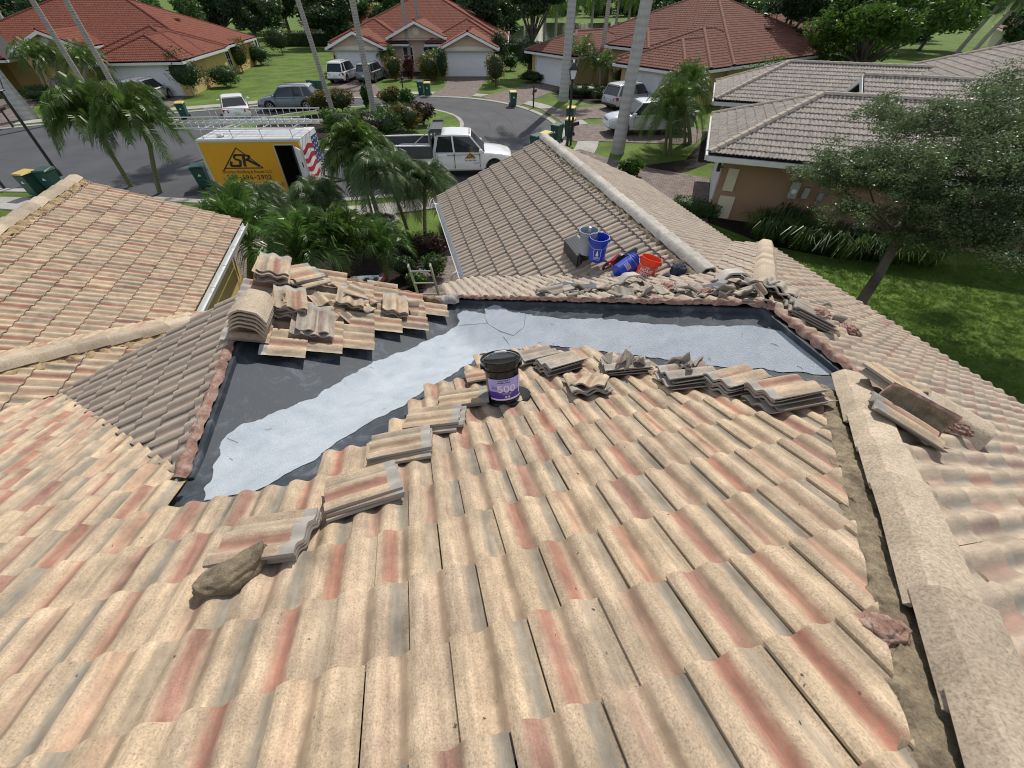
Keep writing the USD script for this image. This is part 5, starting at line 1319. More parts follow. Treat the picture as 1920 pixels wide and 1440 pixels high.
for x, w, z0, z1, mt in ((3.35, .33, 1.15, 1.78, 'galvanised'), (3.85, .22, 1.2, 1.62, 'galvanised'), (4.35, .20, 1.62, 1.86, 'grey_plastic'), (4.4, .18, 1.2, 1.5, 'grey_plastic')):
    b = part(N.path, 'meter_box', N.local(rbox(x, x + w, .62, .745, z0, z1, .015)), mt)
    if w > .3: part(b, 'dial', N.local(xf(lathe([(.0, 0), (.10, 0), (.10, .03), (.07, .05), (0, .055)], 18), (x + w / 2, .625, z0 + .28), rx=90)), 'white_plastic')
for x, z1 in ((3.5, 1.15), (3.95, 1.2), (4.45, 1.2)): part(N.path, 'conduit', N.local(cyl((x, .70, .0), (x, .70, z1), .03, n=8)), 'brown_stucco')
part(N.path, 'downpipe', N.local(rbox(7.4, 7.5, .64, .74, .1, 2.35, .015)), 'cream_trim')
lt = part(N.path, 'wall_lamp', N.local(cat([rbox(.52, .66, 1.0, 1.14, 1.75, 2.05, .02), hull([(.55, 1.03, 2.05), (.63, 1.03, 2.05), (.55, 1.11, 2.05), (.63, 1.11, 2.05), (.59, 1.07, 2.2)]), box(.66, .76, 1.05, 1.09, 1.9, 1.94)])), 'black_metal')
N.window(10.5, .75, .9, 1.1, .95)
N.finish()
# yellow house, upper left
H_ = House('yellow_house', 'yellow house with terracotta roof behind the small car park, upper left', (-29.3, 46.2), 9, 'terracotta_tile', 'yellow_stucco', 'terracotta_cap')
H_.hip(-7.4, 0, 0, 12, EZ, 'hhhh', axis='y'); H_.hip(-9.4, -.15, 3.2, 13, EZ + .06, 'hhhh', axis='y'); H_.hip(-25, -.3, 6.2, 24.2, EZ + .1, 'hhhh'); H_.hip(-25.5, -18, 0, 12, EZ, 'hhhh', axis='y'); H_.hip(-27, -15.8, 3.2, 13, EZ + .06, 'hhhh', axis='y')
H_.hip(-15.6, -9.6, 4.2, 14, EZ + .72, 'hhgh', axis='y'); H_.gable(-12.6, 6.0, 4.2, EZ + .72)
part(H_.path, 'gable_vent', H_.local(cat([box(-12.95, -12.25, 4.62, 4.69, EZ + .55, EZ + 1.15), xf(cyl((-12.6, 4.62, EZ + 1.15), (-12.6, 4.69, EZ + 1.15), .35, n=20))])), 'cream_trim')
H_.walls(-6.9, -.5, .55, 12, EZ - .1); H_.walls(-24.5, -.9, 6.8, 23.6, EZ - .05); H_.walls(-25, -18.5, .55, 12, EZ - .1); H_.walls(-15.1, -10.1, 4.75, 8, EZ + .6)
H_.garage(-3.7, .55, 5.0); H_.garage(-21.7, .55, 5.0)
for y, w in ((2.2, .9), (7.5, .9), (10.4, .9), (14, 1.2), (19, 1.2)): H_.window(y, -.5 if y < 7 else -.9, w, 1.35, .75, nrm='x', sgn=1)
for x in (-6.6, -.75): part(H_.path, 'wall_lamp', H_.local(cat([rbox(x - .08, x + .08, .36, .5, 1.55, 1.9, .02), box(x - .02, x + .02, .5, .56, 1.7, 1.75)])), 'black_metal')
part(H_.path, 'downpipe', H_.local(rbox(-.5, -.4, .8, .9, .0, 2.4, .02)), 'cream_trim'); part(H_.path, 'roof_vent', H_.local(rbox(-5.2, -4.7, 14.8, 15.2, 4.75, 4.95, .02)), 'terracotta_cap')
part(H_.path, 'screen_frame', H_.local(cat([box(-1.0 + .0, -.9, 23.7 + a, 23.8 + a, 0, 2.4) for a in (.1, 1.4, 2.7)] + [box(-1.0, -.9, 23.8, 26.6, 2.35, 2.45), box(-1.0, -.9, 23.8, 26.6, 1.1, 1.18)])), 'white_paint')
H_.finish()
# peach house, centre
C_ = House('peach_house', 'peach coloured house with two front gables at the head of the turning circle', (-11.1, 58.6), 0, 'terracotta_tile', 'peach_stucco', 'terracotta_cap')
C_.hip(3.0, 9.6, -.5, 12, EZ - .05, 'hhgh', axis='y'); C_.gable(6.3, 6.6, -.5, EZ - .05); C_.hip(-9.6, -3.0, .3, 12, EZ - .05, 'hhgh', axis='y'); C_.gable(-6.3, 6.6, .3, EZ - .05)
C_.hip(1.0, 10.3, 3.2, 14, EZ + .05, 'hhhh', axis='y'); C_.hip(-10.3, -1.0, 3.6, 14, EZ + .05, 'hhhh', axis='y'); C_.hip(-10.6, 10.6, 5.6, 25, EZ + .1, 'hhhh')
C_.hip(-3.4, 3.4, 3.4, 14, EZ + .62, 'hhgh', axis='y'); C_.gable(0, 6.8, 3.4, EZ + .62)
C_.walls(3.5, 9.1, 0, 10, EZ - .2); C_.walls(-9.1, -3.5, .8, 10, EZ - .2); C_.walls(-10, 10, 6.2, 24.4, EZ); C_.walls(-2.9, 2.9, 4.0, 7, EZ + .55)
C_.garage(6.3, 0, 4.75); C_.garage(-6.3, .8, 4.75)
for xc, y in ((6.3, 0), (-6.3, .8)):
    a = np.linspace(0, math.pi, 15)
    part(C_.path, 'arched_band', C_.local(hull([(xc - 2.75, y - .05, 2.22), (xc + 2.75, y - .05, 2.22), (xc - 2.75, y - .004, 2.22), (xc + 2.75, y - .004, 2.22)] + [(xc + 2.75 * math.cos(t), y - d, 2.34 + .34 * math.sin(t)) for t in a for d in (.05, .004)])), 'cream_trim')
    for x in (xc - 2.62, xc + 2.62): part(C_.path, 'wall_lamp', C_.local(cat([rbox(x - .07, x + .07, y - .22, y - .09, 1.5, 1.85, .02), box(x - .02, x + .02, y - .09, y - .003, 1.65, 1.7)])), 'black_metal')
part(C_.path, 'gable_medallion', C_.local(cat([cyl((0, 3.86, EZ + 1.1), (0, 3.93, EZ + 1.1), .36, n=24), cyl((0, 3.84, EZ + 1.1), (0, 3.86, EZ + 1.1), .25, n=24)])), 'cream_trim')
for x in (-1.2, 1.2): C_.window(x, 4.0, 1.1, 1.5, .8)
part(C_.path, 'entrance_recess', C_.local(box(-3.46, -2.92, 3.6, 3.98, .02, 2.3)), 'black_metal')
for sx_, x in ((-1, -3.2), (1, 3.2)):
    pass
C_.finish()
# ochre house, upper right centre
R_ = House('ochre_house', 'ochre house with faded terracotta hipped roof behind the silver cars', (13.1, 39.4), 36, 'faded_terracotta_tile', 'ochre_stucco', 'faded_cap')
R_.hip(0, 11, -.3, 7.3, EZ, 'hhhh', axis='x'); R_.hip(0, 11, 12.6, 20, EZ, 'hhhh', axis='x'); R_.hip(2.8, 14, -.5, 9.4, EZ + .05, 'hhhh', axis='x'); R_.hip(5.6, 25, -.7, 20.6, EZ + .1, 'hhhh', axis='y'); R_.hip(4.2, 13, 7.2, 12.6, EZ + .7, 'hhhh', axis='x')
R_.walls(.55, 10, .3, 6.7, EZ - .1); R_.walls(.55, 10, 13.1, 19.4, EZ - .1); R_.walls(6.2, 24.4, .0, 20, EZ - .02); R_.walls(4.7, 8, 7.7, 12.1, EZ + .55)
R_.garage(3.6, .55, 4.9, nrm='x'); R_.garage(16.2, .55, 4.9, nrm='x')
for x in (7.5, 11, 15.5, 20): R_.window(x, .3 if x < 8 else 0.0, 1.0, 1.2, .9)
part(R_.path, 'roof_vent', R_.local(rbox(16, 17, 3.2, 3.6, 4.55, 4.75, .02)), 'faded_cap')
R_.finish()
# far houses between the trees
def far_house(label, O, rot, w, d, wall, tm, capm, z=2.7):
    h = House('distant_house', label, O, rot, tm, wall, capm); h.hip(0, w, 0, d, z, 'hhhh'); h.walls(.5, w - .5, .5, d - .5, z - .1)
    h.garage(w * .3, .5, 4.8); h.window(w * .7, .5, 1.4, 1.3, .9); h.finish()
far_house('pale house with pinkish roof between the trees at the top right corner', (76, 84), -35, 16, 14, 'cream_trim', 'faded_terracotta_tile', 'faded_cap')
far_house('pinkish roofed house behind the ochre house, left of the large bright tree', (33, 78), -10, 16, 13, 'peach_stucco', 'faded_terracotta_tile', 'faded_cap')
far_house('tan house half hidden by trees behind the yellow house lawn', (-38, 98), 10, 18, 14, 'brown_stucco', 'terracotta_tile', 'terracotta_cap')
far_house('small pale house beyond the palms at the top left', (-74, 86), 20, 16, 13, 'cream_trim', 'terracotta_tile', 'terracotta_cap')
# ---------------------------------------------------------------- plants
def leaf_mat(name, c1, c2, c3, trans=.35, rough=.5, big=3.0):
    mat(name, {'g': ('geometry', {}), 'r': ('rgb_ramp', dict(ramp=[(0, c1), (.5, c2), (1, c3)])), 'n': ('noise_texture', dict(scale=big, detail=3.0)),
               'mr': ('map_range', dict(from_min=.3, from_max=.7, to_min=.62, to_max=1.35)), 'h': ('hsv', dict(hue=.5, saturation=1., fac=1.)),
               'p': ('principled_bsdf', dict(roughness=rough, specular_ior_level=.45)), 't': ('translucent_bsdf', {}), 'm': ('mix_closure', dict(fac=trans))},
        [('g.random_per_island', 'r.fac'), ('g.position', 'n.vector'), ('n.fac', 'mr.value'), ('mr.result', 'h.value'), ('r.color', 'h.color'), ('h.color', 'p.base_color'), ('h.color', 't.color'), ('p.BSDF', 'm.closure1'), ('t.BSDF', 'm.closure2')], surface='m.closure')
leaf_mat('leaf_dark', (0.0404, 0.0800, 0.0267), (0.0749, 0.1335, 0.0400), (0.1298, 0.2002, 0.0587))
leaf_mat('leaf_mid', (0.0556, 0.1218, 0.0281), (0.1011, 0.1991, 0.0398), (0.1771, 0.2928, 0.0656))
leaf_mat('leaf_bright', (0.0711, 0.1482, 0.0198), (0.1335, 0.2389, 0.0329), (0.2135, 0.3294, 0.0494), trans=.45)
leaf_mat('leaf_oak', (0.1171, 0.1684, 0.0732), (0.1830, 0.2460, 0.1098), (0.2855, 0.3440, 0.1830), trans=.45, rough=.4)
leaf_mat('leaf_croton', (.13, .105, .016), (.085, .12, .020), (.06, .11, .020), big=2.0)
leaf_mat('leaf_red', (.10, .012, .014), (.15, .03, .015), (.045, .035, .014))
leaf_mat('leaf_orange', (.42, .05, .015), (.55, .14, .02), (.28, .03, .02))
leaf_mat('leaf_maroon', (.050, .012, .014), (.07, .022, .018), (.03, .02, .012))
leaf_mat('frond_green', (0.0958, 0.1682, 0.0322), (0.1533, 0.2344, 0.0428), (0.2491, 0.3186, 0.0643), trans=.42, rough=.4, big=1.2)
leaf_mat('frond_blue', (0.0936, 0.1617, 0.0522), (0.1637, 0.2486, 0.0784), (0.2923, 0.3577, 0.1199), trans=.42, rough=.4, big=1.2)
leaf_mat('frond_fan', (0.1011, 0.1928, 0.0437), (0.1870, 0.3046, 0.0609), (0.3704, 0.4505, 0.1089), trans=.42, rough=.35, big=1.2)
leaf_mat('dry_frond', (.16, .10, .05), (.22, .15, .07), (.12, .07, .035))
def bark(name, c1, c2, ring=7.0, bump=.6):
    mat(name, {'tc': ('geometry', {}), 'w': ('wave_texture', dict(wave_type='bands', bands_direction='z', scale=ring * .32, distortion=1.6, detail=3.0, detail_scale=1.5)), 'n': ('noise_texture', dict(scale=5.0, detail=7.0, roughness=.65)),
               'a': ('math', dict(math_type='multiply_add', value2=.35)), 'r': ('rgb_ramp', dict(ramp=[(0, c1), (.35, c1), (.8, c2), (1, c2)])), 'b': ('bump', dict(strength=bump, distance=.02)), 'p': ('principled_bsdf', dict(roughness=.9, specular_ior_level=.2))},
        [('tc.position', 'w.vector'), ('tc.position', 'n.vector'), ('w.fac', 'a.value1'), ('n.fac', 'a.value3'), ('a.value', 'r.fac'), ('r.color', 'p.base_color'), ('a.value', 'b.height'), ('b.normal', 'p.normal')])
bark('palm_bark', (.19, .175, .15), (.36, .34, .31)); bark('royal_bark', (.30, .295, .28), (.40, .395, .38), ring=3.0, bump=.15); bark('oak_bark', (.045, .038, .032), (.11, .095, .08), ring=1.0, bump=1.0); bark('green_stem', (.09, .11, .045), (.17, .17, .09), ring=9.0); bark('brown_bark', (.10, .075, .05), (.20, .15, .10), ring=9.0)

def frond(L, nl, ll, w, rise, droop, seed, sag=.45, fwd=.55, curl=0.0, wide=False):
    """feather leaf along +x from the origin: a rachis and two rows of narrow leaflets"""
    r = np.random.default_rng(seed)
    t = np.linspace(0, 1, 14)
    C = np.c_[L * t * (1 - .18 * droop * t ** 2), curl * L * t ** 2, L * (rise * t - droop * t ** 2.2)]
    va, fa = tube(C, np.linspace(.012, .003, 14) * (L / 1.5) ** .5, 4)
    tl = np.linspace(.10 if not wide else .16, .985, nl)
    B = np.stack([np.interp(tl, t, C[:, k]) for k in range(3)], 1); T = np.gradient(B, axis=0); T /= np.linalg.norm(T, axis=1, keepdims=True)
    side = np.cross(T, [0, 0, 1.0]); side /= np.linalg.norm(side, axis=1, keepdims=True); upv = np.cross(side, T)
    env = np.sin(np.pi * np.clip(.12 + .82 * tl, 0, 1)) ** .7
    Q = []
    for s in (-1, 1):
        lj = ll * env * r.uniform(.85, 1.1, nl); f_ = fwd + .25 * tl + r.normal(0, .07, nl)
        d = side * s * np.cos(f_)[:, None] + T * np.sin(f_)[:, None] + upv * (.28 + r.normal(0, .10, nl))[:, None]
        d /= np.linalg.norm(d, axis=1, keepdims=True)
        m = B + d * lj[:, None] * .5; e = B + d * lj[:, None] - np.array([0, 0, 1.0]) * (sag * lj * r.uniform(.7, 1.3, nl))[:, None]
        wv = T * w
        Q.append(np.stack([B - wv * .4, B + wv * .4, m + wv * .5, m - wv * .5], 1)); Q.append(np.stack([m - wv * .5, m + wv * .5, e + wv * .06, e - wv * .06], 1))
    # join each leaflet's two quads on shared vertices so that a leaflet is one island
    vs, fs, o = [va], [fa], len(va)
    for k in (0, 2):
        a, b = Q[k], Q[k + 1]; n = len(a)
        v = np.concatenate([a, b[:, 2:]], 1).reshape(-1, 3); i = np.arange(n)[:, None] * 6 + o
        fs += [i + [0, 1, 2], i + [0, 2, 3], i + [3, 2, 4], i + [3, 4, 5]]; vs.append(v); o += len(v)
    return np.vstack(vs), np.vstack(fs)

def palm(name, label, base, crown, rt=(.10, .07), n=20, L=1.5, nl=26, ll=.36, w=.022, rise=.55, droop=.75, mt='frond_green', trunk='palm_bark', seed=0, sag=.5, joined=False, up_range=(-.3, 1.1), bulge=0.0, trunks=None, shaft=None, group=None, fwd=.55, catg='palm', dry=0):
    base, crown = np.asarray(base, float), np.asarray(crown, float); r = np.random.default_rng(seed + 100)
    t = thing(name, label, catg, base, 0, group); c = crown - base; h = c[2]
    for k, off in enumerate(trunks or [(0, 0)]):
        z = np.linspace(0, 1, 12); p = np.c_[off[0] + (c[0] - off[0] * .6) * z ** 1.2, off[1] + (c[1] - off[1] * .6) * z ** 1.2, -.05 + (h + .05) * z]
        rad = rt[0] + (rt[1] - rt[0]) * z + bulge * np.exp(-((z - .0) / .12) ** 2); part(t, 'trunk', tube(p, rad, 12), trunk, smooth=True)
    if shaft: part(t, 'crown_shaft', tube(np.array([c + [0, 0, a] for a in (-.05, shaft * .4, shaft)]), [rt[1] * 1.15, rt[1] * 1.2, rt[1] * .6], 10), 'green_stem', smooth=True)
    top = c + [0, 0, shaft or 0.0]; ms = []
    for i in range(n):
        az = i * 2.39996 + r.uniform(-.3, .3); q = (i + .5) / n; el = up_range[1] + (up_range[0] - up_range[1]) * q
        m = frond(L * r.uniform(.85, 1.1), nl, ll, w, rise, droop * (.75 + .5 * q), seed * 50 + i, sag, fwd, r.uniform(-.12, .12))
        v, f = m; ce, se = math.cos(el), math.sin(el)
        # turn the frond up by el keeping its own droop vertical
        x = v[:, 0] * ce - .25 * v[:, 2] * se; zz = v[:, 0] * se * .8 + v[:, 2]
        v = np.c_[x, v[:, 1], zz]
        m = xf((v, f), top, rz=math.degrees(az))
        if joined: ms.append(m)
        else: part(t, 'frond', m, mt if i < n - dry else 'dry_frond')
    if joined: part(t, 'crown', cat(ms), mt)
    return t
def at_y(px, py, Y):
    d = ray(px, py); P = d * (Y / d[1]); return np.array([P[0], P[1], P[2] + CAM_H])

# --- courtyard and front yard palms
def yard_palm(label, bpx, cpx, **k):
    b = ground(*bpx); return palm(k.pop('name', 'feather_palm'), label, b, at_y(*cpx, b[1]), **k)
dp = dict(L=2.0, nl=50, ll=.50, w=.028, n=42, mt='frond_blue', rise=.5, droop=.85, rt=(.09, .08), sag=.45)
yard_palm('leftmost of the four feathery palms in front of the yellow trailer', (492, 415), (490, 374), seed=1, **{**dp, 'L': 1.5, 'rise': .25})
yard_palm('feathery palm under the open trailer door, second from the left', (588, 420), (592, 368), seed=2, **{**dp, 'L': 1.5, 'rise': .3})
yard_palm('feathery palm on a thin trunk in front of the dump body', (768, 445), (727, 330), seed=3, **{**dp, 'rt': (.07, .055), 'trunk': 'green_stem', 'L': 1.7, 'rise': .4})
yard_palm('feathery palm on a thin trunk touching the garage roof corner', (797, 440), (797, 345), seed=4, **{**dp, 'rt': (.075, .06), 'L': 1.5, 'dry': 3, 'rise': .4})
yard_palm('bushy three stemmed palm in the stone ringed bed', (706, 414), (676, 306), seed=5, name='clustered_palm', L=1.75, nl=36, ll=.58, w=.05, n=72, mt='frond_green', rise=.75, droop=.85, rt=(.06, .05), trunks=[(-.12, 0), (.05, .1), (.2, -.05)], up_range=(-.25, 1.35), trunk='palm_bark')
yard_palm('left one of two drooping palms in front of the road', (246, 350), (196, 268), seed=6, name='drooping_palm', L=2.5, nl=56, ll=.66, w=.05, n=34, mt='frond_green', rise=.85, droop=1.0, rt=(.11, .085), sag=.7, shaft=.5, trunk='green_stem', up_range=(.05, 1.2))
yard_palm('right one of two drooping palms in front of the road', (300, 362), (281, 272), seed=7, name='drooping_palm', L=2.35, nl=56, ll=.64, w=.05, n=32, mt='frond_green', rise=.85, droop=1.0, rt=(.11, .085), sag=.7, shaft=.5, trunk='green_stem', up_range=(.05, 1.2))
fan = dict(L=2.0, nl=34, ll=.72, w=.060, n=22, mt='frond_fan', rise=.95, droop=.95, rt=(.09, .08), sag=.35, up_range=(.1, 1.35), trunk='brown_bark', name='broad_leaved_palm', fwd=.7)
yard_palm('largest broad leaved palm behind the tall tile stack', (578, 566), (585, 503), seed=8, **{**fan, 'n': 18, 'L': 1.9})
yard_palm('broad leaved palm leaning over the left gutter', (470, 540), (470, 468), seed=9, **{**fan, 'L': 2.0, 'n': 20})
yard_palm('broad leaved palm in the middle of the court', (655, 545), (650, 478), seed=10, **{**fan, 'L': 1.5, 'n': 15, 'mt': 'frond_green'})
yard_palm('rosette palm with fine pale leaves left of the ladder', (727, 545), (722, 482), seed=11, **{**fan, 'L': 1.35, 'll': .40, 'w': .028, 'nl': 30, 'n': 26, 'name': 'rosette_palm'})
# --- palms by the houses
far = dict(joined=True, nl=26, mt='frond_green', rise=.7, droop=.9)
for i, (lab, b, c, L_, n) in enumerate((('leftmost leaning palm before the yellow house', (95, 185), (68, 112), 2.3, 20), ('large palm before the yellow house, right of the leftmost one', (118, 180), (105, 118), 2.2, 18), ('wide drooping palm beside the maroon car', (165, 190), (160, 122), 2.4, 22), ('palm close to the left of the yellow garage', (205, 180), (200, 135), 2.2, 20))):
    bb = ground(*b); palm('front_yard_palm', lab, bb, at_y(*c, bb[1]), (.14, .11), n=n, L=L_, ll=.75, w=.055, seed=20 + i, sag=.6, **far)
for i, (lab, b, c, L_) in enumerate((('small palm at the left garage of the peach house', (727, 140), (724, 103), 1.5), ('round headed palm by the peach house entrance', (806, 142), (810, 118), 1.9), ('palm hiding the left garage of the ochre house', (1068, 170), (1088, 104), 2.2), ('palm right of the palm hiding the ochre garage', (1124, 172), (1126, 126), 2.0))):
    bb = ground(*b); palm('front_yard_palm', lab, bb, at_y(*c, bb[1]), (.11, .09), n=20, L=L_, ll=.6, w=.05, seed=30 + i, sag=.6, **far)
for i, (lab, b, c, L_, n) in enumerate((('tall clump of arching palm left of the brown house', (1290, 268), (1282, 190), 1.9, 44), ('broad arching palm clump beside the silver pickup', (1252, 290), (1255, 232), 2.0, 50))):
    bb = ground(*b); palm('clumping_palm', lab, bb, at_y(*c, bb[1]), (.10, .08), n=n, L=L_ * 1.25, nl=44, ll=.55, w=.034, seed=40 + i, rise=.95, droop=1.05, mt='frond_green', up_range=(-.15, 1.35), trunks=[(-.2, 0), (.15, .15), (.1, -.2)], trunk='green_stem')
# --- tall royal and cabbage palms whose heads are above the picture
def tall(lab, bpx, r, h, lean=(0, 0), bulge=0.0, trunk='royal_bark', seed=0, L=3.2, name='royal_palm'):
    b = ground(*bpx); palm(name, lab, b, b + [lean[0], lean[1], h], (r, r * .82), n=16, L=L, nl=30, ll=.8, w=.06, seed=seed, joined=True, mt='frond_green', rise=.7, droop=.8, bulge=bulge, trunk=trunk, shaft=1.6)
tall('thick grey trunk standing beside the silver pickup', (1157, 287), .34, 11.5, (.5, 0), .08, seed=60)
tall('grey trunk on the grass island of the ochre house, behind the street lamp', (1056, 190), .36, 13, (.3, 0), .1, seed=61)
tall('slim trunk rising from the left end of the round island', (628, 224), .17, 13, (-1.0, 0), trunk='palm_bark', seed=62, L=2.4, name='cabbage_palm')
tall('slim trunk rising from the middle of the round island', (706, 234), .21, 13, (0, 0), trunk='palm_bark', seed=63, L=2.4, name='cabbage_palm')
tall('left of the two trunks before the peach house entrance', (772, 134), .22, 14, (0, 0), trunk='palm_bark', seed=64, L=2.4, name='cabbage_palm')
tall('right of the two trunks before the peach house entrance', (793, 122), .24, 14, (0, 0), trunk='palm_bark', seed=65, L=2.4, name='cabbage_palm')
tall('thick pale trunk nearest the left edge', (58, 224), .36, 13, (-1.2, 0), .16, seed=66)
tall('pale trunk farther back at the top left corner', (75, 150), .42, 14, (-.5, 0), seed=67)
tall('thin trunk crossing the yellow house roof, left one', (184, 202), .20, 14, (-.6, 0), trunk='palm_bark', seed=68, L=2.4, name='cabbage_palm')
tall('thin trunk crossing the yellow house gable, right one', (238, 206), .20, 14, (-.3, 0), trunk='palm_bark', seed=69, L=2.4, name='cabbage_palm')
tall('thin trunk in front of the low wing of the ochre house', (1122, 158), .22, 14, (.2, 0), trunk='palm_bark', seed=70, L=2.4, name='cabbage_palm')
for i, (px_, lab) in enumerate((((1790, 105), 'left of the leaning palms at the top right corner'), ((1812, 112), 'middle leaning palm at the top right corner'), ((1846, 112), 'right of the leaning palms at the top right corner'))):
    b = ground(*px_); palm('leaning_palm', lab, b, b + [1.6, -.6, 5.6 - .3 * i], (.30, .24), n=18, L=2.6, nl=30, ll=.85, w=.06, seed=80 + i, joined=True, mt='frond_blue', rise=.55, droop=1.1, trunk='palm_bark', sag=.8, shaft=1.0)
for i, (px_, h) in enumerate((((1040, 96), 9), ((1072, 92), 10), ((1105, 88), 10), ((1150, 84), 11), ((1172, 82), 10), ((1190, 80), 10), ((905, 100), 11), ((1020, 90), 9))):
    b = ground(*px_); palm('lakeside_palm', ['short palm left of the lake shore', 'second palm along the near lake shore', 'slim palm standing before the bright far bank', 'middle palm before the far bank', 'right hand pale trunk before the far bank', 'rightmost lakeside trunk beside the big grey trunk', 'palm behind the right garage of the peach house', 'palm left of the water behind the dark tree'][i], b, b + [0, 0, h * .62], (.24, .2), n=20, L=2.6, nl=20, ll=.9, w=.09, seed=90 + i, joined=True, mt='frond_green', rise=.6, droop=1.0, trunk='palm_bark', sag=.8)

# --- leafy trees and shrubs
def diamonds(C, size, rng, droop=0.0, fold=True):
    n = len(C); d = rng.normal(size=(n, 3)); d[:, 2] = d[:, 2] * .6 - droop; d /= np.linalg.norm(d, axis=1, keepdims=True)
    e = np.cross(d, rng.normal(size=(n, 3))); e /= np.linalg.norm(e, axis=1, keepdims=True) + 1e-9
    s = (size * rng.uniform(.6, 1.35, n))[:, None]
    return quads(np.stack([C - d * s, C + e * s * .42, C + d * s, C - e * s * .42], 1))
def blob_points(blobs, n, rng, shell=.5):
    vol = np.array([np.prod(r) ** (2 / 3) for _, r in blobs]); cnt = rng.multinomial(n, vol / vol.sum()); out = []
    for (c, r), k in zip(blobs, cnt):
        d = rng.normal(size=(k, 3)); d /= np.linalg.norm(d, axis=1, keepdims=True)
        rad = (shell + (1 - shell) * rng.random(k)) ** .8
        out.append(np.asarray(c) + d * rad[:, None] * np.asarray(r) * (.8 + .45 * meshkit.noise(d * 2.3 + np.asarray(c) * 1.7, 3)[:, None]))
    return np.vstack(out)
def crown_blobs(c, R, n, rng, flat_=.7):
    out = []
    for i in range(n):
        d = rng.normal(size=3); d /= np.linalg.norm(d); q = np.asarray(c) + d * np.asarray(R) * rng.uniform(.45, .9)
        out.append((q, np.asarray(R) * rng.uniform(.28, .46) * [1, 1, flat_]))
    return out
def limbs(base, blobs, r0, rng, split=.35, mn=.02):
    base = np.asarray(base, float); cen = np.mean([b[0] for b in blobs], 0); fork = base + (cen - base) * split; fork[2] = base[2] + (cen[2] - base[2]) * split * 1.1
    ms = [tube(np.array([base - [0, 0, .1], base + (fork - base) * .5 + rng.normal(0, .05, 3), fork]), [r0, r0 * .8, r0 * .68], 10)]
    for c, r in blobs:
        m = fork + (np.asarray(c) - fork) * .5 + rng.normal(0, .12, 3) * np.linalg.norm(r) * .5
        ms.append(tube(np.array([fork, fork + (m - fork) * .6, m, np.asarray(c)]), [r0 * .42, r0 * .3, r0 * .2, mn], 6))
    return ms
def tree(name, label, base, R, h, n=5000, leaf=.18, mt='leaf_mid', seed=0, nb=14, r0=.25, c=None, barkm='oak_bark', group=None, droop=0.0, shell=.5, fl=.7):
    rng = np.random.default_rng(seed + 500); t = thing(name, label, 'tree', base, 0, group)
    cen = np.array([0, 0, h]) if c is None else np.asarray(c, float)
    bl = crown_blobs(cen, R, nb, rng, fl); part(t, 'trunk', cat(limbs((0, 0, 0), bl, r0, rng)), barkm, smooth=True)
    part(t, 'crown', diamonds(blob_points(bl, n, rng, shell), leaf, rng, droop), mt); return t
# the oak at right, in front of the brown house
ob = np.array([10.55, 10.75, 0]); oc = ground(1775, 318, 3.55)
rng = np.random.default_rng(77)
OAK = thing('oak_tree', 'leaning oak with a wide fine leaved crown in front of the brown house', 'tree', ob)
bl = []
for (px_, py_, hh, r) in ((1560, 330, 3.3, (.8, .7, .35)), (1640, 290, 3.8, (1.0, .9, .45)), (1700, 230, 4.4, (1.0, .9, .5)), (1590, 390, 2.9, (.7, .6, .3)), (1680, 370, 3.2, (.9, .9, .45)), (1760, 300, 4.0, (1.1, 1.0, .5)), (1830, 230, 4.6, (1.2, 1.0, .5)), (1900, 180, 5.0, (1.2, 1.0, .6)), (1760, 430, 2.6, (.9, .7, .4)), (1850, 380, 3.2, (1.1, 1.0, .5)),
                          (1920, 320, 3.9, (1.2, 1.0, .6)), (1840, 455, 2.4, (.9, .8, .35)), (1930, 440, 2.8, (1.1, .9, .4)), (2010, 380, 3.4, (1.3, 1.1, .6)), (1990, 260, 4.6, (1.3, 1.1, .6)), (1700, 440, 2.4, (.6, .5, .25)), (1520, 320, 3.2, (.45, .4, .2)), (1655, 205, 4.5, (.7, .6, .35)), (1625, 335, 3.4, (.9, .8, .4)), (1720, 300, 3.9, (1., .9, .5)), (1880, 470, 2.5, (1.0, .9, .4)), (1800, 410, 2.9, (1., .9, .4)), (1900, 250, 4.5, (1.2, 1., .5)), (1850, 310, 4.0, (1.1, 1., .5)), (1780, 240, 4.5, (1., .9, .45)), (1690, 320, 3.7, (.9, .8, .4)), (1610, 310, 3.5, (.8, .7, .35)), (1740, 380, 3.1, (.9, .8, .4)), (1790, 360, 3.4, (1., .9, .45))):
    bl.append((ground(px_, py_, hh) - ob, np.array(r) * 1.0))
part(OAK, 'trunk', cat(limbs((0, 0, 0), bl[::3], .16, rng, .58, .008)), 'oak_bark', smooth=True)
sub = []
for c, r in bl:
    for k in range(16):
        d = rng.normal(size=3); d /= np.linalg.norm(d); sub.append((c + d * r * rng.uniform(.3, 1.4), r * rng.uniform(.3, .65)))
part(OAK, 'crown', diamonds(blob_points(sub, 120000, rng, .05), .038, rng, .15), 'leaf_oak')
tw = []
for c, r in sub[::2]:
    e = c + rng.normal(size=3) * r * .8; tw.append(tube(np.array([c - (c - e) * -.0, (c + e) / 2 + rng.normal(0, .04, 3), e]), [.012, .009, .004], 4))
part(OAK, 'twigs', cat(tw), 'oak_bark', kind='stuff')
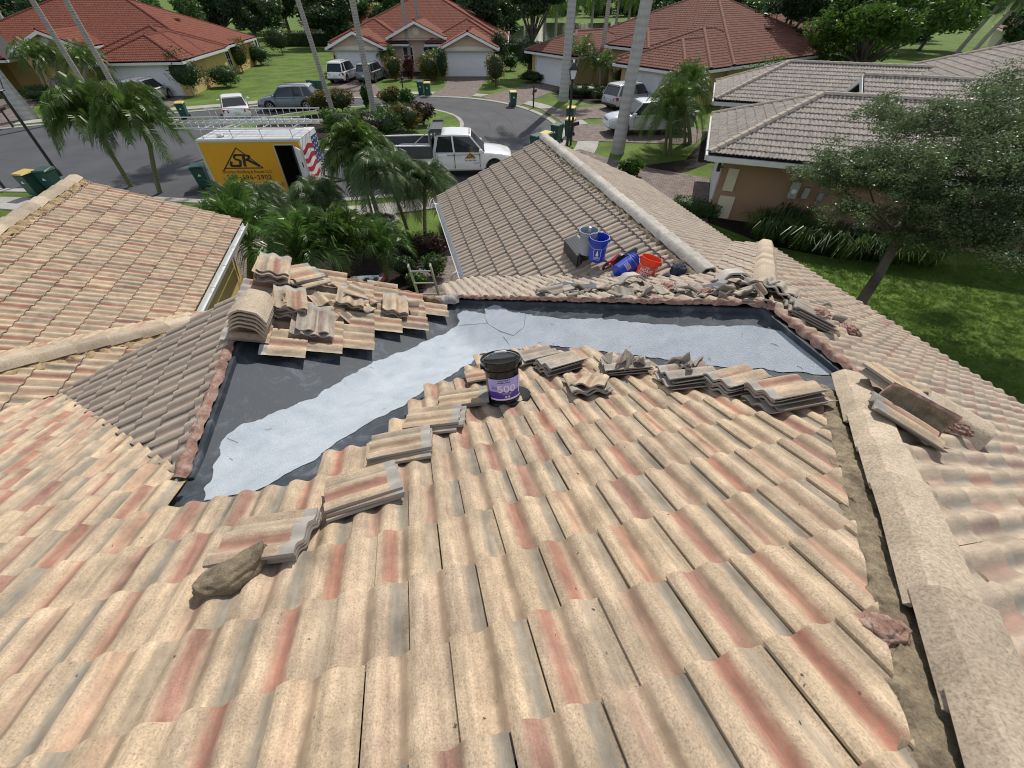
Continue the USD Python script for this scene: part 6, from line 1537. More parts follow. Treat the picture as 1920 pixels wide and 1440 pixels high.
# background trees: a few built, the rest copies
protos = [tree('broad_tree', 'dark broad tree left of the peach house', (-30, 92, 0), (5.5, 5.5, 3.6), 5.2, 7000, .34, 'leaf_dark', 1), tree('broad_tree', 'dark tree with hanging foliage behind the peach house lawn', (-2.6, 77, 0), (4.2, 4.2, 3.6), 5.8, 7000, .28, 'leaf_dark', 2, droop=.8, r0=.3),
          tree('bushy_tree', 'mid green bushy tree at the far left', (-62, 92, 0), (5, 5, 4.2), 4.6, 6500, .34, 'leaf_mid', 3), tree('bushy_tree', 'yellow green tree on the far bank of the lake', (16, 204, 0), (6, 6, 5), 5.0, 6000, .42, 'leaf_bright', 4)]
b_ = ground(1665, 205); tree('large_tree', 'large bright green tree between the ochre house and the brown house', b_ + [1.0, 7, 0], (5.4, 5.0, 3.9), 4.9, 17000, .20, 'leaf_bright', 5, 20, .3)
tree('large_tree', 'very dark tree left of the large bright tree', b_ + [-3.2, 16, 0], (4.6, 4.4, 4), 5.4, 9000, .25, 'leaf_dark', 6, 16, .3)
tree('large_tree', 'dark spreading tree over the lawn between the peach and ochre houses', (2.0, 60, 0), (3.2, 3.0, 2.4), 7.4, 12000, .22, 'leaf_dark', 7, 16, .32)
BT = []
rb = np.random.default_rng(31)
for i, (x, y, k, s) in enumerate([(-88, 96, 0, 1.2), (-76, 104, 2, 1.2), (-70, 78, 0, 1.0), (-52, 98, 0, 1.3), (-46, 112, 1, 1.2), (-40, 84, 1, 1.0), (-34, 110, 0, 1.2), (-26, 104, 2, 1.1), (-22, 116, 0, 1.3), (-16, 98, 1, 1.1), (-10, 104, 0, 1.2), (-4, 94, 1, 1.1), (-98, 80, 2, 1.2), (-82, 66, 0, 1.0), (-92, 54, 2, 1.0),
                                  (-3, 112, 2, .9), (-6, 86, 1, .9), (31, 96, 1, 1.1), (30, 92, 0, 1.0), (40, 98, 2, 1.1), (48, 88, 0, 1.1), (30, 200, 3, 1.1), (42, 206, 3, 1.2), (4, 202, 3, 1.0), (54, 196, 2, 1.3), (-8, 146, 2, 1.3), (58, 140, 0, 1.4), (-58, 122, 2, 1.5), (-28, 134, 0, 1.5), (-2, 222, 2, 1.6), (22, 226, 0, 1.6), (44, 228, 2, 1.7),
                                  (66, 86, 0, 1.2), (70, 48, 2, 1.0), (58, 80, 2, .8), (70, 72, 2, .8), (46, 74, 2, .7), (-110, 110, 0, 1.6), (-120, 88, 2, 1.4), (76, 110, 0, 1.5), (-44, 72, 2, .8), (-60, 74, 0, .9), (-12, 132, 2, 1.4), (68, 124, 2, 1.2)]):
    BT.append((x, y, k, s))
side_word = lambda x: 'far left' if x < -60 else 'left' if x < -30 else 'left centre' if x < -8 else 'centre' if x < 14 else 'right centre' if x < 34 else 'right'
rank = lambda y: 'front rank' if y < 90 else 'middle rank' if y < 120 else 'rear rank'
OR2 = ['first', 'second', 'third', 'fourth', 'fifth', 'sixth', 'seventh', 'eighth', 'ninth', 'tenth', 'eleventh', 'twelfth', 'thirteenth', 'fourteenth', 'fifteenth', 'sixteenth', 'seventeenth', 'eighteenth', 'nineteenth', 'twentieth', 'twenty-first', 'twenty-second', 'twenty-third', 'twenty-fourth']
BT.sort(key=lambda b: b[0] / b[1])
cnt = {}
for i, (x, y, k, s) in enumerate(BT):
    cnt[rank(y)] = cnt.get(rank(y), 0) + 1
    copy_thing(protos[k], (x, y, 0), float(rb.uniform(0, 360)), f"{['dark broad tree', 'dark tree with hanging foliage', 'mid green bushy tree', 'yellow green tree'][k]}, {OR2[cnt[rank(y)] - 1]} from the left in the {rank(y)} of the wood", s, group='trees of the wood behind the houses')
# low understorey closing the view between the trunks
rng = np.random.default_rng(12)
us = [(np.array([x, y, rng.uniform(.6, 1.6)]), np.array([rng.uniform(1.5, 3), rng.uniform(1, 2), rng.uniform(.8, 1.8)])) for x, y in [(rng.uniform(-120, 0), rng.uniform(118, 140)) for _ in range(60)] + [(rng.uniform(44, 90), rng.uniform(112, 170)) for _ in range(30)] + [(rng.uniform(-30, 80), rng.uniform(208, 232)) for _ in range(60)]]
single('undergrowth', diamonds(blob_points(us, 26000, rng, .3), .42, rng), 'leaf_dark', 'dark undergrowth beneath the distant trees', 'undergrowth', kind='stuff')

def shrub(label, base, R, n=900, leaf=.07, mt='leaf_mid', seed=0, name='shrub', catg='shrub', stem=True, group=None, box_=False, rz=0, z=None, lum=9):
    rng = np.random.default_rng(seed + 900); base = np.asarray(base, float); t = thing(name, label, catg, base, rz, group); R = np.asarray(R, float)
    zc = R[2] if z is None else z
    if box_:
        p = rng.uniform(-1, 1, (n, 3)); k = rng.integers(0, 3, n); ii = np.arange(n); p[ii, k] = np.sign(p[ii, k]) * rng.uniform(.82, 1.06, n); p = p * R + [0, 0, zc]
        p = p + (meshkit.noise(p * 4, seed)[:, None] - .5) * .18 * R
    else:
        bl = [((0, 0, zc), R * .8)] + [(np.array([0, 0, zc]) + (lambda d: d / np.linalg.norm(d))(rng.normal(size=3)) * R * .6, R * rng.uniform(.35, .5)) for _ in range(lum)]
        p = blob_points(bl, n, rng, .55); p = p[p[:, 2] > .02]
    part(t, 'foliage', diamonds(p, leaf, rng), mt)
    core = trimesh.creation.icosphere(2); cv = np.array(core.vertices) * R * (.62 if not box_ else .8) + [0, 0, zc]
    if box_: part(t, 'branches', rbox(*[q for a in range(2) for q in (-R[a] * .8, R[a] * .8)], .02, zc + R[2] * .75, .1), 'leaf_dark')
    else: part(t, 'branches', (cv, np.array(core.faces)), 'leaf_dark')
    if stem: part(t, 'stem', cat([cyl((a, b, 0), (a * 2, b * 2, zc), .03, .02, 6) for a, b in ((0, 0), (.06, .04), (-.05, .05))]), 'brown_bark')
    return t
g = lambda x, y, h=0.0: ground(x, y, h)
# island planting
I0 = np.array([0, 0, .14])
for i, (x, y, R, mt, lab) in enumerate(((608, 219, (1.3, .9, .85), 'leaf_croton', 'left end hedge of the round island'), (645, 215, (1.2, .9, .85), 'leaf_croton', 'hedge at the back left of the round island'), (735, 203, (1.25, .8, .7), 'leaf_croton', 'bush at the back of the round island between the slim trunks'), (766, 206, (.75, .7, .65), 'leaf_mid', 'small round bush at the back right of the round island'),
                                        (650, 262, (1.6, .9, .85), 'leaf_bright', 'bright hedge at the near left of the round island'), (690, 266, (1.2, .8, .8), 'leaf_maroon', 'reddish bush at the near side of the round island'), (728, 262, (1.2, .8, .75), 'leaf_mid', 'low green bush at the near middle of the round island'), (765, 250, (1.2, .9, .9), 'leaf_croton', 'yellow green bush at the near right of the round island'), (795, 238, (.9, .8, .75), 'leaf_maroon', 'low maroon bush at the right end of the planting'),
                                        (625, 245, (1.0, .8, .7), 'leaf_bright', 'low bright bush at the left of the round island'), (690, 205, (.45, .45, .85), 'leaf_mid', 'narrow upright bush at the slim trunk on the island'))):
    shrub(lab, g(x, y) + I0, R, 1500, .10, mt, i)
def grass_clump(label, base, R, h, n=160, mt='leaf_mid', seed=0, name='grass_clump', w=.02, catg='ornamental grass', group=None):
    rng = np.random.default_rng(seed + 1300); t = thing(name, label, catg, base, 0, group)
    a = rng.uniform(0, 6.283, n); r = R * np.sqrt(rng.random(n)) * .5; p0 = np.c_[r * np.cos(a), r * np.sin(a), np.zeros(n)]
    d = np.c_[np.cos(a + rng.normal(0, .5, n)), np.sin(a + rng.normal(0, .5, n)), np.zeros(n)]; hh = h * rng.uniform(.6, 1.1, n); o = R * rng.uniform(.4, 1.1, n)
    m = p0 + d * (o * .4)[:, None] + np.c_[np.zeros((n, 2)), hh]; e = p0 + d * o[:, None] + np.c_[np.zeros((n, 2)), hh * rng.uniform(.45, .95, n)]
    s = np.cross(d, [0, 0, 1.0]) * w
    v = np.stack([p0 - s, p0 + s, m + s * .8, m - s * .8, e + s * .1, e - s * .1], 1).reshape(-1, 3); i = np.arange(n)[:, None] * 6
    part(t, 'blades', (v, np.vstack([i + [0, 1, 2], i + [0, 2, 3], i + [3, 2, 4], i + [3, 4, 5]])), mt); return t
for i, (x, y) in enumerate(((665, 235), (690, 240), (720, 225), (745, 220), (760, 228), (715, 240), (740, 238))):
    grass_clump(f"{['left', 'second', 'third', 'fourth', 'fifth', 'sixth', 'seventh'][i]} clump of tall grass in the middle of the round island", g(x, y) + I0, .9, .8, 130, 'leaf_mid', i, group='tall grass clumps on the round island')
# yards
for i, (x, y, R, mt, lab, bx) in enumerate(((362, 178, (1.75, 1.6, 1.75), 'leaf_dark', 'clipped round tree bush at the right corner of the yellow garage', 0), (425, 163, (1.9, 1.2, 1.0), 'leaf_mid', 'spreading bush under the side windows of the yellow house', 0), (455, 135, (1.7, 1.4, 1.7), 'leaf_croton', 'yellow leaved plant at the side of the yellow house', 0), (490, 122, (1.8, 1.4, 1.2), 'leaf_mid', 'bush at the rear corner of the yellow house', 0),
                                            (530, 102, (2.0, 1.6, 1.8), 'leaf_dark', 'dark bush on the lawn behind the yellow house', 0), (90, 190, (2.4, 1.0, .6), 'leaf_mid', 'low hedge by the left garage of the yellow house', 0), (150, 178, (2.2, 1.0, .9), 'leaf_dark', 'dark bushes behind the maroon car', 0),
                                            (742, 150, (1.1, .9, 1.25), 'leaf_croton', 'orange and yellow croton at the left garage of the peach house', 0), (770, 150, (.7, .7, 1.2), 'leaf_red', 'red leaved plant before the peach house entrance', 0), (808, 150, (1.5, 1.0, 1.2), 'leaf_croton', 'broad yellow croton left of the right garage of the peach house', 0), (832, 152, (.8, .8, 1.5), 'leaf_dark', 'dark upright bush beside the right garage of the peach house', 0), (785, 132, (1.8, 1.0, 1.3), 'leaf_dark', 'dark hedge under the peach house windows', 0),
                                            (930, 162, (1.15, 1.1, 1.6), 'leaf_croton', 'light green rounded bush right of the peach house driveway', 0), (934, 138, (1.5, 1.2, 2.1), 'leaf_dark', 'tall dark bush at the right corner of the peach house', 0), (918, 138, (.9, .8, 1.3), 'leaf_dark', 'dark bush tight against the right garage door', 0), (957, 132, (1.1, 1, .9), 'leaf_mid', 'small bush on the lawn right of the peach house', 0),
                                            (994, 148, (1.7, 1.5, 1.55), 'leaf_dark', 'clipped ball tree on the lawn left of the ochre house', 2.3), (1000, 155, (1.6, 1.0, .5), 'leaf_dark', 'low planting at the foot of the clipped ball tree', 0), (1090, 182, (2.4, 1.0, .55), 'leaf_dark', 'low dark hedge in front of the ochre house', 0), (1140, 190, (1.8, .9, .55), 'leaf_dark', 'low dark hedge behind the silver car', 0), (1172, 165, (1.6, 1.0, 1.0), 'leaf_croton', 'yellow green bush between the ochre garages', 0),
                                            (1180, 330, (.7, .6, .45), 'leaf_bright', 'bright low bush showing over the garage roof', 0), (1420, 205, (2.3, 1.3, 1.9), 'leaf_bright', 'leafy shrub between the two wings of the brown house', 0))):
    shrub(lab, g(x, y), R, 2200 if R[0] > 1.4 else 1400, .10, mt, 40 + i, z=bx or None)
shrub('dark clipped hedge across the lawn behind the ochre house', g(985, 112), (6.0, .8, .95), 4200, .14, 'leaf_dark', 80, name='hedge', catg='hedge', stem=False, box_=True, rz=-4)
shrub('long dark hedge behind the yellow house lawn', g(590, 86), (8.0, .8, 1.0), 4200, .14, 'leaf_dark', 81, name='hedge', catg='hedge', stem=False, box_=True, rz=3)
shrub('low clipped hedge at the corner of the brown house driveway', g(1302, 402), (.95, .42, .30), 2600, .045, 'leaf_mid', 82, name='hedge', catg='hedge', stem=False, box_=True, rz=-28)
for i, (x, y) in enumerate(((1430, 445), (1462, 448), (1500, 462), (1540, 470), (1580, 478), (1625, 482), (1670, 486), (1480, 425), (1720, 492))):
    grass_clump(f"{['first', 'second', 'third', 'fourth', 'fifth', 'sixth', 'seventh', 'eighth', 'ninth'][i]} strappy clump {'in the row' if i < 7 else 'behind the row' if i == 7 else 'ending the row'} along the brown house wall", g(x, y), .95, .95, 240, 'leaf_dark' if i % 2 else 'frond_green', 20 + i, group='strappy clumps along the brown house', w=.018)
# courtyard plants
for i, (x, y, R, mt, lab) in enumerate(((812, 478, (.75, .6, .5), 'leaf_maroon', 'dark rounded bush beside the garage roof corner'), (560, 420, (.35, .3, .35), 'leaf_orange', 'bright orange leaved plant among the palms'), (640, 430, (.5, .4, .3), 'leaf_maroon', 'low dark red plant left of the stone ringed bed'), (700, 425, (.75, .55, .28), 'leaf_maroon', 'dark red plants inside the stone ring'), (785, 540, (.4, .35, .3), 'leaf_bright', 'bright green bush behind the ladder'), (760, 520, (.5, .4, .4), 'leaf_dark', 'dark bush under the ladder'), (815, 520, (.5, .4, .45), 'leaf_mid', 'green bush right of the ladder'), (525, 452, (.5, .4, .4), 'leaf_mid', 'green bush beside the brick path'), (690, 470, (.55, .5, .35), 'leaf_maroon', 'reddish low plant in the middle of the court'))):
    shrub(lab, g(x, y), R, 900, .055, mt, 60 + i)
for i, (x, y, r) in enumerate(((540, 395, .5), (615, 395, .6), (610, 470, .6), (515, 495, .6), (770, 470, .5), (840, 450, .45))):
    grass_clump(f"{['first', 'second', 'third', 'fourth', 'fifth', 'sixth'][i]} strappy plant among the court palms counting from the road", g(x, y), r, .6, 110, 'frond_fan', 40 + i, group='strappy plants in the court', w=.018)
# stones round the planter
rng = np.random.default_rng(4); pc = ground(703, 415)
for i in range(16):
    a = i / 16 * 6.283; s = trimesh.creation.icosphere(2); v = np.array(s.vertices); v = v * (1 + (meshkit.fbm(v * 2 + i * 5, 3, i)[:, None] - .5) * .6) * np.array([.16, .11, .09]) * rng.uniform(.8, 1.2)
    single('border_stone', xf((v, np.array(s.faces)), pc + [math.cos(a) * .95, math.sin(a) * .75, .05], rz=math.degrees(a) + 90), 'bare_concrete', 'pale rough stone ringing the bed of the three stemmed palm', 'stone', 'stones ringing the palm bed', smooth=50)

leaf_mat('lawn_blade', (0.1199, 0.2165, 0.0307), (0.1859, 0.2913, 0.0437), (0.2849, 0.3609, 0.0717), trans=.25, big=.8)
# lawn blades where the camera is near: right hand lawn
rng = np.random.default_rng(9)
t0 = UsdGeom.PointInstancer.Define(stage, '/World/lawn_grass'); tag(t0, 'short grass blades of the lawn at right', 'grass', None, 'stuff')
tu = []
for k in range(2):
    n = 34; a = rng.uniform(0, 6.283, n); p0 = np.c_[rng.uniform(-.09, .09, (n, 2)), np.zeros(n)]; d = np.c_[np.cos(a), np.sin(a), np.zeros(n)] * rng.uniform(.01, .035, n)[:, None]; hh = rng.uniform(.03, .065, n)
    s = np.cross(d / np.linalg.norm(d, axis=1, keepdims=True), [0, 0, 1.0]) * .004; e = p0 + d + np.c_[np.zeros((n, 2)), hh]
    v = np.stack([p0 - s, p0 + s, e], 1).reshape(-1, 3); f = np.arange(3 * n).reshape(-1, 3)
    pm = usdkit.mesh(stage, f'/World/lawn_grass/tuft_{k}' if k else '/World/lawn_grass/tuft', (v, f), '/World/Looks/lawn_blade'); tu.append(pm.GetPath())
lawn_area = sg.Polygon(gp((1270, 400), (1340, 425), (1440, 462), (1560, 486), (1700, 495), (1940, 500), (2000, 620), (2000, 860), (1800, 800), (1560, 700), (1400, 560))).difference(unary_union([b.buffer(0) for b in beds]))
pts = []
x0, y0, x1, y1 = lawn_area.bounds
import shapely
q = rng.uniform([x0, y0], [x1, y1], (int((x1 - x0) * (y1 - y0) * 75), 2)); q = q[shapely.contains_xy(lawn_area, q[:, 0], q[:, 1])]
t0.CreatePrototypesRel().SetTargets(tu)
t0.CreateProtoIndicesAttr(Vt.IntArray.FromNumpy(rng.integers(0, 2, len(q)).astype(np.int32)))
t0.CreatePositionsAttr(Vt.Vec3fArray.FromNumpy(np.c_[q, np.zeros(len(q))].astype(np.float32)))
an = rng.uniform(0, math.pi, len(q)); t0.CreateOrientationsAttr(Vt.QuathArray([Gf.Quath(math.cos(a), 0, 0, math.sin(a)) for a in an]))
# ---------------------------------------------------------------- vehicles
def paint(name, c, metal=.0, rough=.28): simple(name, c, rough, metal, coat=.6)
paint('paint_white', (.72, .73, .74)); paint('paint_silver', (.42, .44, .46), .55, .32); paint('paint_grey', (.17, .20, .225), .5, .3); paint('paint_maroon', (.05, .010, .016), .2); paint('paint_light', (.55, .58, .62), .35)
simple('tyre_rubber', (.014, .014, .014), .85); simple('rim_alloy', (.40, .41, .43), .35, .8); simple('tail_red', (.35, .012, .012), .25); simple('lamp_clear', (.62, .64, .66), .15); simple('plate_white', (.60, .62, .58), .5); simple('trailer_yellow', (.62, .30, .012), .42, var=.05, scale=2); simple('flag_red', (.42, .02, .03), .45); simple('flag_blue', (.02, .04, .17), .45); simple('dark_interior', (.01, .01, .01), .9)
def loft(secs):
    """closed loft of equal-length closed rings (n,k,3)"""
    s = np.asarray(secs, float); n, k, _ = s.shape; v = s.reshape(-1, 3); f = []
    for i in range(n - 1):
        for j in range(k):
            a, b, c, d = i * k + j, i * k + (j + 1) % k, (i + 1) * k + (j + 1) % k, (i + 1) * k + j
            f += [[a, b, c], [a, c, d]]
    v = np.vstack([v, s[0].mean(0), s[-1].mean(0)]); c0, c1 = n * k, n * k + 1
    for j in range(k): f += [[c0, (j + 1) % k, j], [c1, (n - 1) * k + j, (n - 1) * k + (j + 1) % k]]
    return v, np.array(f)
def to_manifold(m):
    v, f = cat([m]); t = trimesh.Trimesh(v, f, process=True); t.fix_normals()
    return manifold3d.Manifold(manifold3d.Mesh(np.asarray(t.vertices, np.float32), np.asarray(t.faces, np.uint32)))
def lower_body(st):
    """stations (x, half width, z bottom, z top, roundness)"""
    secs = []
    for x, w, zb, zt, r in st:
        h = zt - zb
        half = [(w * .86, zb), (w * .97, zb + .10 * h), (w, zb + .38 * h), (w * .995, zb + .62 * h), (w * .965, zt - .16 * h), (w - r, zt - .02 * h), (w * .45, zt + .012)]
        secs.append([(x, y, z) for y, z in half] + [(x, -y, z) for y, z in half[::-1]])
    return loft(secs)
def wheels(t, xs, y, R, w, rimR):
    for x in xs:
        for s in (-1, 1):
            c = (x, s * (y - w / 2), R)
            tp = part(t, 'wheel', xf(lathe([(R * .62, -w / 2), (R * .93, -w / 2), (R, -w / 2 + .03), (R, w / 2 - .03), (R * .93, w / 2), (R * .62, w / 2)], 24), c, rx=90), 'tyre_rubber', smooth=40)
            ms = [xf(lathe([(0, 0), (rimR * .2, .0), (rimR * .2, .02), (0, .02)], 14), (0, 0, 0), rx=90)]
            for k in range(6):
                a = k * 60; ms.append(xf(box(rimR * .1, rimR * .98, -.012, .012, -.028, .028), ry=a))
            ms.append(xf(lathe([(rimR * .9, -.03), (rimR * 1.02, -.03), (rimR * 1.02, .02), (rimR * .9, .02)], 24), rx=90))
            part(tp, 'rim', xf(cat(ms), (x, s * (y - .02), R)), 'rim_alloy')
            part(tp, 'brake_disc', xf(lathe([(0, 0), (rimR * .92, 0), (rimR * .92, .01), (0, .01)], 20), (x, s * (y - .09), R), rx=90), 'dark_interior')
def car(name, label, x, y, head, pm, kind='suv', L=4.65, W=1.86, H=1.70, group=None, catg='car', roofm=None):
    t = thing(name, label, catg, (x, y, .012), head, group); hw = W / 2; f, r = L / 2, -L / 2; R = .36 if kind != 'pickup' else .41; zb = .24 if kind != 'pickup' else .36
    hood, belt = (.98, 1.02) if kind == 'suv' else (1.16, 1.20) if kind == 'pickup' else (.80, .92)
    xa, xb = f - .92, r + .90 if kind != 'pickup' else r + 1.18
    wsb = f - 1.18 if kind != 'pickup' else f - 1.38          # windscreen base
    wst = wsb - .78; rt = {'suv': r + .42, 'pickup': f - 3.88, 'sedan': r + 1.35}[kind]; rb = {'suv': r + .10, 'pickup': f - 4.04, 'sedan': r + .62}[kind]
    tail_top = {'suv': belt, 'pickup': belt + .02, 'sedan': belt - .02}[kind]
    st = [(r, hw * .86, zb + .16, tail_top - .14, .10), (r + .10, hw * .95, zb + .05, tail_top - .02, .09), (r + .5, hw, zb, tail_top, .07), (rt, hw, zb, belt, .07), (0, hw, zb, belt, .07), (wsb - .1, hw, zb, belt - .01, .07), (wsb + .12, hw * .995, zb, hood + .02, .10), (f - .55, hw * .97, zb, hood - .05, .14), (f - .15, hw * .90, zb + .06, hood - .14, .16), (f, hw * .78, zb + .14, hood - .26, .14)]
    B = to_manifold(lower_body(st))
    for xx in (xa, xb):
        for s in (-1, 1): B = B - manifold3d.Manifold.cylinder(.34, R + .07, R + .07, 28).rotate((90, 0, 0)).translate((xx, s * (hw - .14) + .17, R + .02))
    if kind == 'pickup':
        B = B - to_manifold(box(r + .12, rb - .08, -hw + .10, hw - .10, zb + .5, belt + .3))
    part(t, 'body', B, pm, smooth=35)
    # glasshouse
    def ring(x0, w0, z0, z1, w1): return [(x0, w0, z0), (x0, w1, z1 - .03), (x0, w1 - .12, z1), (x0, -w1 + .12, z1), (x0, -w1, z1 - .03), (x0, -w0, z0)]
    gw, rw = hw - .085, hw - .24; zt = H - .035
    gl = hull([(wsb, s * (gw - .1), hood + .0) for s in (-1, 1)] + [(wsb - .12, s * gw, belt - .02) for s in (-1, 1)] + [(wst, s * rw, zt - .03) for s in (-1, 1)] + [(rt + .1, s * rw, zt - .02) for s in (-1, 1)] + [(rb, s * (gw - .05), belt - .02) for s in (-1, 1)] + [((wst + rt) / 2, s * rw, zt + .01) for s in (-1, 1)])
    part(t, 'windows', gl, 'dark_glass')
    rf = []
    for x0, dw, dz in ((wst + .10, .03, -.065), (wst - .10, .0, -.005), ((wst + rt) / 2, -.01, .03), (rt + .12, .0, .005), (rt - .03, .03, -.055)): rf.append([(x0, y_, z_) for y_, z_ in ((rw + .03 - dw, zt - .07 + dz), (rw + .005 - dw, zt - .01 + dz), (rw - .14, zt + .03 + dz), (-rw + .14, zt + .03 + dz), (-rw - .005 + dw, zt - .01 + dz), (-rw - .03 + dw, zt - .07 + dz))])
    part(t, 'roof', loft(rf), roofm or pm, smooth=40)
    for s in (-1, 1):
        def strip(a, b, w_=.05, nm='pillar', m_=pm):
            a, b = np.array(a), np.array(b); part(t, nm, hull([p + np.array([dx, s * dy, 0]) for p in (a, b) for dx in (-w_, w_) for dy in (-.03, .012)]), m_)
        strip((wsb - .10, s * gw, belt - .02), (wst + .02, s * (rw + .012), zt - .04), .045)
        xm = (wst + rt) / 2 + (.12 if kind != 'pickup' else .05); strip((xm, s * gw, belt - .02), (xm - .05, s * (rw + .012), zt - .04), .04, m_='black_plastic' if kind == 'suv' else pm)
        if kind == 'suv': strip((rb + .85, s * gw, belt - .02), (rt + .62, s * (rw + .012), zt - .04), .05)
        strip((rb + .06, s * (gw - .03), belt - .02), (rt + .10, s * (rw + .005), zt - .04), .07)
        part(t, 'mirror', cat([rbox(wsb - .32, wsb - .14, min(s * (hw + .02), s * (hw + .2)), max(s * (hw + .02), s * (hw + .2)), belt - .02, belt + .14, .03)]), pm, smooth=40)
        part(t, 'headlight', hull([(f - .06, s * hw * .52, hood - .32), (f - .06, s * hw * .52, hood - .20), (f - .30, s * hw * .93, hood - .20), (f - .30, s * hw * .93, hood - .34), (f + .01, s * hw * .55, hood - .30), (f - .24, s * hw * .965, hood - .24)]), 'lamp_clear')
        part(t, 'tail_lamp', hull([(r - .012, s * hw * .55, belt - .30), (r - .012, s * hw * .55, belt - .14), (r + .2, s * hw * .99, belt - .10), (r + .2, s * hw * .99, belt - .30), (r + .03, s * hw * .90, belt - .08), (r + .03, s * hw * .90, belt - .34)]), 'tail_red')
        for dx in (.25, -.75): part(t, 'door_handle', rbox(xm + dx - .09, xm + dx + .09, min(s * (hw - .03), s * (hw + .012)), max(s * (hw - .03), s * (hw + .012)), belt - .20, belt - .165, .008), pm)
        part(t, 'sill', rbox(xb + .5, xa - .5, min(s * (hw - .10), s * (hw - .005)), max(s * (hw - .10), s * (hw - .005)), zb - .02, zb + .09, .02), 'black_plastic' if kind == 'suv' else 'aluminium')
    for s in (-1, 1):
        part(t, 'door_gap', cat([box(xx - .006, xx + .006, min(s * (hw - .03), s * (hw + .004)), max(s * (hw - .03), s * (hw + .004)), zb + .12, belt - .05) for xx in (wsb - .28, xm + .02, (rb + .62 if kind != 'pickup' else rb + .12))] + [box(rb + .7, wsb - .28, min(s * (hw - .03), s * (hw + .0035)), max(s * (hw - .03), s * (hw + .0035)), belt - .115, belt - .105)]), 'dark_interior')
    part(t, 'grille', hull([(f - .02, s * hw * .5, z) for s in (-1, 1) for z in (hood - .38, hood - .22)] + [(f + .015, s * hw * .42, hood - .30) for s in (-1, 1)]), 'black_plastic')
    part(t, 'front_bumper', rbox(f - .16, f + .04, -hw * .84, hw * .84, zb + .08, zb + .26, .05), 'black_plastic' if kind == 'suv' else 'aluminium', smooth=40)
    part(t, 'rear_bumper', rbox(r - .05, r + .14, -hw * .90, hw * .90, zb + .06, zb + .24, .05), 'black_plastic' if kind == 'suv' else 'aluminium', smooth=40)
    part(t, 'number_plate', box(r - .03, r - .012, -.16, .16, belt - .42, belt - .28), 'plate_white')
    if kind == 'suv':
        for s in (-1, 1): part(t, 'roof_rail', tube([(wst - .05, s * (rw - .06), zt + .02), (wst - .15, s * (rw - .06), zt + .075), (rt + .3, s * (rw - .06), zt + .075), (rt + .2, s * (rw - .06), zt + .02)], .018, 6), 'black_plastic')
        part(t, 'rear_wiper', tube([(rb - .0, 0, belt + .06), (rb + .02, .28, belt + .12)], .01, 4), 'black_plastic')
    wheels(t, (xa, xb), hw - .01, R, .25, R * .66)
    return t
g2 = lambda x, y: ground(x, y)[:2]
c_ = g2(632, 158); car('white_suv', 'white boxy four wheel drive parked left at the peach house garage', c_[0] + .2, c_[1] + 2.4, 84, 'paint_white', L=4.75, W=1.9, H=1.82)
c_ = g2(684, 158); car('grey_suv', 'silver grey car parked right of the white one at the peach house garage', c_[0] + .3, c_[1] + 2.4, 82, 'paint_grey', L=4.6, roofm='paint_silver')
car('grey_suv', 'grey car parked facing left on the far side of the road', -18.2, 40.6, 187, 'paint_grey', L=4.65, W=1.84, H=1.7, roofm='paint_silver')
car('white_suv', 'white car with only its roof and rear window showing behind the ladders', -21.4, 38.0, 118, 'paint_white', kind='sedan', L=4.6, H=1.47)
car('silver_suv', 'silver car parked on the driveway of the yellow house', -31.9, 43.9, 94, 'paint_silver', L=4.7, W=1.92, H=1.72)
car('maroon_suv', 'dark maroon car partly hidden by palms before the yellow house', -37.4, 43.6, -12, 'paint_maroon', L=4.6)
car('silver_suv', 'silver car parked on the right driveway of the ochre house', 9.9, 41.6, 32, 'paint_silver', L=4.8, W=1.95, H=1.75)
car('silver_pickup', 'silver four door pickup on the driveway behind the grey palm trunk', 9.3, 33.0, 186, 'paint_light', kind='pickup', L=5.9, W=2.02, H=1.92, catg='pickup')
# white dump-bed truck
T = car('white_pickup', 'white work truck with dark dump body and a small roofing sign on its door', -3.15, 24.3, 4, 'paint_white', kind='pickup', L=6.2, W=2.04, H=1.97, catg='truck')
hw = 1.02; x0, x1 = -4.55, -1.0
part(T, 'dump_floor', box(x0, x1, -1.05, 1.05, .95, 1.04), 'dark_grey_plastic')
for s in (-1, 1): part(T, 'dump_side', cat([box(x0, x1, s * 1.04 - .03, s * 1.04 + .03, 1.04, 1.52)] + [box(x0 + k * (x1 - x0) / 6 - .03 + .05, x0 + k * (x1 - x0) / 6 + .03 + .05, s * 1.075 - .02 * (1), s * 1.075 + .02, 1.0, 1.5) for k in range(7)]), 'dark_grey_plastic')
for s in (-1, 1): part(T, 'dump_rail', box(x0, x1, s * 1.05 - .05, s * 1.05 + .05, 1.522, 1.57), 'white_paint')
part(T, 'tailgate', box(x0 - .05, x0 - .003, -1.05, 1.05, 1.0, 1.52), 'dark_grey_plastic')
part(T, 'headboard', cat([box(x1 + .003, x1 + .06, -1.05, 1.05, 1.04, 1.75), box(x1 + .003, x1 + .06, -1.05, -.95, 1.75, 2.15), box(x1 + .003, x1 + .06, .95, 1.05, 1.75, 2.15), box(x1 + .003, x1 + .06, -1.05, 1.05, 2.10, 2.2)]), 'dark_grey_plastic')
part(T, 'cab_guard', cat([box(x1 + .06, x1 + .62, -1.0, 1.0, 2.14, 2.18), box(x1 + .06, x1 + .62, -1.04, -.98, 2.1, 2.26), box(x1 + .06, x1 + .62, .98, 1.04, 2.1, 2.26)]), 'dark_grey_plastic')
part(T, 'tool_rack', cat([tube([(x1 - .05, s * .9, 1.5), (x1 - .05, s * .9, 2.3)], .03, 6) for s in (-1, -.5)] + [tube([(x1 - .9, -1.0, 1.55), (x1 + .1, -.95, 2.25)], .02, 6)]), 'galvanised')
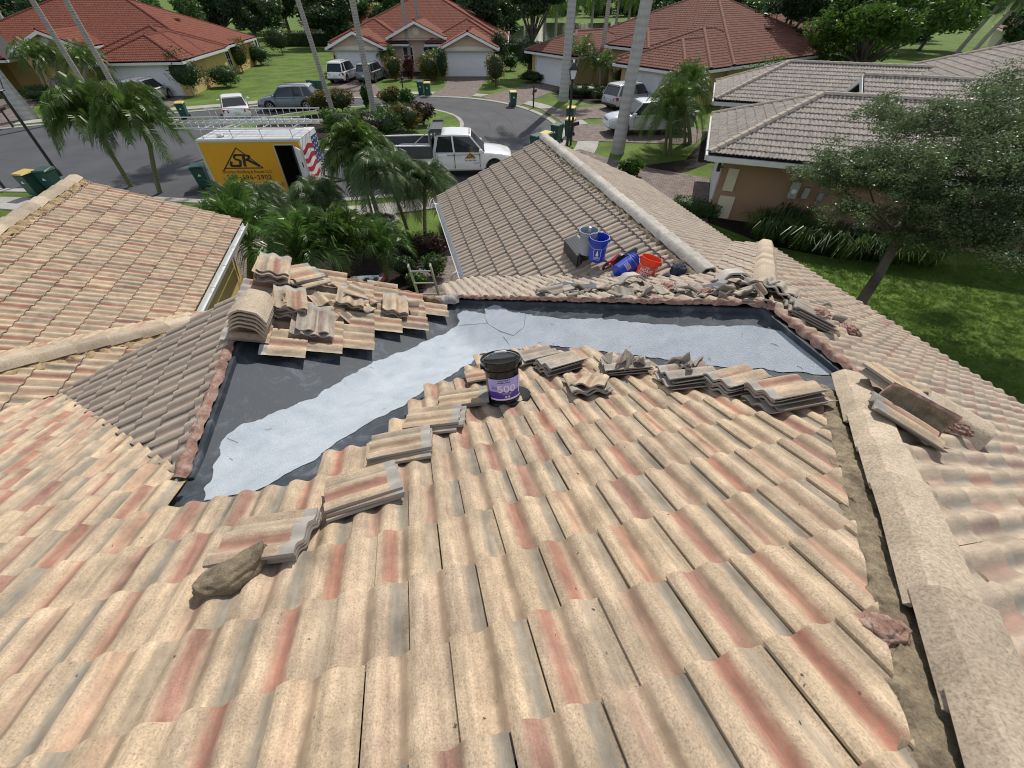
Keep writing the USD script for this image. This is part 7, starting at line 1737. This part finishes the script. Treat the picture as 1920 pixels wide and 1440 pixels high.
def wall_text(txt, h, O, ex, ez, bold=False, center=True, dep=.004):
    m = meshkit.text_mesh(txt, h, dep, bold); v = np.array(m.vertices)
    if center: v[:, 0] -= v[:, 0].max() / 2
    ex, ez = np.asarray(ex, float), np.asarray(ez, float); n = np.cross(ex, ez)
    return np.asarray(O) + v[:, :1] * ex + v[:, 1:2] * ez + v[:, 2:3] * n, np.array(m.faces)
EX, EZV = np.array([1.0, 0, 0]), np.array([0, 0, 1.0])
yy = -1.026
def tri_logo(parent, O, s, ex, ez, ink, face=None):
    """the triangle mark with the letters SR"""
    n = np.cross(ex, ez); O = np.asarray(O, float)
    def P(a, b, c=0.0): return O + ex * a * s + ez * b * s + n * c
    def bar(a, b, w, d=.006):
        a, b = np.array(a, float), np.array(b, float); q = b - a; q /= np.linalg.norm(q); o = np.array([-q[1], q[0]]) * w / 2
        return hull([P(*(p + o * k), c) for p in (a, b) for k in (-1, 1) for c in (.001, d)])
    if face: part(parent, 'sign_triangle', hull([P(a, b, c) for a, b in ((-1, 0), (1, 0), (0, .95)) for c in (0, .003)]), face)
    part(parent, 'logo_triangle', cat([bar((-1.12, -.14), (0, .95), .05), bar((0, .95), (1.0, .0), .05), bar((-.98, 0), (1.0, 0), .05)]), ink)
    # S with its long foot, R with its long leg
    part(parent, 'logo_letters', cat([bar((-.22, .62), (.16, .62), .09), bar((-.22, .62), (-.30, .46), .11), bar((-.30, .44), (-.02, .36), .10), bar((-.02, .38), (-.12, .12), .12), bar((-.10, .11), (-.62, .11), .11), bar((-.62, .11), (-.50, .32), .12),
                                      bar((.22, .62), (.10, .07), .14), bar((.16, .62), (.52, .58), .09), bar((.54, .60), (.40, .42), .10), bar((.42, .42), (.20, .38), .09), bar((.30, .42), (.86, .09), .13)]), ink)
tri_logo(T, (.95, yy, .93), .27, EX, EZV, 'black_ink', 'trailer_yellow')
part(T, 'lettering', wall_text('239-494-1902', .055, (.95, yy, .80), EX, EZV, True), 'black_ink'); part(T, 'lettering', wall_text('CCC1330', .04, (1.25, yy, .68), EX, EZV), 'black_ink')
part(T, 'lettering', wall_text('RAM', .06, (1.95, yy, 1.0), EX, EZV, True), 'aluminium')
part(T, 'door_seam', cat([box(.12, .13, -1.021, -1.012, .42, 1.18), box(1.42, 1.43, -1.021, -1.010, .5, 1.16), box(-.72, -.71, -1.021, -1.012, .42, 1.18)]), 'dark_interior')
for k in range(3): part(T, 'roof_lamp', rbox(.92, .99, -.5 + k * .5 - .06, -.5 + k * .5 + .06, 1.955, 2.0, .015), 'trailer_yellow')

# trailer
TR_ = thing('box_trailer', 'yellow box trailer with roofing lettering, flag painted nose and open side door', 'trailer', (-13.62, 20.15, 0), 2)
LX, WY, Z0, Z1 = 4.35, 2.15, .26, 2.46
part(TR_, 'side_panel', cat([box(0, 3.22, 0, .04, Z0, Z1), box(4.05, LX, 0, .04, Z0, Z1), box(3.22, 4.05, 0, .04, Z1 - .18, Z1), box(3.22, 4.05, 0, .04, Z0, Z0 + .08)]), 'trailer_yellow', label='yellow lettered side of the trailer')
part(TR_, 'side_panel', box(0, LX, WY - .04, WY, Z0, Z1), 'white_paint'); part(TR_, 'rear_door', box(-.04, -.002, .0, WY, Z0, Z1), 'white_paint')
part(TR_, 'front_panel', box(LX + .002, LX + .04, .0, WY, Z0, Z1), 'white_paint'); part(TR_, 'roof', rbox(-.04, LX + .04, -.03, WY + .03, Z1 + .002, Z1 + .06, .02), 'gutter_white'); part(TR_, 'floor', box(0, LX, .04, WY - .04, Z0, Z0 + .05), 'dark_interior')
part(TR_, 'lining', box(3.0, 3.04, .045, WY - .045, Z0 + .06, Z1 - .01), 'dark_interior')
part(TR_, 'corner_trim', cat([box(-.05, .03, -.012, -.002, Z0, Z1), box(LX - .02, LX + .05, -.012, -.002, Z0, Z1), box(-.05, LX + .05, -.014, -.002, Z1 - .05, Z1 + .002), box(-.05, LX + .05, -.014, -.002, Z0 - .05, Z0 + .03)]), 'aluminium')
part(TR_, 'door_frame', cat([box(3.18, 3.22, -.016, -.004, Z0, Z1 - .16), box(4.05, 4.09, -.016, -.004, Z0, Z1 - .16), box(3.18, 4.09, -.016, -.004, Z1 - .18, Z1 - .14)]), 'aluminium')
d = part(TR_, 'side_door', xf(box(0, .84, -.02, .02, Z0 + .06, Z1 - .2), (4.07, -.03, 0), rz=-52), 'white_paint', label='white side door standing open'); part(d, 'door_latch', xf(rbox(.64, .72, -.05, -.02, 1.55, 1.75, .01), (4.07, -.03, 0), rz=-52), 'black_metal')
yv = -.002; n_ = 'black_ink'
tri_logo(TR_, (1.55, yv, 1.38), .86, EX, EZV, n_)
part(TR_, 'lettering', wall_text('Sifontes Roofing & Repair LLC', .115, (1.62, yv, 1.17), EX, EZV), n_); part(TR_, 'lettering', wall_text('239-494-1902', .19, (1.62, yv, .90), EX, EZV, True), n_)
for z, s in ((.76, 'Family Owned'), (.62, 'Tile   Shingle   Metal   Flat'), (.48, 'Free Estimates')): part(TR_, 'lettering', wall_text(s, .075, (1.35, yv, z), EX, EZV), n_)
xn = LX + .042
def nose(poly, dx, mt, nm='flag_stripe'):
    v, f = prism(sg.Polygon(poly), 0, .004); part(TR_, nm, (np.c_[np.full(len(v), xn) + v[:, 2] + dx, v[:, 0], v[:, 1]], f), mt)
for k in range(5):
    q = np.linspace(0, 1.32, 16); z = Z0 + .14 + k * .38
    nose([(y, z + .06 * math.sin(y * 5 + k)) for y in q] + [(y, z + .19 + .06 * math.sin(y * 5 + k)) for y in q[::-1]], .001, 'flag_red')
nose([(1.34, 1.2), (2.1, 1.2), (2.1, 2.3), (1.34, 2.3)], .001, 'flag_blue', 'flag_field')
for i in range(4):
    for j in range(5):
        a = np.linspace(0, 2 * math.pi, 11)[:-1] + math.pi / 2; c = (1.45 + i * .18, 1.3 + j * .21 + .05 * (i % 2))
        nose([(c[0] + (.06 if m % 2 == 0 else .025) * math.cos(t), c[1] + (.06 if m % 2 == 0 else .025) * math.sin(t)) for m, t in enumerate(a)], .006, 'label_white', 'flag_star')
wheels(TR_, (1.9, 2.75), 1.0, .34, .22, .2) if False else None
for x in (1.75, 2.6):
    for y in (-.02, WY + .02):
        w_ = part(TR_, 'wheel', xf(lathe([(.2, -.1), (.32, -.1), (.34, -.07), (.34, .07), (.32, .1), (.2, .1)], 22), (x, y + (.13 if y < 1 else -.13), .34), rx=90), 'tyre_rubber', smooth=40); part(w_, 'rim', xf(lathe([(0, -.06), (.2, -.07), (.2, .07), (0, .06)], 18), (x, y + (.13 if y < 1 else -.13), .34), rx=90), 'rim_alloy')
part(TR_, 'mudguard', cat([box(1.3, 3.05, -.12, -.02, .74, .78)]), 'aluminium'); part(TR_, 'drawbar', cat([tube([(LX, .4, .5), (LX + 1.2, WY / 2, .5)], .05, 6), tube([(LX, WY - .4, .5), (LX + 1.2, WY / 2, .5)], .05, 6)]), 'black_metal')
part(TR_, 'ladder_rack', cat([tube([(x, .12, Z1 + .06), (x, .06, Z1 + .40), (x, WY - .06, Z1 + .40), (x, WY - .12, Z1 + .06)], .02, 6) for x in (.3, 1.55, 2.8, 4.1)] + [tube([(.1, y, Z1 + .42), (4.3, y, Z1 + .42)], .018, 6) for y in (.1, WY - .1)]), 'aluminium')
part(TR_, 'roof_vent', rbox(.7, 1.0, .35, .6, Z1 + .06, Z1 + .19, .05), 'white_plastic', smooth=40)
def ladder(label, p0, p1, w, n, up, depth=.075, group=None, flat_=True):
    t = thing('ladder', label, 'ladder', p0, 0, group); p0, p1 = np.asarray(p0, float), np.asarray(p1, float); d = p1 - p0; L = np.linalg.norm(d); d /= L; up = np.asarray(up, float); s = np.cross(up, d); s /= np.linalg.norm(s); u = np.cross(d, s)
    for k in (-1, 1): part(t, 'rail', hull([d * a + s * (k * w / 2 + b) + u * c for a in (0, L) for b in (-.013, .013) for c in (-depth / 2, depth / 2)]), 'aluminium')
    for i in range(n): part(t, 'rung', cyl(d * L * (i + .5) / n - s * w / 2, d * L * (i + .5) / n + s * w / 2, .017, n=8), 'aluminium')
    return t
c3, s3 = math.cos(math.radians(2)), math.sin(math.radians(2))
tl = lambda x, y, z: np.array([-13.62 + c3 * x - s3 * y, 20.15 + s3 * x + c3 * y, z])
ladder('long ladder lying on edge along the near side of the trailer roof', tl(-.9, .35, Z1 + .62), tl(4.6, .35, Z1 + .62), .40, 18, tl(0, 1, 0) - tl(0, 0, 0), group=None)
ladder('longest ladder lying flat on the trailer roof, overhanging both ends', tl(-1.7, 1.0, Z1 + .50), tl(5.2, 1.0, Z1 + .50), .42, 22, EZV)
ladder('ladder standing on edge along the far side of the trailer roof', tl(-.1, 1.75, Z1 + .66), tl(5.0, 1.75, Z1 + .66), .44, 17, tl(0, 1, 0) - tl(0, 0, 0))

# ---------------------------------------------------------------- street furniture
def wheelie(lidm, label):
    t = thing('wheeled_bin', label, 'wheeled bin', (0, 0, 0)); 
    part(t, 'body', hull([(x * a, y * b, z) for z, a, b in ((.08, .225, .26), (.95, .28, .34)) for x in (-1, 1) for y in (-1, 1)]), 'green_bin')
    part(t, 'rim', rbox(-.30, .30, -.36, .36, .95, .99, .015), 'green_bin'); part(t, 'lid', hull([(-.31, -.38, .995), (.31, -.38, .995), (-.31, .36, 1.02), (.31, .36, 1.02), (-.27, -.33, 1.05), (.27, -.33, 1.05), (-.27, .3, 1.09), (.27, .3, 1.09)]), lidm)
    part(t, 'handle', tube([(-.22, .36, .97), (-.22, .43, .98), (.22, .43, .98), (.22, .36, .97)], .016, 6), 'black_plastic')
    for s in (-1, 1): part(t, 'wheel', xf(lathe([(0, -.03), (.12, -.03), (.12, .03), (0, .03)], 18), (s * .27, .27, .12), ry=90), 'black_plastic', smooth=40)
    part(t, 'emblem', hull([(-.08, -.322, .62), (.08, -.322, .62), (0, -.335, .74), (-.08, -.30, .62), (.08, -.30, .62), (0, -.31, .74)]), 'label_white'); part(t, 'axle', cyl((-.25, .27, .12), (.25, .27, .12), .015, n=6), 'black_metal'); return t
def place(path, loc, rz):
    x = UsdGeom.Xformable(stage.GetPrimAtPath(path)); x.ClearXformOpOrder(); x.AddTranslateOp().Set(Gf.Vec3d(*map(float, loc))); x.AddRotateZOp().Set(float(rz))
by, bg_ = wheelie('yellow_lid', 'green bin with a yellow lid on the kerb below the yellow house lawn'), wheelie('green_bin', 'green lidded bin left of the pair before the peach house')
place(by, g(349, 222), 18); place(bg_, g(791, 178), -4)
for src, px_, rz, lab in ((by, (803, 180), 3, 'yellow lidded bin right of the pair before the peach house'), (by, (962, 199), 12, 'yellow lidded bin alone at the ochre house left driveway'), (by, (1069, 232), -20, 'yellow lidded bin behind the street lamp, farther of two'), (by, (1067, 256), -20, 'yellow lidded bin behind the street lamp, nearer of two'), (bg_, (1043, 268), -35, 'dark green bin standing left of the street lamp'),
                          (by, (1022, 285), -40, 'yellow lidded bin peeping over the far end of the garage ridge'), (bg_, (1006, 290), -45, 'green lidded bin peeping over the far end of the garage ridge'), (bg_, (388, 352), 22, 'green lidded bin standing left of the yellow trailer'), (by, (76, 366), -10, 'yellow lidded bin beyond the left ridge'), (bg_, (110, 360), 8, 'green lidded bin beside the dark post beyond the left ridge'), (bg_, (306, 210), 15, 'green bin half hidden by drooping palm leaves')):
    copy_thing(src, g(*px_), rz, lab)
def street_lamp(label, base, h, lean=0.0):
    t = thing('street_lamp', label, 'street lamp', base)
    part(t, 'post', lathe([(0, 0), (.14, 0), (.14, .25), (.10, .35), (.075, .45), (.062, h - .75), (.08, h - .72), (.08, h - .66), (0, h - .66)], 16), 'black_metal', smooth=35)
    part(t, 'lantern_glass', hull([(x * a, y * a, z) for z, a in ((h - .62, .105), (h - .22, .19)) for x in (-1, 1) for y in (-1, 1)]), 'lamp_clear')
    part(t, 'lantern_frame', cat([tube([(sx_ * .105, sy_ * .105, h - .66), (sx_ * .20, sy_ * .20, h - .20)], .016, 5) for sx_ in (-1, 1) for sy_ in (-1, 1)] + [rbox(-.23, .23, -.23, .23, h - .22, h - .18, .01), rbox(-.13, .13, -.13, .13, h - .67, h - .62, .01)]), 'black_metal')
    part(t, 'lantern_roof', hull([(-.24, -.24, h - .18), (.24, -.24, h - .18), (.24, .24, h - .18), (-.24, .24, h - .18), (-.05, -.05, h + .06), (.05, -.05, h + .06), (.05, .05, h + .06), (-.05, .05, h + .06)]), 'black_metal')
    part(t, 'finial', xf(lathe([(0, 0), (.05, .02), (.06, .08), (.04, .14), (0, .17)], 12), (0, 0, h + .06)), 'white_plastic', smooth=40)
lb = ground(1062, 290); street_lamp('black street lamp with a white lantern beside the bins at the turning circle', lb, float(at_y(1069, 112, lb[1])[2]) - .2)
ll_ = ground(112, 330); street_lamp('black lamp post crossing the left edge of the picture', ll_, 4.4)
def mailbox(label, base, rz=0):
    t = thing('mailbox', label, 'mailbox', base, rz); part(t, 'post', rbox(-.05, .05, -.05, .05, 0, 1.55, .01), 'black_metal'); part(t, 'arm', rbox(-.04, .04, -.42, .05, .98, 1.05, .01), 'black_metal')
    part(t, 'box', cat([xf(prism(sg.Polygon([(-.1, 0), (.1, 0), (.1, .12)] + [(.1 * math.cos(a), .12 + .1 * math.sin(a)) for a in np.linspace(0, math.pi, 9)] + [(-.1, .12)]), -.5, 0.02), (0, 0, 1.05), rx=90)]), 'black_metal'); part(t, 'flag', box(.102, .11, -.2, -.12, 1.15, 1.3), 'tail_red')
mailbox('black mailbox on the strip left of the ochre house driveway', g(1000, 202), -20); mailbox('black mailbox before the peach house', g(757, 176), 0); mailbox('black mailbox by the bins at the turning circle', g(1070, 272), -50); mailbox('black mailbox at the left edge, on the far pavement', g(26, 240), 20); mailbox('black mailbox at the left edge, on the near pavement', g(10, 355), 200)
for i, (x, y) in enumerate(((583, 167), (592, 168), (601, 168))):
    single('utility_box', rbox(-.22 + g(x, y)[0], .22 + g(x, y)[0], g(x, y)[1] - .2, g(x, y)[1] + .2, 0, .75, .03), 'green_bin', f"{['left', 'middle', 'right'][i]} of three small green utility boxes on the lawn", 'utility box')
# things at the foot of our roof
ac = ground(1522, 408)
A_ = thing('air_conditioner', 'grey air conditioning unit with a round fan top behind the strappy clumps', 'air conditioner', ac, -20); part(A_, 'case', rbox(-.42, .42, -.42, .42, 0, .80, .05), 'grey_plastic', smooth=35); part(A_, 'fan_ring', xf(lathe([(.30, 0), (.38, 0), (.38, .04), (.30, .05)], 26), (0, 0, .80)), 'dark_grey_plastic', smooth=35)
part(A_, 'fan_guard', cat([xf(lathe([(r_, 0), (r_ + .012, 0), (r_ + .012, .012), (r_, .012)], 24), (0, 0, .815)) for r_ in (.06, .13, .2, .27)] + [xf(box(-.31, .31, -.006, .006, .80, .815), rz=a) for a in (0, 45, 90, 135)]), 'galvanised')
for k in range(8): part(A_, 'louvre', box(-.40, .40, -.435, -.421, .08 + k * .085, .12 + k * .085), 'dark_grey_plastic')
lt_ = at_y(786, 497, 6.9); lf = lt_ + np.array([.12, 1.15, 0]); lf[2] = 0.02
ladder('aluminium ladder standing in the court, only its top rungs showing above the gable', lf, lt_, .40, max(6, int(np.linalg.norm(lt_ - lf) / .305)), (0, 1, .4))
tc = ground(682, 522, .55)
Y_ = thing('tool_cart', 'grey plastic cart top with black wheel hubs and an orange clip below the gable', 'cart', tc, 6)
part(Y_, 'tray', cat([rbox(-.66, .66, -.20, .20, -.05, .0, .03)]), 'grey_plastic', smooth=35); part(Y_, 'tub', hull([(x * a, y * b, z) for z, a, b in ((-.5, .5, .14), (-.05, .6, .18)) for x in (-1, 1) for y in (-1, 1)]), 'dark_grey_plastic')
for x, y in ((-.52, .14), (.54, .14), (.1, -.10), (.40, -.08)): part(Y_, 'hub', xf(lathe([(.03, 0), (.085, 0), (.085, .02), (.03, .025)], 18), (x, y, .001)), 'black_plastic')
part(Y_, 'clip', rbox(.60, .68, -.2, .05, -.03, .06, .02), 'orange_plastic')
hr = ground(862, 530, .3)
Hh = thing('garden_hose', 'pale coiled hose on the wall under the garage gutter', 'hose', hr, 15)
part(Hh, 'coil', cat([xf(tube(np.c_[.26 * np.cos(np.linspace(0, 6.28, 28)), .26 * np.sin(np.linspace(0, 6.28, 28)), np.zeros(28)], .03, 8), (0, .03 * k, .1), rx=80) for k in range(3)]), 'gutter_white', smooth=True)
